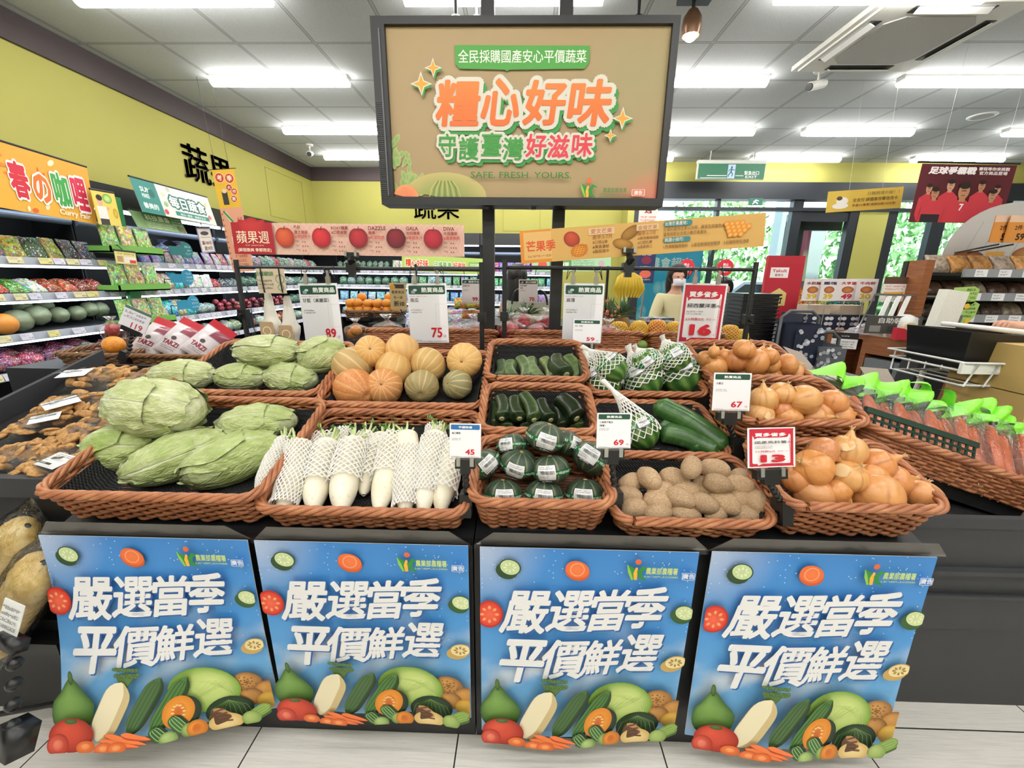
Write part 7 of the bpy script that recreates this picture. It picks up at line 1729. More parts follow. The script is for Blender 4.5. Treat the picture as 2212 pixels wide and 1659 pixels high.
# netted mangoes
MAN = objcol('mango_skin', .4, .4, .75, 6, .05); _ma = MB().ball((0, 0, 0), (1, .9, 1.1), 22, 14).mesh('mango_body', MAN, True); YNET = P('yellow_foam_net', '#E6C04A', .6)
_mn = MB(); net_tubes(_mn, lambda f: max(.35, math.sqrt(max(.02, 1 - ((2 * f - 1) / 1.14) ** 2)) * 1.02), -1.02, 1.02, 14, .45, .035, 26); _mn.v = [(y, z * .92, x) for x, y, z in _mn.v]; _mnm = _mn.mesh('yellow_net', YNET)
for i, (px, py, r, c, lab) in enumerate(((1336, 717, 21, '#C8902C', 'first'), (1379, 715, 21, '#D8A83C', 'second'), (1419, 713, 21, '#D86A4A', 'third'), (1457, 716, 20, '#D8A03C', 'fourth'), (1352, 741, 18, '#C87A2C', 'fifth, lower'), (1410, 740, 18, '#D8983C', 'sixth, lower'), (1576, 722, 19, '#C87E3C', 'seventh, past the red card'), (1600, 728, 16, '#C89A3C', 'last'), (1446, 742, 16, '#D0903C', 'half hidden by a melon net'))):
 p = aty(px, py, 2.3 + .06 * (py < 730)); s_ = pxw(r, p); t = thing('netted_mango', 'mango in a yellow foam net behind the melons, ' + lab + (' from the zucchini end' if 'h' in lab[-3:] or lab in ('first', 'second', 'third') else ''), 'mango', T(p, rz=i, s=s_), 'mangoes in yellow nets')
 o = put('mango_body', _ma, t); o.color = lin(c); put('yellow_net', _mnm, t)
p = aty(1386, 745, 2.22); o = put('avocado', MB().ball((0, 0, 0), (1, .85, .8), 16, 10).mesh('avocado', P('avocado_green', '#7A9A4A', .4), True), None, T(p, s=.032)); tag(o, 'small green fruit lying in front of the netted mangoes', 'fruit')
# fruit island further back
t = thing('fruit_island', 'low black fruit island behind the vegetable stand', 'display stand'); MB().span((-1.2, 3.35, 0), (1.0, 3.85, 1.0)).span((-1.25, 3.3, 1.0), (1.05, 3.9, 1.03)).build('cabinet', BLACK, t)
for k, (px, lab) in enumerate(((772, 'brown basket of oranges nearer the eighty-nine card'), (832, 'brown basket of oranges nearer the seventy-five card'))):
 p = aty(px, 664, 3.5); bt = basket(.23, .3, .05, lab, T(p.x, 3.6, 1.06 + .0), WICKB, liner=False, pitch=.014)
 q = random.Random(k)
 for j in range(11):
  o = put('orange', _or, None, T(p.x - .08 + .08 * (j % 3) + q.uniform(-.01, .01), 3.53 + .07 * ((j // 3) % 2), 1.115 + .055 * (j // 5) + .004 * j % .01, rz=j, s=.04)); tag(o, 'orange %s in the pile, %s' % (nth(j), 'basket nearer the eighty-nine card' if k == 0 else 'basket nearer the seventy-five card'), 'orange', 'oranges on the fruit island')
 tag(MB().span((p.x - .1, 3.48, 1.031), (p.x + .1, 3.7, 1.058)).build('riser_block', BLACKP), 'black riser under the ' + lab, 'riser')
t = thing('hanging_tag_sign', 'tan hanging tag offering ten off beside the oranges', 'tag', T(aty(860, 640, 3.2))); W, H = .13, .2
MB().span((-W / 2, 0, -H / 2), (W / 2, .002, H / 2)).build('card', P('tan_card', '#C8AE78', .6), t); a = Art(); a.rect(-.03, .06, .05, .09, '#3A3430'); a.ell(-.04, .07, .022, .018, '#D89A3C'); a.text('香蕉食品', 0, .02, .024, '#5A4A34', .01); a.text('任一袋', 0, -.02, .022, '#5A4A34', .01); MB().rod((0, .003, -.08), (0, .2, -.2), .005).build('arm', BLACKP, t); a.text('折10', .005, -.075, .04, '#3A3430', .03); a.build('print', t, face_frame((0, -.001, 0), (1, 0, 0)))
for i, (px, py, w_, h_, lab) in enumerate(((1010, 656, .2, .06, 'yellow packet on the fruit island near the ninety-nine card'), (990, 690, .26, .1, 'misty lavender packet behind the seventy-five card'), (905, 700, .22, .11, 'misty lavender packet behind the edge of the seventy-five card'), (1020, 680, .15, .05, 'orange carrot packet near the first sign post'))):
 p = aty(px, py, 2.9); o = put('food_packet', PK['pillow'], None, T(p.x, 2.9, p.z - h_ / 2, rx=-.5) @ Matrix.Diagonal((w_, .06, h_ * 1.3, 1))); o.color = lin(['#E0B83C', '#C8C4DC', '#B8BCD8', '#D8843C'][i]); tag(o, lab, 'packet')
# tote bags, pineapples, bananas
def tote(px, py0, py1, W, Y, lab, c):
 p0 = aty(px, py0, Y); p1 = aty(px, py1, Y); H = p0.z - p1.z; t = thing('tote_bag', lab, 'bag', T(p1), 'pale tote bags')
 MB().grid(lambda u, v: (W / 2 * math.copysign(abs(math.cos(u * 6.283)) ** .6, math.cos(u * 6.283)) * (1 - .06 * v), .06 * math.sin(u * 6.283) * (1 - .5 * v) + .004 * nz((u * 9, v * 6, 1)), v * H + .006 * math.cos(u * 12.5) * v), 28, 10, True).build('bag_body', P('tote_canvas' + c, c, .8, ns=80), t, True)
 b = MB()
 for s_ in (-1, 1): b.tube([(W * .28 * math.cos(k * math.pi / 10), s_ * .03, H - .02 + .1 * math.sin(k * math.pi / 10)) for k in range(11)], .007, 6)
 b.build('handle', BLACKP, t, True)
tote(1120, 650, 692, .17, 2.95, 'pale tote bag with black handles nearer the first sign post', '#B9C0AC'); tote(1165, 652, 692, .19, 3.0, 'pale tote bag with a looped black handle next to the second sign post', '#C2C7B4')
def pineapple(px, py, lab, Y, s_=1.):
 p = aty(px, py, Y); t = thing('pineapple', lab, 'pineapple', T(p, s=s_), 'pineapples'); q = random.Random(px)
 MB().ball((0, 0, -.07), (.055, .055, .075), 20, 14, 0, lambda d: 1 + .04 * math.sin(9 * math.atan2(d.y, d.x) + d.z * 12) * math.sin(d.z * 14)).build('pineapple_fruit', P('pineapple_skin', '#8A6A34', .7, var=.3, ns=40, bmp=.4), t, True); b = MB()
 for k in range(38):
  a = q.uniform(0, 6.28); e = q.uniform(.25, 1.4); l_ = q.uniform(.06, .13); d = Vector((math.cos(a) * math.cos(e), math.sin(a) * math.cos(e), math.sin(e))); sd = Vector((-math.sin(a), math.cos(a), 0)) * .008
  b.add([-sd, sd, d * l_ * .6 + sd * .7, d * l_ + Vector((0, 0, -.015)), d * l_ * .6 - sd * .7], [(0, 1, 2, 3, 4)])
 b.build('crown_leaves', P('pineapple_leaf', '#6A8A68', .6, var=.3), t)
pineapple(1100, 690, 'pineapple with grey green crown behind the first sign post', 2.75); pineapple(1138, 680, 'pineapple with spread crown between the sign posts', 2.7); pineapple(1318, 690, 'pineapple with a large crown behind the white blank card', 2.7, 1.5); pineapple(1342, 680, 'second large pineapple next to the netted mangoes', 2.85, 1.3)
t = thing('flower_plant', 'coral flowering plant among the pineapples', 'plant', T(aty(1312, 690, 2.65))); b = MB(); q = random.Random(2)
for k in range(40): b.ball((q.gauss(0, .03), q.gauss(0, .02), q.gauss(0, .05)), q.uniform(.006, .012), 8, 6)
b.build('blossoms', P('coral_petal', '#D8806A', .6), t)
p = aty(1357, 612, 3.7); t = thing('banana_bag', 'hanging bag of yellow bananas on a small stand', 'bananas', T(p)); b = MB()
for k in range(9):
 a0 = -.8 + .2 * k; b.tube([(.02 * math.sin(a0), .02, .1), (.12 * math.sin(a0), -.03, .04), (.16 * math.sin(a0), -.04, -.05), (.13 * math.sin(a0), -.02, -.12)], [.012, .024, .024, .008], 8)
b.build('banana_bunch', P('banana_yellow', '#D8B42C', .5), t, True); MB().rod((0, .1, -.6), (0, .1, .2), .01).rod((0, .1, .2), (0, 0, .14), .006).span((-.12, .02, -.62), (.12, .2, -.6)).build('stand', BLACK, t)
for k in range(10):
 p = aty(1400 + 9 * (k % 5), 690 + 7 * (k // 5), 3.2 - .08 * (k // 5)); o = put('fruit_punnet', PK['box'], None, T(p.x, p.y, p.z - .03, rz=.3) @ Matrix.Diagonal((.10, .1, .045, 1))); o.color = lin('#4A4850' if k % 3 else '#A8A49A'); tag(o, 'dark fruit punnet, %s in the %s row behind the mangoes' % (nth(k % 5), 'back' if k < 5 else 'front'), 'punnet', 'fruit punnets')
t = thing('punnet_table', 'dark low table under the fruit punnets', 'table'); MB().span((.75, 3.03, .0), (1.45, 3.28, 1.03)).build('table_body', BLACK, t)
# ------------------------------------------------------------------ end units of the stand
def carrot_unit():
 t = thing('carrot_stand', 'black end stand with ledges under the bagged carrots', 'display stand'); x0, x1, y0, y1 = 1.125, 2.15, 1.13, 2.05
 z0, z1 = .835, .52; b = MB(); b.add([(x0, y0, 0), (x1, y0, 0), (x1, y1, 0), (x0, y1, 0), (x0, y0, .76), (x1, y0, .70 - .2), (x1, y1, .5), (x0, y1, z0)], [(0, 1, 5, 4), (1, 2, 6, 5), (2, 3, 7, 6), (3, 0, 4, 7), (4, 5, 6, 7), (0, 3, 2, 1)])
 b.build('cabinet', BLACK, t); b = MB().span((x0, y0 - .012, .0), (x1, y0, .70)).span((x0, y0 - .02, .685), (x1, y0, .72)).span((x0, y0 - .035, .53), (x1, y0, .545)).span((x0, y0 - .03, .44), (x1, y0, .452)).span((x0, y0 - .022, .32), (x1, y0, .44)); b.build('front_panel', CHAR, t)
carrot_unit()
SL = -.327; NA = math.atan(.327); NM_ = lambda x, y, z: Matrix.Translation((x, y, z)) @ Matrix.Rotation(NA, 4, 'Y')
nup = Vector((math.sin(NA), 0, math.cos(NA))); nb = Bk(); nb.up = nup; nb.h = .095
nb.o = Vector((1.09, 1.22, .962)) + Vector((math.cos(NA), 0, -math.sin(NA))) * .37 - nup * .095 + Vector((0, .24, 0))
nb.M = Matrix.Translation(nb.o) @ Matrix.Rotation(NA, 4, 'Y')
nb.t = basket(.72, .48, .095, 'long wicker basket of bagged carrots sloping away at the end of the stand', nb.M, liner=False)
t = thing('basket_prop', 'black prop under the carrot basket', 'riser', nb.M); MB().span((-.34, -.2, -.045), (.3, .2, -.002)).build('prop', BLACK, t)
# dark green crate side leaning in the basket
def lattice(M, W, H, nx, ny, th, mat, name, lab, cat):
 b = MB(); fx, fy = W / nx, H / ny; bw = .007
 for i in range(nx + 1): b.span((-W / 2 + i * fx - bw / 2, -th / 2, 0), (-W / 2 + i * fx + bw / 2, th / 2, H))
 for j in range(ny + 1): b.span((-W / 2, -th / 2, j * fy - bw / 2), (W / 2, th / 2, j * fy + bw / 2))
 b.span((-W / 2 - .01, -th, H - .004), (W / 2 + .01, th, H + .014)); o = b.build(name, mat, None, False, M); return tag(o, lab, cat)
dv0 = aty(1868, 928, 1.275); dv1 = aty(2100, 1003, 1.275); dvt = aty(1975, 918, 1.30)
lattice(frame((dv0 + dv1) / 2, dv1 - dv0, dvt - (dv0 + dv1) / 2), (dv1 - dv0).length, .062, 14, 3, .006, P('dark_green_plastic', '#1F3A30', .4), 'crate_divider', 'dark green plastic lattice divider leaning in front of the bagged carrots', 'crate')
CAR = vegmat('carrot_skin', lambda N, L, v, r: (ramp(N, L, noi(N, L, v, 18, 4), [(.3, '#C0562A'), (.6, '#D86E38'), (.8, '#E08A54')]), noi(N, L, v, 60, 3)), .45, .2, .003)
_ca = MB().lathe([(0, 0), (.7, .02), (.95, .06), (1, .15), (.95, .4), (.84, .7), (.62, .9), (.3, .98), (0, 1)], 16, wob=lambda a, z: 1 + .03 * math.sin(z * 60) + .02 * math.sin(3 * a)).mesh('carrot', CAR, True)
GREENF = film('green_printed_film', '#B6F060', .7, 40, .42, '#7CD82C'); ltop = P('lime_print', '#86DC34', .4)
q = random.Random(12)
for i in range(6):
 bx, by = 1900 + 62 * i, 950 + 17 * i; tx, ty = 1868 + 66 * i, 862 + 13 * i
 c0 = aty(bx, by + 18, 1.335); c1 = aty(tx, ty - 6, 1.50); ax = (c1 - c0).normalized()
 L_ = .19; sd = ax.cross(nup).normalized(); up = sd.cross(ax)
 M = frame(c0, ax, nup) @ Matrix.Scale(1.45, 4)
 for k in range(3):
  o = put('carrot', _ca, None, M @ Matrix.Translation((0, (k - 1) * .031, .010 * (k % 2) - .005)) @ Matrix.Rotation(math.pi / 2, 4, 'Y') @ Matrix.Diagonal((.0175, .0175, .145 + .01 * (k % 2), 1))); tag(o, 'carrot, %s in the %s bag from the onions' % (nth(k), nth(i)), 'carrot', 'bagged carrots')
 t = thing('carrot_bag', 'clear carrot bag with a lime green top, %s from the onions' % nth(i), 'bag', M, 'bags of carrots')
 MB().grid(lambda u, v: (-.012 + .185 * v, (.062 * (1 - .15 * v)) * math.copysign(abs(math.cos(u * 6.283)) ** .7, math.cos(u * 6.283)), .032 * math.sin(u * 6.283) * (1 - .3 * v) + .003 * math.sin(u * 40 + v * 11)), 26, 12, True).build('film', FILM, t, True)
 s_ = q.uniform(0, 6)
 MB().grid(lambda u, v: (.165 + .085 * v, (u - .5) * .135 * (1 + .35 * v), .024 * math.sin(u * 7 + s_) * (.3 + v) + .018 * math.sin(u * 17 + v * 5 + s_) - .045 * v * v), 20, 8).build('printed_top', ltop, t, True)
# white long vegetables in clear bags beyond the onions
WL = P('leek_white', '#E6E0CC', .4, var=.08)
for i, (x0, y0, x1, y1) in enumerate(((1768, 806, 1840, 832), (1772, 818, 1850, 850), (1775, 835, 1845, 868), (1790, 850, 1850, 885), (1800, 868, 1850, 900))):
 Y = 1.75 - .09 * i; a_ = aty(x0, y0, Y); c_ = aty(x1, y1, Y - .05); t = thing('leek_bag', 'clear bag of white leeks beyond the onions, %s from the back' % nth(i), 'bag', frame(a_, c_ - a_, (0, 0, 1)), 'bags of white leeks'); L_ = (c_ - a_).length * 1.1
 b = MB()
 for k in range(4): b.tube([(0, (k - 1.5) * .02, 0), (L_, (k - 1.5) * .022, 0)], [.012, .014], 10)
 b.build('leek_stem', WL, t, True); MB().grid(lambda u, v: (-.02 + (L_ + .03) * v, .055 * math.cos(u * 6.283), .022 * math.sin(u * 6.283)), 16, 6, True).build('film', FILM, t, True)
 if i < 2: a = Art(); a.rect(-.03, -.035, .03, .035, '#C8323C'); a.fake(-.025, -.03, .025, .03, '#F0D8D8', 3, i); a.build('label_print', t, T(L_ * .85, 0, .023))
t = thing('leek_tray', 'black tray under the bagged leeks beyond the onions', 'tray', T(1.33, 1.78, 0)); MB().span((-.17, -.05, .72), (.3, .3, .96)).build('tray_body', BLACK, t)
# clear sloping card holders seen from behind
def back_card(px0, py0, px1, py1, px2, py2, Y, lab):
 a_ = aty(px0, py0, Y); b_ = aty(px1, py1, Y + .12); c_ = aty(px2, py2, Y); t = thing('card_holder', lab, 'card holder'); n = (b_ - a_).cross(c_ - a_).normalized() * .002; d_ = b_ + (c_ - a_)
 MB().add([a_, b_, d_, c_, a_ + n, b_ + n, d_ + n, c_ + n], [(0, 1, 2, 3), (7, 6, 5, 4), (0, 4, 5, 1), (1, 5, 6, 2), (2, 6, 7, 3), (3, 7, 4, 0)]).build('card', P('card_back', '#B8A8A0', .3), t)
back_card(1692, 748, 1732, 762, 1735, 800, 1.9, 'tilted clear card holder between the onions and the wooden counter'); back_card(1857, 792, 1917, 797, 1885, 838, 1.75, 'tilted card holder standing behind the green carrot bag tops')
# mushroom bin at the other end
def bin_():
 t = thing('dried_food_bin', 'black sloping end bin holding bags of dried bean curd', 'bin'); x0, x1, y0, y1 = -2.08, -1.325, 1.13, 1.95; zf, zb = .735, .93
 b = MB(); b.add([(x0, y0, 0), (x1, y0, 0), (x1, y1, 0), (x0, y1, 0), (x0, y0, zf), (x1, y0, zf), (x1, y1, zb), (x0, y1, zb)], [(0, 1, 5, 4), (1, 2, 6, 5), (2, 3, 7, 6), (3, 0, 4, 7), (4, 5, 6, 7), (0, 3, 2, 1)]); b.build('cabinet', BLACK, t)
 MB().span((x0, y0 - .02, zf - .02), (x1, y0 + .01, zf + .045)).build('front_lip', CHAR, t)
 b = MB(); b.add([(x0 - .02, y0, zf), (x0, y0, zf), (x0, y1, zb), (x0 - .02, y1, zb), (x0 - .02, y0, zf + .06), (x0, y0, zf + .06), (x0, y1, zb + .1), (x0 - .02, y1, zb + .1)], [(0, 1, 5, 4), (1, 2, 6, 5), (2, 3, 7, 6), (3, 0, 4, 7), (4, 5, 6, 7)]); b.build('side_panel', CHAR, t)
 MB().span((x0, y1 - .02, zb - .05), (x1, y1, zb + .03)).build('back_panel', BLACK, t); bb = Bk(); bb.o = Vector(((x0 + x1) / 2, y0, zf)); bb.up = Vector((0, -(zb - zf), y1 - y0)).normalized(); bb.y = Vector((0, y1 - y0, zb - zf)).normalized(); return bb
BN = bin_()
DRY = vegmat('dried_bean_curd', lambda N, L, v, r: (ramp(N, L, noi(N, L, v, 16, 4), [(.3, '#8A5E34'), (.5, '#B5864E'), (.75, '#CFA870')]), noi(N, L, v, 50, 3)), .6, .5, .008)
_dr = []
for sd in range(3):
 q = random.Random(sd); b = MB()
 for k in range(26):
  x, y = q.uniform(-.42, .42), q.uniform(-.4, .4); o_ = q.uniform(0, 9)
  s0 = b.n; b.ball((0, 0, 0), (q.uniform(.09, .17), q.uniform(.08, .13), q.uniform(.05, .08)), 12, 8, 0, lambda d: 1 + .3 * nz(d, 2, o_)); b.xf(T(x, y, .1 + .12 * q.random() + .16 * (1 - (x * x + y * y) * 3.5), rx=q.uniform(-1, 1), ry=q.uniform(-1, 1), rz=q.uniform(0, 6)), s0)
 _dr.append(b.mesh('bean_curd_pieces', DRY, True))
_df = MB().grid(lambda u, v: ((u - .5) * (1.06 - .0 * v), (v - .5) * 1.0, .02 + .42 * (math.sin(u * math.pi) * math.sin(v * math.pi)) ** .5 + .03 * nz((u * 8, v * 8, 2))), 22, 16).mesh('film', FILM, True)
_dst = sticker_art(.42, .36, 9).b.mesh('sticker_print', GLOSSY)
for i, (px, py, w_, an, lab, st) in enumerate(((210, 812, 125, .1, 'at the back nearest the brown baskets', (-.25, -.1)), (310, 812, 110, -.2, 'at the back beside the upper cabbages', None), (150, 868, 135, .3, 'in the middle row at the outer wall', (.05, -.25)), (240, 872, 130, -.3, 'in the middle row beside the big cabbage', (.2, .1)), (88, 905, 120, .2, 'third row at the outer wall', (.15, -.1)), (190, 925, 140, -.2, 'third row in the centre', None), (40, 975, 135, .1, 'front row at the outer end', None), (128, 985, 140, -.1, 'front row, stickered, by the cabbage basket', (.2, -.2)), (235, 940, 90, .2, 'wedged against the green cabbage', None))):
 p = on(BN, px, py, .05); s_ = pxw(w_, p); M = Matrix.Translation(p - BN.up * .045) @ along(BN, Vector((math.cos(an), 0, 0)) + BN.y * math.sin(an)) @ Matrix.Diagonal((s_, s_ * .85, s_ * .6, 1))
 t = thing('dried_food_bag', 'clear bag of brown dried bean curd, ' + lab, 'bag', M, 'bags in the end bin'); put('bean_curd_pieces', _dr[i % 3], t); put('film', _df, t)
 if st: put('sticker_print', _dst, t, T(st[0], st[1], .46, rz=an * 2))
# low rack with bean curd sheets at the very edge
t = thing('low_rack', 'dark low rack on the floor at the outer end of the posters', 'rack'); MB().span((-2.2, 1.0, 0), (-1.42, 1.1, .36)).span((-2.2, .95, .28), (-1.38, 1.1, .32)).rod((-1.9, .9, .02), (-1.4, .95, .1), .008).build('rack_body', BLACK, t)
SHEET = vegmat('bean_curd_sheet', lambda N, L, v, r: (ramp(N, L, noi(N, L, v, 30, 4), [(.3, '#C49A50'), (.5, '#DEBE74'), (.75, '#EED79C')]), noi(N, L, v, 70, 3)), .6, .5, .006)
for i, (x0, y0, x1, y1, lab) in enumerate(((-60, 1330, 60, 1135, 'long clear bag of golden bean curd sheets lying behind at the rack'), (-25, 1400, 95, 1215, 'long clear bag of golden bean curd sheets in front at the rack'))):
 Y = 1.03 - .10 * i; a_ = aty(x0, y0, Y); c_ = aty(x1, y1, Y + .03); L_ = (c_ - a_).length; t = thing('bean_curd_bag', lab, 'bag', frame(a_, c_ - a_, (0, -.6, .8)), 'bags of bean curd sheets')
 tp = lambda v: max(.02, 1 - abs(2 * v - 1) ** 9) ** .5
 MB().grid(lambda u, v: (L_ * v, .075 * math.cos(u * 6.283) * tp(v), .05 * tp(v) * math.sin(u * 6.283) + .006 * nz((u * 9, v * 22, i))), 24, 26, True).build('bean_curd_roll', SHEET, t, True); MB().grid(lambda u, v: (-.03 + (L_ + .06) * v, .09 * math.cos(u * 6.283), .062 * tp(v) * math.sin(u * 6.283) + .004 * math.sin(u * 30 + v * 9)), 24, 10, True).build('film', FILM, t, True)
p = aty(22, 1335, .84); t = thing('price_card_stand', 'white price card on a black clip stand at the low rack', 'price card', T(p, rz=-.3, rx=-.4)); MB().span((-.045, 0, -.04), (.045, .002, .04)).build('card', WHITE, t); a = Art(); a.fake(-.038, -.03, .038, .03, '#6A6A70', 4, 2); a.build('print', t, face_frame((0, -.001, 0), (1, 0, 0)))
b = MB(); q0 = Vector((.05, .0, -.05)); q1 = Vector((.12, .0, -.22))
for k in range(5): b.ball(q0.lerp(q1, k / 4), .016, 10, 8)
b.box((.03, 0, -.05), (.09, .03, .03)).box((.13, .01, -.25), (.06, .05, .07)); b.build('ball_joint_neck', BLACKP, t, True)
# brown baskets with packed apples behind the bin
t = thing('apple_stand', 'black stand under the two brown baskets behind the end bin', 'display stand'); MB().span((-2.65, 1.98, 0), (-1.42, 2.55, .925)).build('cabinet', BLACK, t)
for px0, px1, lab in ((110, 258, 'shallow brown basket, nearly empty, behind the end bin'), (264, 515, 'shallow brown basket of packed apples behind the upper cabbages')):
 a_ = aty(px0, 765, 2.05); c_ = aty(px1, 765, 2.05); basket(c_.x - a_.x, .42, .065, lab, Matrix.Translation(((a_.x + c_.x) / 2, 2.26, .93)) @ Matrix.Rotation(.05, 4, 'X'), WICKB, liner=False)
def tarzi(px, py, an, lab, top):
 p = aty(px, py, 2.2 + .03 * (px % 3)); W, H = .155, .24; t = thing('apple_pack', lab, 'packet', T(p, rx=-.75, ry=an), 'red and white apple packs')
 def f(u, v, s_): return ((u - .5) * W * (1 - .04 * math.sin(v * 3)), -s_ * (.045 * (math.sin(u * math.pi) * math.sin(min(1, v * 1.25) * math.pi)) ** .5 + .001) , (v - .5) * H)
 b = MB(); cf = lambda u, v: lin('#B0222E') if v > .80 else (lin('#D0C8CC') if v < .55 or u < .5 else lin('#8A4A56'))
 b.grid(lambda u, v: f(u, v, 1), 20, 30, colf=cf).grid(lambda u, v: f(1 - u, v, 1) if 0 else (f(1 - u, v, -1)), 14, 14, colf=lambda u, v: lin('#B8A8AC')); b.build('pouch', GLOSSY, t, True)
 a = Art(.0004); a.text('TARZI', 0, -.075, .026, '#8A2438', .04, wd=.085); a.fake(-.04, -.1, .04, -.08, '#7A6A70', 2, px); a.ell(0, -.03, .014, .012, '#4A3A3C', n=10); a.b.v = [(x, -f(x / W + .5, y / H + .5, 1)[1] * -1 - .0015 - z, y) for x, y, z in a.b.v]; a.b.build('print', PAPER, t)
tarzi(338, 728, .35, 'apple pack with red top standing nearest the tilted price card', 1); tarzi(392, 730, .45, 'apple pack with red top, second from the tilted price card', 1); tarzi(452, 736, .62, 'apple pack lying with a glossy red upper half beside the rail post', 1)
bagged(245, 718, 16, 2.2, 2, _ap, 'clear bag of dark red apples at the edge of the brown baskets', 'dark red apple in the bag between the brown baskets', .9, 31, 'bagged red apples')
o = put('orange', _or, None, T(aty(246, 745, 2.12), s=.05)); tag(o, 'single orange lying in the nearly empty brown basket', 'orange')
p = aty(293, 690, 2.1); t = thing('price_card_stand', 'tilted white price card with one hundred nineteen over the brown baskets', 'price card', T(p, ry=.42, rx=-.2)); MB().span((-.07, 0, -.055), (.07, .002, .055)).build('card', WHITE, t); a = Art(); a.rect(-.07, -.055, .07, .055, '#D8D4DA'); a.rect(-.07, .04, .07, .055, '#4A6A5A'); a.fake(-.06, -.01, .05, .035, '#5A5A60', 2, 4); a.text('119', .02, -.05, .03, '#B03A44', .02, wd=.06); a.build('print', t, face_frame((0, -.001, 0), (1, 0, 0)))
b = MB().box((0, .004, -.065), (.1, .02, .024))
for k in range(6): b.ball((.005 * k, .01, -.08 - .02 * k), .012, 8, 6)
b.box((.03, 0, -.2), (.05, .05, .05)); b.build('clip_stand', BLACKP, t)
# ------------------------------------------------------------------ entrance side: counter, trolleys, bread shelf
def board(name, lab, cat, px0, py0, px1, py1, Y, art, base, yaw=0., group=None, th=.004):
 p0 = aty(px0, py0, Y); p1 = aty(px1, py1, Y); W = abs(p1.x - p0.x); H = p0.z - p1.z
 t = thing(name, lab, cat, T((p0 + p1) / 2, rz=yaw), group); MB().span((-W / 2, 0, -H / 2), (W / 2, th, H / 2)).build('panel', P('panel_' + base, base, .6), t)
 if art:
  a = Art(); art(a, lambda u: (u - .5) * W, lambda v: (.5 - v) * H, W, H); a.build('print', t, face_frame((0, -.001, 0), (1, 0, 0)), clip=(-W / 2, -H / 2, W / 2, H / 2))
 return t
def hang(t, z1, xs):
 b = MB(); z = t.matrix_world.translation.z
 for x in xs: b.rod((x, .002, 0), (x, .002, z1 - z), .0009, 4)
 b.build('wire', STEEL, t)
def a_foot(a, X, Y, W, H):
 a.sheet(X(0), Y(1), X(1), Y(0), 10, 8, lambda u, v: tuple(x * (.6 + .8 * abs(u - .5)) for x in lin('#5C2028')[:3]) + (1,))
 a.text('足球爭霸戰', X(.33), Y(.17), H * .13, '#F2E8E8', .05, .15, wd=W * .5); a.text('賽程等你來挑戰', X(.77), Y(.1), H * .06, '#F2E8E8', .02, wd=W * .33); a.text('官方商品登場', X(.77), Y(.17), H * .06, '#F2E8E8', .02, wd=W * .3)
 for u, v, s, sk in ((.13, .42, .75, '#B98468'), (.86, .42, .75, '#C08A6C'), (.35, .36, .9, '#C8957A'), (.68, .36, .85, '#B07A5E'), (.2, .5, .95, '#B07C5C'), (.82, .52, .95, '#B8866A'), (.5, .46, 1.35, '#B5805F')):
  r = W * .056 * s; x, y = X(u), Y(v); a.poly([(x - r * 2.1, y - r * 2.2), (x - r * .6, y - r * 1.1), (x + r * .6, y - r * 1.1), (x + r * 2.1, y - r * 2.2), (x + r * 2.3, y - r * 6), (x + r * 1.5, y - r * 7.5), (x - r * 1.5, y - r * 7.5), (x - r * 2.3, y - r * 6)], '#C23A44'); a.rect(x - r * .45, y - r * 1.3, x + r * .45, y, sk)
  a.ell(x, y, r * .8, r * 1.05, sk, n=16); a.ell(x, y + r * .75, r * .8, r * .45, '#2A1E1A', n=14); a.line([(x - r * .35, y + .1 * r), (x + r * .35, y + .1 * r)], r * .12, '#4A2E24'); a.line([(x - r * .25, y - r * .5), (x + r * .25, y - r * .5)], r * .1, '#7A4438')
 a.text('7', X(.51), Y(.79), H * .12, '#F0E6E6', .03); a.rect(X(.1), Y(1), X(.3), Y(.86), '#2A2428'); a.rect(X(.72), Y(1), X(.9), Y(.9), '#2A2428')
t = board('football_poster', 'large red poster of football players hanging below the ceiling near the entrance', 'poster', 1988, 355, 2166, 482, 3.6, a_foot, '#7A2A34', .05); hang(t, CEIL, (-.25, .25)); MB().rod((-.42, 0, .225), (.4, 0, .225), .008).build('top_rail', BLACK, t)
def a_yel(a, X, Y, W, H):
 a.rect(X(0), Y(1), X(1), Y(0), '#DDBB50'); a.ell(X(.2), Y(.5), W * .08, H * .2, '#F2EEE4', n=16); a.ell(X(.18), Y(.72), W * .11, H * .14, '#F2EEE4', n=16); a.ell(X(.16), Y(.36), W * .04, H * .1, '#5A4638', n=12)
 a.text('日韓跨境升級！！', X(.74), Y(.3), H * .17, '#7A6A40', .01, wd=W * .42); a.text('全支付 綁國泰世華信用卡', X(.64), Y(.58), H * .18, '#4A3A24', .015, wd=W * .6); a.text('享最5%優惠!滿額加碼150全點', X(.63), Y(.8), H * .13, '#8A3A2A', .012, wd=W * .58)
t = board('payment_banner', 'yellow hanging banner about card payment in front of the entrance glass', 'banner', 1792, 408, 1942, 455, 4.2, a_yel, '#DDBB50'); t.rotation_euler.y = -.07; hang(t, CEIL, (-.15, .15))
def a_noentry(a, X, Y, W, H): a.ell(0, 0, W * .5, H * .5, '#D02A38'); a.rect(X(.18), Y(.56), X(.82), Y(.45), '#F0ECEC'); a.text('禁止', 0, Y(.4), H * .17, '#F4EEEE', .02); a.text('通行', 0, Y(.8), H * .17, '#F4EEEE', .02)
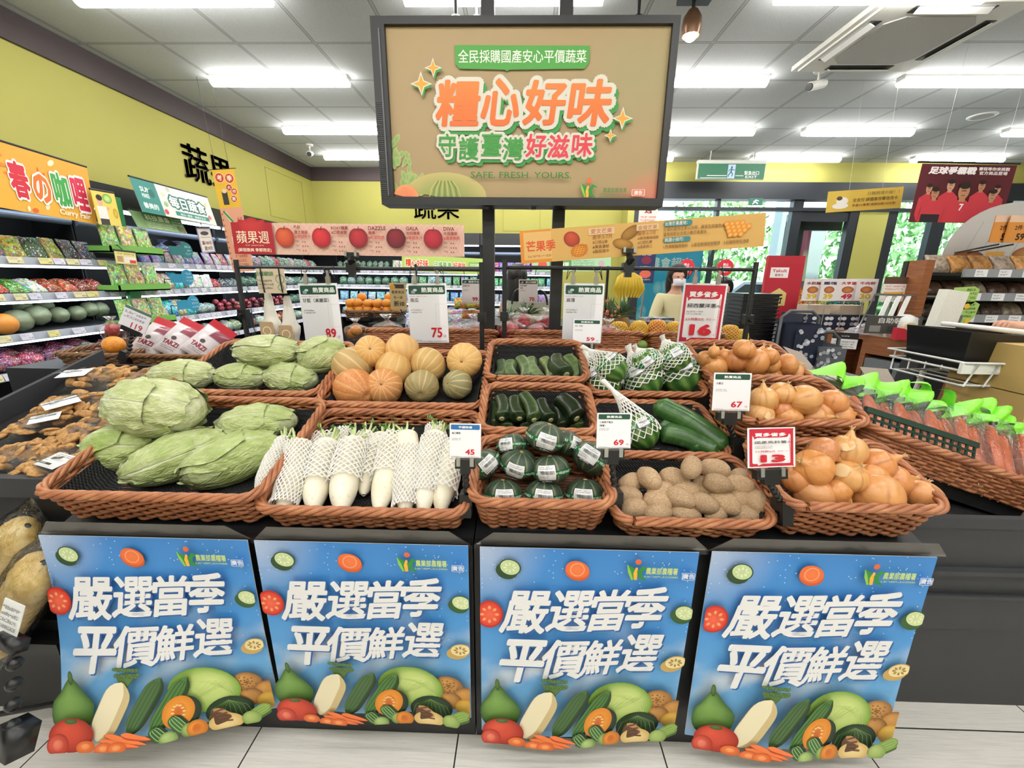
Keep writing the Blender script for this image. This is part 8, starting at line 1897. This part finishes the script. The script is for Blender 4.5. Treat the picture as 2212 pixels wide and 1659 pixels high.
for px, lab in ((1483, 'round red no-entry sticker on the glass above the masked shopper'), (1567, 'round red no-entry sticker on the glass past the red price card')):
 p = aty(px, 578, YE - .01); t = thing('no_entry_sticker', lab, 'sticker', T(p)); MB().prism([(.13 * math.cos(i * .2618), .13 * math.sin(i * .2618)) for i in range(24)], -.002, 0).build('disc', P('sticker_red', '#D02A38', .5), t, False, face_frame((0, 0, 0), (1, 0, 0))); a = Art(); a_noentry(a, lambda u: (u - .5) * .25, lambda v: (.5 - v) * .25, .25, .25); a.build('print', t, face_frame((0, -.001, 0), (1, 0, 0)))
def a_fruit(a, X, Y, W, H): a.rect(X(0), Y(1), X(1), Y(0), '#2A3562'); a.ell(0, Y(.25), W * .28, H * .13, '#8A2A44', n=14); a.ell(0, Y(.7), W * .32, H * .13, '#E8705A', n=16); a.fake(X(.2), Y(.12), X(.8), Y(.04), '#D8DCE8', 1, 1); a.fake(X(.2), Y(.92), X(.8), Y(.84), '#D8DCE8', 1, 2); a.fake(X(.2), Y(.5), X(.8), Y(.43), '#D8DCE8', 1, 3)
t = board('fruit_banner', 'narrow navy banner with cherries and a peach standing beside the entrance', 'banner', 1378, 545, 1411, 612, 4.4, a_fruit, '#2A3562'); MB().rod((0, .01, -1.49), (0, .01, .35), .01).build('pole', STEEL, t)
board('event_banner', 'narrow white and red event notice hanging by the yellow wall end', 'banner', 1382, 440, 1418, 482, 5.0, lambda a, X, Y, W, H: (a.rect(X(0), Y(1), X(1), Y(0), '#E8DCD4'), a.text('週', 0, Y(.5), H * .4, '#8A2A34', .03), a.fake(X(.1), Y(.95), X(.9), Y(.6), '#C83A3A', 2, 1)), '#E8DCD4'); hang(bpy.data.objects['event_banner'], CEIL, (-.08, .08))
# black tray tower
for k in range(16):
 z = 1.315 - .027 * (k + 1); o = MB().span((1.51, 2.88, z), (1.75, 3.12, z + .018)).span((1.50, 2.87, z + .017), (1.76, 3.13, z + .025)).build('stacking_tray', BLACKP); tag(o, 'black plastic tray in the tall tower, %s from the top' % nth(k), 'tray', 'tower of black trays')
MB().span((1.52, 2.89, 0), (1.74, 3.11, .883)).build('tray_trolley', BLACK); tag(bpy.data.objects['tray_trolley'], 'dark trolley base under the tower of black trays', 'trolley')
# red drink display
def a_red(a, X, Y, W, H): a.rect(X(0), Y(1), X(1), Y(.12), '#B42434'); a.rect(X(.1), Y(.34), X(.6), Y(.18), '#F0ECE8'); a.text('Yakult', X(.35), Y(.255), H * .05, '#C0303A', .02, wd=W * .4); a.text('養樂多', X(.35), Y(.32), H * .045, '#8A3A3A', .01); a.poly([(X(.2), Y(.78)), (X(.2), Y(.58)), (X(.42), Y(.5)), (X(.64), Y(.58)), (X(.64), Y(.78))], '#D8C47A'); a.text('新', X(.42), Y(.75), H * .15, '#2A2418', .03)
t = board('red_drink_display', 'red cardboard display with a gold plaque and white cut-out top beside the tray tower', 'display stand', 1662, 552, 1716, 690, 4.0, a_red, '#B42434', .0, None, .04); MB().span((-.1, .0, -1.33), (-.05, .04, -.3)).build('wooden_leg', P('plain_wood', '#B8874E', .6), t)
# shelf of orange cartons and price posters
t = thing('snack_shelf', 'low shelf of cartons behind the small price posters', 'shelf'); MB().span((2.85, 4.58, 0), (3.9, 4.95, .92)).span((2.85, 4.9, .92), (3.9, 4.95, 1.4)).build('shelf_body', P('shelf_grey', '#5A5E64', .6), t)
for k, (px, py, c, lab) in enumerate(((1721, 630, '#D8782A', 'orange carton at the top of the first column'), (1719, 650, '#C8843C', 'tan carton with an oval mark, first column'), (1717, 668, '#DA7E2C', 'orange carton, lower in the first column'), (1752, 652, '#C8884A', 'tan carton in the second column behind the posters'), (1750, 669, '#D87A2A', 'orange carton, lower in the second column'), (1778, 660, '#C8CC4A', 'lime yellow carton behind the first poster'), (1800, 662, '#2E8A80', 'teal carton between the posters'), (1826, 664, '#3E6A4A', 'dark green carton behind the forty-nine poster'), (1850, 664, '#3A5A40', 'dark green carton at the end of the snack shelf'))):
 p = aty(px, py, 4.6); o = put('carton', PK['box'], None, T(p.x, 4.68, p.z - .05) @ Matrix.Diagonal((.155, .15, .1, 1))); o.color = lin(c); tag(o, lab, 'carton', 'cartons on the snack shelf')
def a_price(txt, c, hd):
 def f(a, X, Y, W, H): a.rect(X(0), Y(1), X(1), Y(0), '#E6DEDC'); a.text(hd, 0, Y(.27), H * .14, c, .04, wd=W * .75); a.ell(0, Y(.5), W * .3, H * .16, '#C8844A', '#9A4A2C', n=16); a.text(txt, X(.5), Y(.92), H * .24, '#B82C40' if txt == '49' else '#D8B42C', .05, wd=W * .55)
 return f
for px0, px1, txt, c, hd, w, Y in ((1738, 1772, '39', '#7A3038', '水餃麵', 'meat', 3.6), (1775, 1806, '39', '#3A3450', '雞塊', 'chicken', 3.58), (1812, 1849, '49', '#B03A3A', '大亨堡', 'hot dog', 3.6), (1852, 1890, '30', '#A83A3C', '牛肉餅', 'burger', 3.58)):
 t = board('price_poster', 'small snack price poster of %s on a thin rod' % w, 'poster', px0, 602, px1, 650, Y, a_price(txt, c, hd), '#E6DEDC', .1); MB().rod((0, .008, -.42), (0, .008, .1), .004, 6).span((-.04, -.03, -.43), (.04, .05, -.42)).build('rod', STEEL, t)
t = thing('pattern_bin', 'navy fabric bin with a white animal face pattern below the price posters', 'bin', T(2.75, 3.62, 0)); MB().span((-.32, 0, .98), (.32, .3, 1.12)).build('bin_body', P('navy_cloth', '#22283A', .8), t); a = Art(); a.rect(-.315, .985, .315, 1.115, '#22283A'); q = random.Random(9)
for k in range(34): a.ell(-.3 + .6 * (k % 12) / 11 + .02 * (k % 2), 1.0 + .045 * (k // 12), .02, .016, q.choice(['#D8DAE0', '#8A8E98', '#C8CAD0']), n=10)
a.build('print', t, face_frame((0, -.001, 0), (1, 0, 0))); MB().span((-.32, .01, 0), (.32, .29, .98)).build('base', P('grey_base', '#6A6E74', .6), t)
for k, x in enumerate((2.58, 2.86)): o = MB().span((x - .1, 3.66, 1.121), (x + .1, 3.8, 1.2)).build('beige_box', P('beige_box', '#C0AE98', .7)); tag(o, 'beige cardboard box standing on the patterned bin, %s' % ('nearer the tray tower' if k == 0 else 'nearer the counter'), 'box')
# shopping trolley bag and mesh cart
def trolley(px, Y, W, z0, z1, lab, c, seed, nm):
 p = aty(px, 700, Y); t = thing(nm, lab, 'trolley', T(p.x, Y, 0)); MB().grid(lambda u, v: (W / 2 * math.copysign(abs(math.cos(u * 6.283)) ** .5, math.cos(u * 6.283)), .11 * math.copysign(abs(math.sin(u * 6.283)) ** .5, math.sin(u * 6.283)) + .006 * math.sin(v * 9 + u * 20), z0 + (z1 - z0) * v), 32, 10, True).build('bag_body', P(nm + '_cloth', c, .8), t, True)
 a = Art(); a.rect(-.45 * W, z0, .45 * W, z1 - .01, c); q = random.Random(seed)
 for k in range(80): a.ell(q.uniform(-.42, .42) * W, z0 + .02 + (z1 - z0 - .04) * q.random(), .013, .012, q.choice(['#D8DAE0', '#9A9EA8', '#B8BAC4']), n=9)
 a.build('print', t, face_frame((0, -.122, 0), (1, 0, 0))); h = z1 + .08; MB().tube([(-W / 2 - .02, .0, .1), (-W / 2 - .02, 0, h - .04), (-W / 2 + .03, 0, h), (W / 2 - .03, 0, h), (W / 2 + .02, 0, h - .04), (W / 2 + .02, 0, .1)], .011, 8).build('frame', P('trolley_grey', '#55585C', .4), t, True)
 for s_ in (-1, 1): MB().tube([(s_ * W / 2 - .012, .06, .06), (s_ * W / 2 + .012, .06, .06)], .06, 16).build('wheel', BLACKP, t)
trolley(1726, 2.75, .20, .5, 1.13, 'folding shopping trolley with a navy bag patterned in white animal faces', '#20263A', 3, 'shopping_trolley'); trolley(1780, 2.72, .19, .5, 1.0, 'grey mesh shopping trolley with faint face pattern beside the wooden counter', '#5E6268', 5, 'mesh_trolley')
# wooden bagging counter
CM_ = frame((2.62, 3.55, 0), (.14, -.65, 0), (0, 0, 1)); WOOD = vegmat('brown_wood', lambda N, L, v, r: (ramp(N, L, noi(N, L, tc(N, L, (2, 2, 30)), 3, 4), [(.3, '#7A4628'), (.7, '#99623C')]), None), .4)
t = thing('bagging_counter', 'brown wooden bagging counter with open compartments', 'counter', CM_); MB().span((0, 0, .96), (.85, .29, 1.0)).build('top', WOOD, t); MB().span((0, 0, .0), (.05, .29, .96)).span((.30, .0, 0), (.34, .29, .96)).span((.80, 0, 0), (.85, .29, .96)).span((0, .27, 0), (.85, .29, .96)).span((0, 0, .0), (.85, .29, .62)).span((.34, 0, .86), (.85, .03, .96)).build('carcass', WOOD, t)
for k, x in enumerate((.37, .58)): o = MB().span((x, -.03, .621), (x + .19, .25, .83)).build('grey_bin', P('grey_plastic', '#6E7276', .5), None, False, CM_); tag(o, 'grey plastic bin in the counter compartment, %s' % ('nearer the trolleys' if k == 0 else 'nearer the shopping cart'), 'bin')
board('counter_notice', 'black and white notice card taped over the counter edge', 'sign', 1805, 718, 1843, 753, 2.95, lambda a, X, Y, W, H: (a.rect(X(0), Y(1), X(1), Y(0), '#E8E4E2'), a.rect(X(0), Y(.4), X(1), Y(0), '#1E1A1C'), a.fake(X(.1), Y(.95), X(.9), Y(.5), '#4A3A40', 3, 1), a.fake(X(.35), Y(.28), X(.65), Y(.16), '#E8E4E2', 1, 3)), '#E8E4E2', -.5); hold('counter_notice', [((0, .004, .02), (.02, .6, .02))])
board('bagging_sign', 'dark grey self-bagging sign standing on the counter', 'sign', 1880, 682, 1978, 722, 3.1, lambda a, X, Y, W, H: (a.rect(X(0), Y(1), X(1), Y(0), '#4A4A46'), a.text('自助裝袋區', X(.58), Y(.42), H * .32, '#D8D8D0', .02, wd=W * .72), a.rect(X(.08), Y(.9), X(.28), Y(.55), '#8A8A84'), a.rect(X(.4), Y(.9), X(.95), Y(.55), '#3A3A36'), a.ring(X(.65), Y(.72), H * .12, H * .03, '#C8C8C0')), '#4A4A46', -.15)
p = aty(1862, 716, 3.3); o = MB().grid(lambda u, v: (p.x + .24 * (u - .5), p.y + .16 * (v - .5), 1.002 + .07 * math.sin(u * 3.14) * math.sin(v * 3.14) * (1 + .5 * nz((u * 8, v * 8, 1)))), 16, 12).build('plastic_wrap', MISTY, None, True); tag(o, 'crumpled sheet of clear plastic lying on the counter', 'plastic')
p = aty(1956, 735, 2.98); t = thing('tape_dispenser', 'red tape dispenser on the counter', 'tape dispenser', T(p.x, 2.98, 1.0, rz=-.3)); MB().prism([(-.075, 0), (.075, 0), (.075, .06), (.03, .085), (.0, .05), (-.03, .08), (-.075, .085)], -.03, .03).xf(Matrix.Rotation(math.pi / 2, 4, 'X')).build('dispenser_body', P('red_plastic', '#C02A3A', .3), t); MB().tube([(0, -.02, .085), (0, .02, .085)], .04, 20).build('tape_roll', P('tape_tan', '#D8C8A8', .3), t)
p = aty(1952, 705, 3.12); t = thing('bag_roll', 'roll of clear plastic bags behind the red tape dispenser', 'bag roll', T(p.x, 3.12, 1.0)); MB().lathe([(0, 0), (.07, 0), (.075, .08), (.065, .15), (.02, .17), (0, .17)], 20, wob=lambda a, z: 1 + .05 * math.sin(a * 7 + z * 40)).build('roll', P('bag_white', '#DCDCDA', .35), t, True)
t = thing('bag_rack', 'bent chrome rod holding white carrier bags above the counter', 'rack', T(2.85, 3.2, 1.0)); MB().tube([(-.2, 0, .31), (.25, 0, .30), (.3, 0, .27), (.3, 0, 0)], .008, 8).rod((-.2, 0, .31), (-.2, .1, 0), .006).build('rod', STEEL, t, True)
for k in range(3): o = MB().add([(2.74 + .07 * k, 3.19, 1.3), (2.77 + .07 * k, 3.19, 1.3), (2.70 + .07 * k, 3.15, 1.13), (2.67 + .07 * k, 3.15, 1.14), (2.74 + .07 * k, 3.2, 1.3), (2.77 + .07 * k, 3.2, 1.3), (2.70 + .07 * k, 3.16, 1.13), (2.67 + .07 * k, 3.16, 1.14)], [(0, 1, 2, 3), (7, 6, 5, 4), (0, 4, 5, 1), (2, 6, 7, 3), (1, 5, 6, 2), (3, 7, 4, 0)]).build('carrier_bag', WHITE); tag(o, 'folded white carrier bag hanging on the chrome rod, %s' % nth(k), 'bag', 'white carrier bags')
p = aty(2030, 705, 2.62); t = thing('bag_stack', 'tall upright pack of white bags behind the shopping cart', 'bag pack', T(p.x, 2.62, p.z - .02, ry=.12)); MB().box((0, 0, .12), (.13, .06, .24)).build('white_sheets', P('paper_white', '#E2E0D4', .6, ns=90, var=.08), t); MB().span((-.1, -.06, -p.z + .021), (.1, .06, 0)).build('stand', BLACK, t)
board('counter_paper', 'stiff printed notice card standing behind the counter near the bread shelf', 'poster', 1912, 598, 1950, 652, 3.3, lambda a, X, Y, W, H: (a.rect(X(0), Y(1), X(1), Y(0), '#E6E0DA'), a.rect(X(0), Y(.28), X(1), Y(0), '#5A4034'), a.fake(X(.1), Y(.55), X(.9), Y(.32), '#A83A34', 2, 1), a.rect(X(.08), Y(.7), X(.92), Y(.6), '#D8A23C'), a.fake(X(.2), Y(.95), X(.9), Y(.75), '#3A3430', 2, 2)), '#E6E0DA'); MB().rod((0, .01, -.4), (0, .01, .1), .006).build('rod', STEEL, bpy.data.objects['counter_paper'])
# bread shelf
t = thing('bread_shelf', 'dark bread shelf with wooden side and white price tags', 'shelf'); X0, X1, Y0 = 3.02, 4.2, 3.2; MB().span((X0 - .07, Y0 - .02, 0), (X0 - .01, Y0 + .12, 1.56)).build('side_panel', WOOD, t); MB().span((X0 - .01, Y0 + .2, 0), (X1, Y0 + .24, 1.56)).span((X0 - .01, Y0, 0), (X1, Y0 + .2, .5)).build('back_panel', BLACK, t)
for k, z in enumerate((1.47, 1.30, 1.14, .98, .68)):
 s_ = MB().span((X0, Y0, z - .02), (X1, Y0 + .2, z)).build('shelf', BLACKP, t); MB().span((X0 + .22, Y0 - .012, z - .03), (X1, Y0, z + .03)).build('price_rail', P('rail_grey', '#8A8C8E', .4), s_); a = Art(); a.rect(X0 + .23, z - .028, X1 - .01, z + .028, '#8E9094')
 for j in range(5): a.rect(X0 + .3 + .17 * j, z - .026, X0 + .39 + .17 * j, z + .026, '#E8E8EA' if z > .7 else '#D8C878'); a.fake(X0 + .31 + .17 * j, z - .02, X0 + .37 + .17 * j, z + .02, '#5A5A60', 2, j)
 a.build('price_tag_print', s_, face_frame((0, Y0 - .013, 0), (1, 0, 0)))
 for j in range(6):
  o = put('food_packet', PK['bread'], None, T(X0 + .15 + .16 * j, Y0 + .1, z + .002, rx=-.5) @ Matrix.Diagonal((.15, .09, .13 if k else .15, 1))); o.color = lin(['#C08A4E', '#5A4438', '#6A5A50', '#7A5648', '#B05A5A'][k] if (j + k) % 3 else '#A89684'); tag(o, 'bagged bread, %s along the %s of the bread shelf' % (nth(j), ['top level', 'second level', 'third level', 'fourth level', 'lowest level'][k]), 'bread', 'bagged bread')
def bread_head():
 W, H = .9, .44; t = thing('bread_sign', 'grey quarter-round header picturing bread above the bread shelf', 'sign', T(3.75, 3.45, 1.56)); pts = [(-.45, 0), (.5, 0), (.5, .44), (.05, .44)] + [(.05 - .5 * math.sin(k * .157), .44 * math.cos(k * .157) ** .9 if k < 10 else 0) for k in range(1, 10)]
 MB().prism(pts, -.004, 0).build('panel', P('bread_grey', '#B8B4B0', .6), t, False, face_frame((0, 0, 0), (1, 0, 0))); a = Art(); a.poly([(x, y) for x, y in pts], '#BDB9B4')
 for k in range(5): a.line([(-.3 + .12 * k, .02), (-.2 + .12 * k, .3)], .003, '#8A8682')
 a.rrect(-.12, .2, .06, .29, .02, '#3A3836'); a.text('B', -.085, .21, .065, '#E8E4E0', .04); a.text('READ', 0, .25, .025, '#E8E4E0', .02, wd=.09); a.text('BREAD', 0, .215, .025, '#E8E4E0', .02, wd=.09); a.text('麵包職人', .17, .21, .05, '#4A4642', .02, wd=.18); a.ell(.28, .06, .2, .07, '#C8935A', '#8A5630'); a.ell(-.25, .04, .12, .045, '#9A6238', '#6A3E22'); a.rect(-.12, .0, .02, .08, '#D09A48'); a.build('print', t, face_frame((0, -.001, 0), (1, 0, 0)))
bread_head()
for k, (px, Y) in enumerate(((2172, 3.1), (2204, 3.08))): t = board('bread_price_card', 'orange price card over the bread shelf, %s' % ('fully in view' if k == 0 else 'cut by the photo edge'), 'price card', px - 20, 465, px + 16, 524, Y, lambda a, X, Y_, W, H: (a.rect(X(0), Y_(1), X(1), Y_(0), '#C8843C'), a.rect(X(0), Y_(.25), X(1), Y_(0), '#D8B49A'), a.text('2件', X(.45), Y_(.55), H * .2, '#4A2A1C', .03), a.text('59', X(.6), Y_(.92), H * .26, '#3A2218', .04)), '#C8843C', 0, 'bread price cards'); MB().rod((0, .01, -.1), (0, .3, -.14), .006).build('arm', BLACKP, t)
GL = P('leaf_card_green', '#A6C86A', .5)
for k, (py, lab) in enumerate(((640, 'upper green leaf-shaped tag beside the bread shelf'), (672, 'lower green leaf-shaped tag beside the bread shelf'))): p = aty(2085, py, 3.1); t = thing('leaf_tag', lab, 'tag', T(p)); MB().prism([(-.09, .06), (.05, .07), (.09, .05), (.08, -.04), (.03, -.09), (-.01, -.1), (-.0, -.03), (-.09, -.03)], -.003, 0).build('leaf', GL, t, False, face_frame((0, 0, 0), (1, 0, 0))); a = Art(); a.fake(.0, -.05, .07, .06, '#3A5A2A', 4, k); a.ell(.03, -.07, .02, .02, '#E0B83C', n=10); a.build('print', t, face_frame((0, -.001, 0), (1, 0, 0)))
for nm_ in ('leaf_tag', 'leaf_tag.001'): hold(nm_, [((-.05, .0, 0), (-.05, .2, -.02))])
# shopping cart with hand basket and cartons
def cart():
 t = thing('shopping_cart', 'white wire shopping cart carrying a black basket at the photo edge', 'shopping cart', T(2.32, 2.05, 0)); b = MB(); zt, zb, x0, x1 = 1.05, .94, -.32, .5
 for z, s_ in ((zt, 0), (zt - .04, .01), (zb, .03)): b.tube([(x0 + s_, -.2 + s_, z), (x1, -.24 + s_, z), (x1, .24 - s_, z), (x0 + s_, .2 - s_, z)], .006, 6, True)
 for k in range(9):
  x = x0 + .05 + k * .09
  for s_ in (-1, 1): b.tube([(x, s_ * .21, zt), (x - .02, s_ * .19, zb)], .004, 5)
  b.rod((x - .02, -.19, zb), (x - .02, .19, zb), .004, 5)
 b.build('wire_basket', WIRE, t, True); b = MB()
 for s_ in (-1, 1): b.tube([(-.1, s_ * .2, zb), (-.16, s_ * .2, .5), (-.25, s_ * .2, .12)], .012, 8).tube([(-.12, s_ * .2, .9), (.4, s_ * .22, .2)], .010, 8).tube([(x1, s_ * .22, zt), (x1 - .1, s_ * .2, .15)], .012, 8)
 b.build('frame', WIRE, t); MB().span((x0 - .01, -.2, zt - .05), (x0 + .2, -.185, zt)).build('front_plate', WHITE, t); MB().rod((-.03, -.16, 1.185), (-.03, .24, 1.185), .012, 10).tube([(.5, -.24, 1.05), (.3, -.2, 1.14), (-.03, -.16, 1.185)], .008, 6).tube([(.5, .24, 1.05), (.3, .22, 1.14), (-.03, .24, 1.185)], .008, 6).build('handle', WHITE, t, True)
 for x in (-.25, .4):
  for s_ in (-1, 1): MB().tube([(x, s_ * .2 - .015, .06), (x, s_ * .2 + .015, .06)], .06, 16).build('wheel', BLACKP, t)
 t = thing('hand_basket', 'black plastic hand basket riding on the white cart', 'basket', T(2.27, 2.05, 1.0, ry=.06)); b = MB(); z0, z1 = .0, .17; c0 = [(-.22, -.14), (.22, -.14), (.22, .14), (-.22, .14)]; f = lambda k, z: [(x * k, y * k, z) for x, y in c0]
 b.add(f(1, z0) + f(1.14, z1) + f(1.08, z1) + f(.95, z0 + .01), [(0, 1, 5, 4), (1, 2, 6, 5), (2, 3, 7, 6), (3, 0, 4, 7), (4, 5, 9, 8), (5, 6, 10, 9), (6, 7, 11, 10), (7, 4, 8, 11), (8, 9, 13, 12), (9, 10, 14, 13), (10, 11, 15, 14), (11, 8, 12, 15), (12, 13, 14, 15), (3, 2, 1, 0)]); b.build('basket_body', BLACKP, t); MB().span((.1, -.168, .05), (.17, -.155, .11)).build('badge', P('badge', '#8A7A80', .5), t)
cart()
KR = P('cardboard', '#C0A062', .8, ns=12)
for k, z in enumerate((0, .24, .48, .72, .94)):
 h = (.235, .235, .235, .215, .2)[k]; t = thing('cardboard_box', 'brown cardboard box at the photo edge, %s of its stack' % ['lowest', 'second from the bottom', 'third from the bottom', 'next to the top', 'topmost'][k], 'box', T(2.36, 1.86, z), 'stacked cardboard boxes'); MB().span((-.2, -.15, 0), (.3, .2, h)).build('carton_body', KR, t); a = Art(); a.fake(-.17, .05, .05, h - .05, '#4A3A22', 3, k); a.build('print', t, face_frame((0, -.151, 0), (1, 0, 0)))
# ------------------------------------------------------------------ people
SKINM = vegmat('skin', lambda N, L, v, r: (ramp(N, L, noi(N, L, v, 20, 3), [(.3, '#C08E74'), (.7, '#CF9F86')]), None), .5); HAIR = P('black_hair', '#17130F', .4, ns=120, var=.4)
def skin(name, pts, edges, mat, par):
 me = bpy.data.meshes.new(name); me.from_pydata([p[0] for p in pts], edges, []); me.materials.append(mat); o = put(name, me, par); m = o.modifiers.new('skin', 'SKIN'); m.use_smooth_shade = True
 for i, p in enumerate(pts): me.skin_vertices[0].data[i].radius = (p[1], p[1] * (p[2] if len(p) > 2 else 1)); me.skin_vertices[0].data[i].use_root = i == 0
 s = o.modifiers.new('sub', 'SUBSURF'); s.levels = s.render_levels = 2; return o
def person(lab, M, top, legs, arms, hair_len, mask=False, sleeve=2, hat=None):
 t = thing('person', lab, 'person', M); sc = [((0, 0, .93), .13, .8), ((0, 0, 1.12), .115, .75), ((0, .0, 1.30), .14, .7), ((0, .0, 1.42), .055), ((0, -.01, 1.50), .05), ((0, -.02, 1.58), .085, 1.0), ((0, -.015, 1.67), .07)]
 ed = [(0, 1), (1, 2), (2, 3), (3, 4), (4, 5), (5, 6)]; cl = list(sc[:4]); ce = [(0, 1), (1, 2), (2, 3)]
 for s_, (el, ha) in zip((-1, 1), arms):
  k = len(sc); sc += [((s_ * .17, 0, 1.36), .055), (el, .04), (ha, .028), (tuple(Vector(ha) + (Vector(ha) - Vector(el)).normalized() * .08), .035, .6)]; ed += [(2, k), (k, k + 1), (k + 1, k + 2), (k + 2, k + 3)]
  j = len(cl); cl += [((s_ * .17, 0, 1.36), .07)]; ce += [(2, j)]
  if sleeve > 0: cl += [(el, .055)]; ce += [(j, j + 1)]
  if sleeve > 1: cl += [(ha, .042)]; ce += [(j + 1, j + 2)]
  k = len(sc); sc += [((s_ * .09, 0, .85), .085), ((s_ * .1, -.01, .48), .06), ((s_ * .1, .01, .08), .04), ((s_ * .11, -.12, .04), .035)]; ed += [(0, k), (k, k + 1), (k + 1, k + 2), (k + 2, k + 3)]
 skin('body', sc, ed, SKINM, t); cl = [(p[0], p[1] * 1.14, *(p[2:])) for p in cl]; cl[3] = ((0, 0, 1.40), .06); skin('top_garment', cl, ce, P('cloth_' + top, top, .8, ns=50, bmp=.2), t)
 skin('trousers', [((0, 0, .97), .135, .85), ((-.09, 0, .85), .1), ((-.1, -.01, .48), .078), ((-.1, .01, .12), .06), ((.09, 0, .85), .1), ((.1, -.01, .48), .078), ((.1, .01, .12), .06)], [(0, 1), (1, 2), (2, 3), (0, 4), (4, 5), (5, 6)], P('cloth_' + legs, legs, .8), t)
 def hd(d): return 1 + .03 * nz(d, 3) - (.0 if d.y > -.45 or d.z > .45 else .42)
 MB().ball((0, .0, 1.63), (.108, .118, .125), 24, 16, 0, hd).ball((0, .055, 1.63 - hair_len / 2), (.1, .06, .1 + hair_len / 2), 18, 12).build('hair', HAIR, t, True)
 b = MB()
 for s_ in (-1, 1): b.ball((s_ * .033, -.1, 1.60), (.012, .008, .007), 8, 6)
 b.build('eye', P('eye_dark', '#1A1412', .3), t); MB().ball((0, -.112, 1.575), (.013, .018, .022), 10, 8).build('nose', SKINM, t, True); MB().ball((0, -.1, 1.535), (.024, .008, .006), 10, 6).build('mouth', P('lips', '#A4564E', .5), t, True)
 if mask: MB().grid(lambda u, v: (.075 * math.sin((u - .5) * 2.6), -.03 - .092 * math.cos((u - .5) * 2.4) - .012 * math.sin(v * 3.14), 1.505 + .075 * v), 12, 6).build('face_mask', P('mask_white', '#D8D4E0', .7), t, True)
 return t
p = aty(1462, 600, 4.8)
person('person in a pale yellow jacket and white face mask pushing a cart by the entrance', T(p.x, 4.8, p.z - 1.59, rz=.1), '#CFC59A', '#3A3E48', (((-.26, -.05, 1.1), (-.2, -.28, 1.02)), ((.26, -.05, 1.1), (.2, -.28, 1.02))), .2, True)
p = aty(1118, 610, 4.35)
person('person with long black hair and white sleeveless top seen from behind between the sign posts', T(p.x, 4.35, p.z - 1.56, rz=2.5), '#DDD8C4', '#4A4A50', (((-.24, -.05, 1.1), (-.22, -.25, 1.0)), ((.24, -.02, 1.1), (.2, -.2, .95))), .28, False, 0)
p = aty(1563, 625, 5.3)
person('person in a grey patterned top half hidden behind the red price card', T(p.x, 5.3, p.z - 1.6, rz=-.4), '#8A848C', '#3A3A40', (((-.24, -.03, 1.1), (-.2, -.2, .98)), ((.24, -.03, 1.1), (.2, -.2, .98))), .05, False, 1)
HP = Vector((2.285, 2.02, 1.185))
t = person('person at the photo edge, only a bare forearm and hand on the cart handle showing', T(3.0, 2.15, 0, rz=-1.5), '#4A525E', '#2E3038', (((-.25, -.12, 1.08), (-.2, -.3, 1.02)), ((.21, -.3, 1.20), (.132, -.64, 1.205))), .02, False, 1)
b = MB(); G = T(HP.x + .03, HP.y, HP.z)
for k, (l_, y) in enumerate(((.034, -.03), (.038, -.01), (.036, .011), (.03, .03))): b.tube([(.05, y, .022), (.02, y, .034), (-.008, y, .030), (-.018, y, .012), (-.012, y, -.006), (.0, y, -.010)], [.011, .010, .0095, .009, .0085, .006], 8)
b.tube([(.07, -.03, .012), (.045, -.045, .004), (.02, -.042, -.006), (.004, -.034, -.012)], [.014, .012, .0105, .007], 8).ball((.075, 0, .018), (.05, .042, .02), 18, 12)
b.xf(t.matrix_world.inverted() @ G).build('gripping_hand', SKINM, t, True)
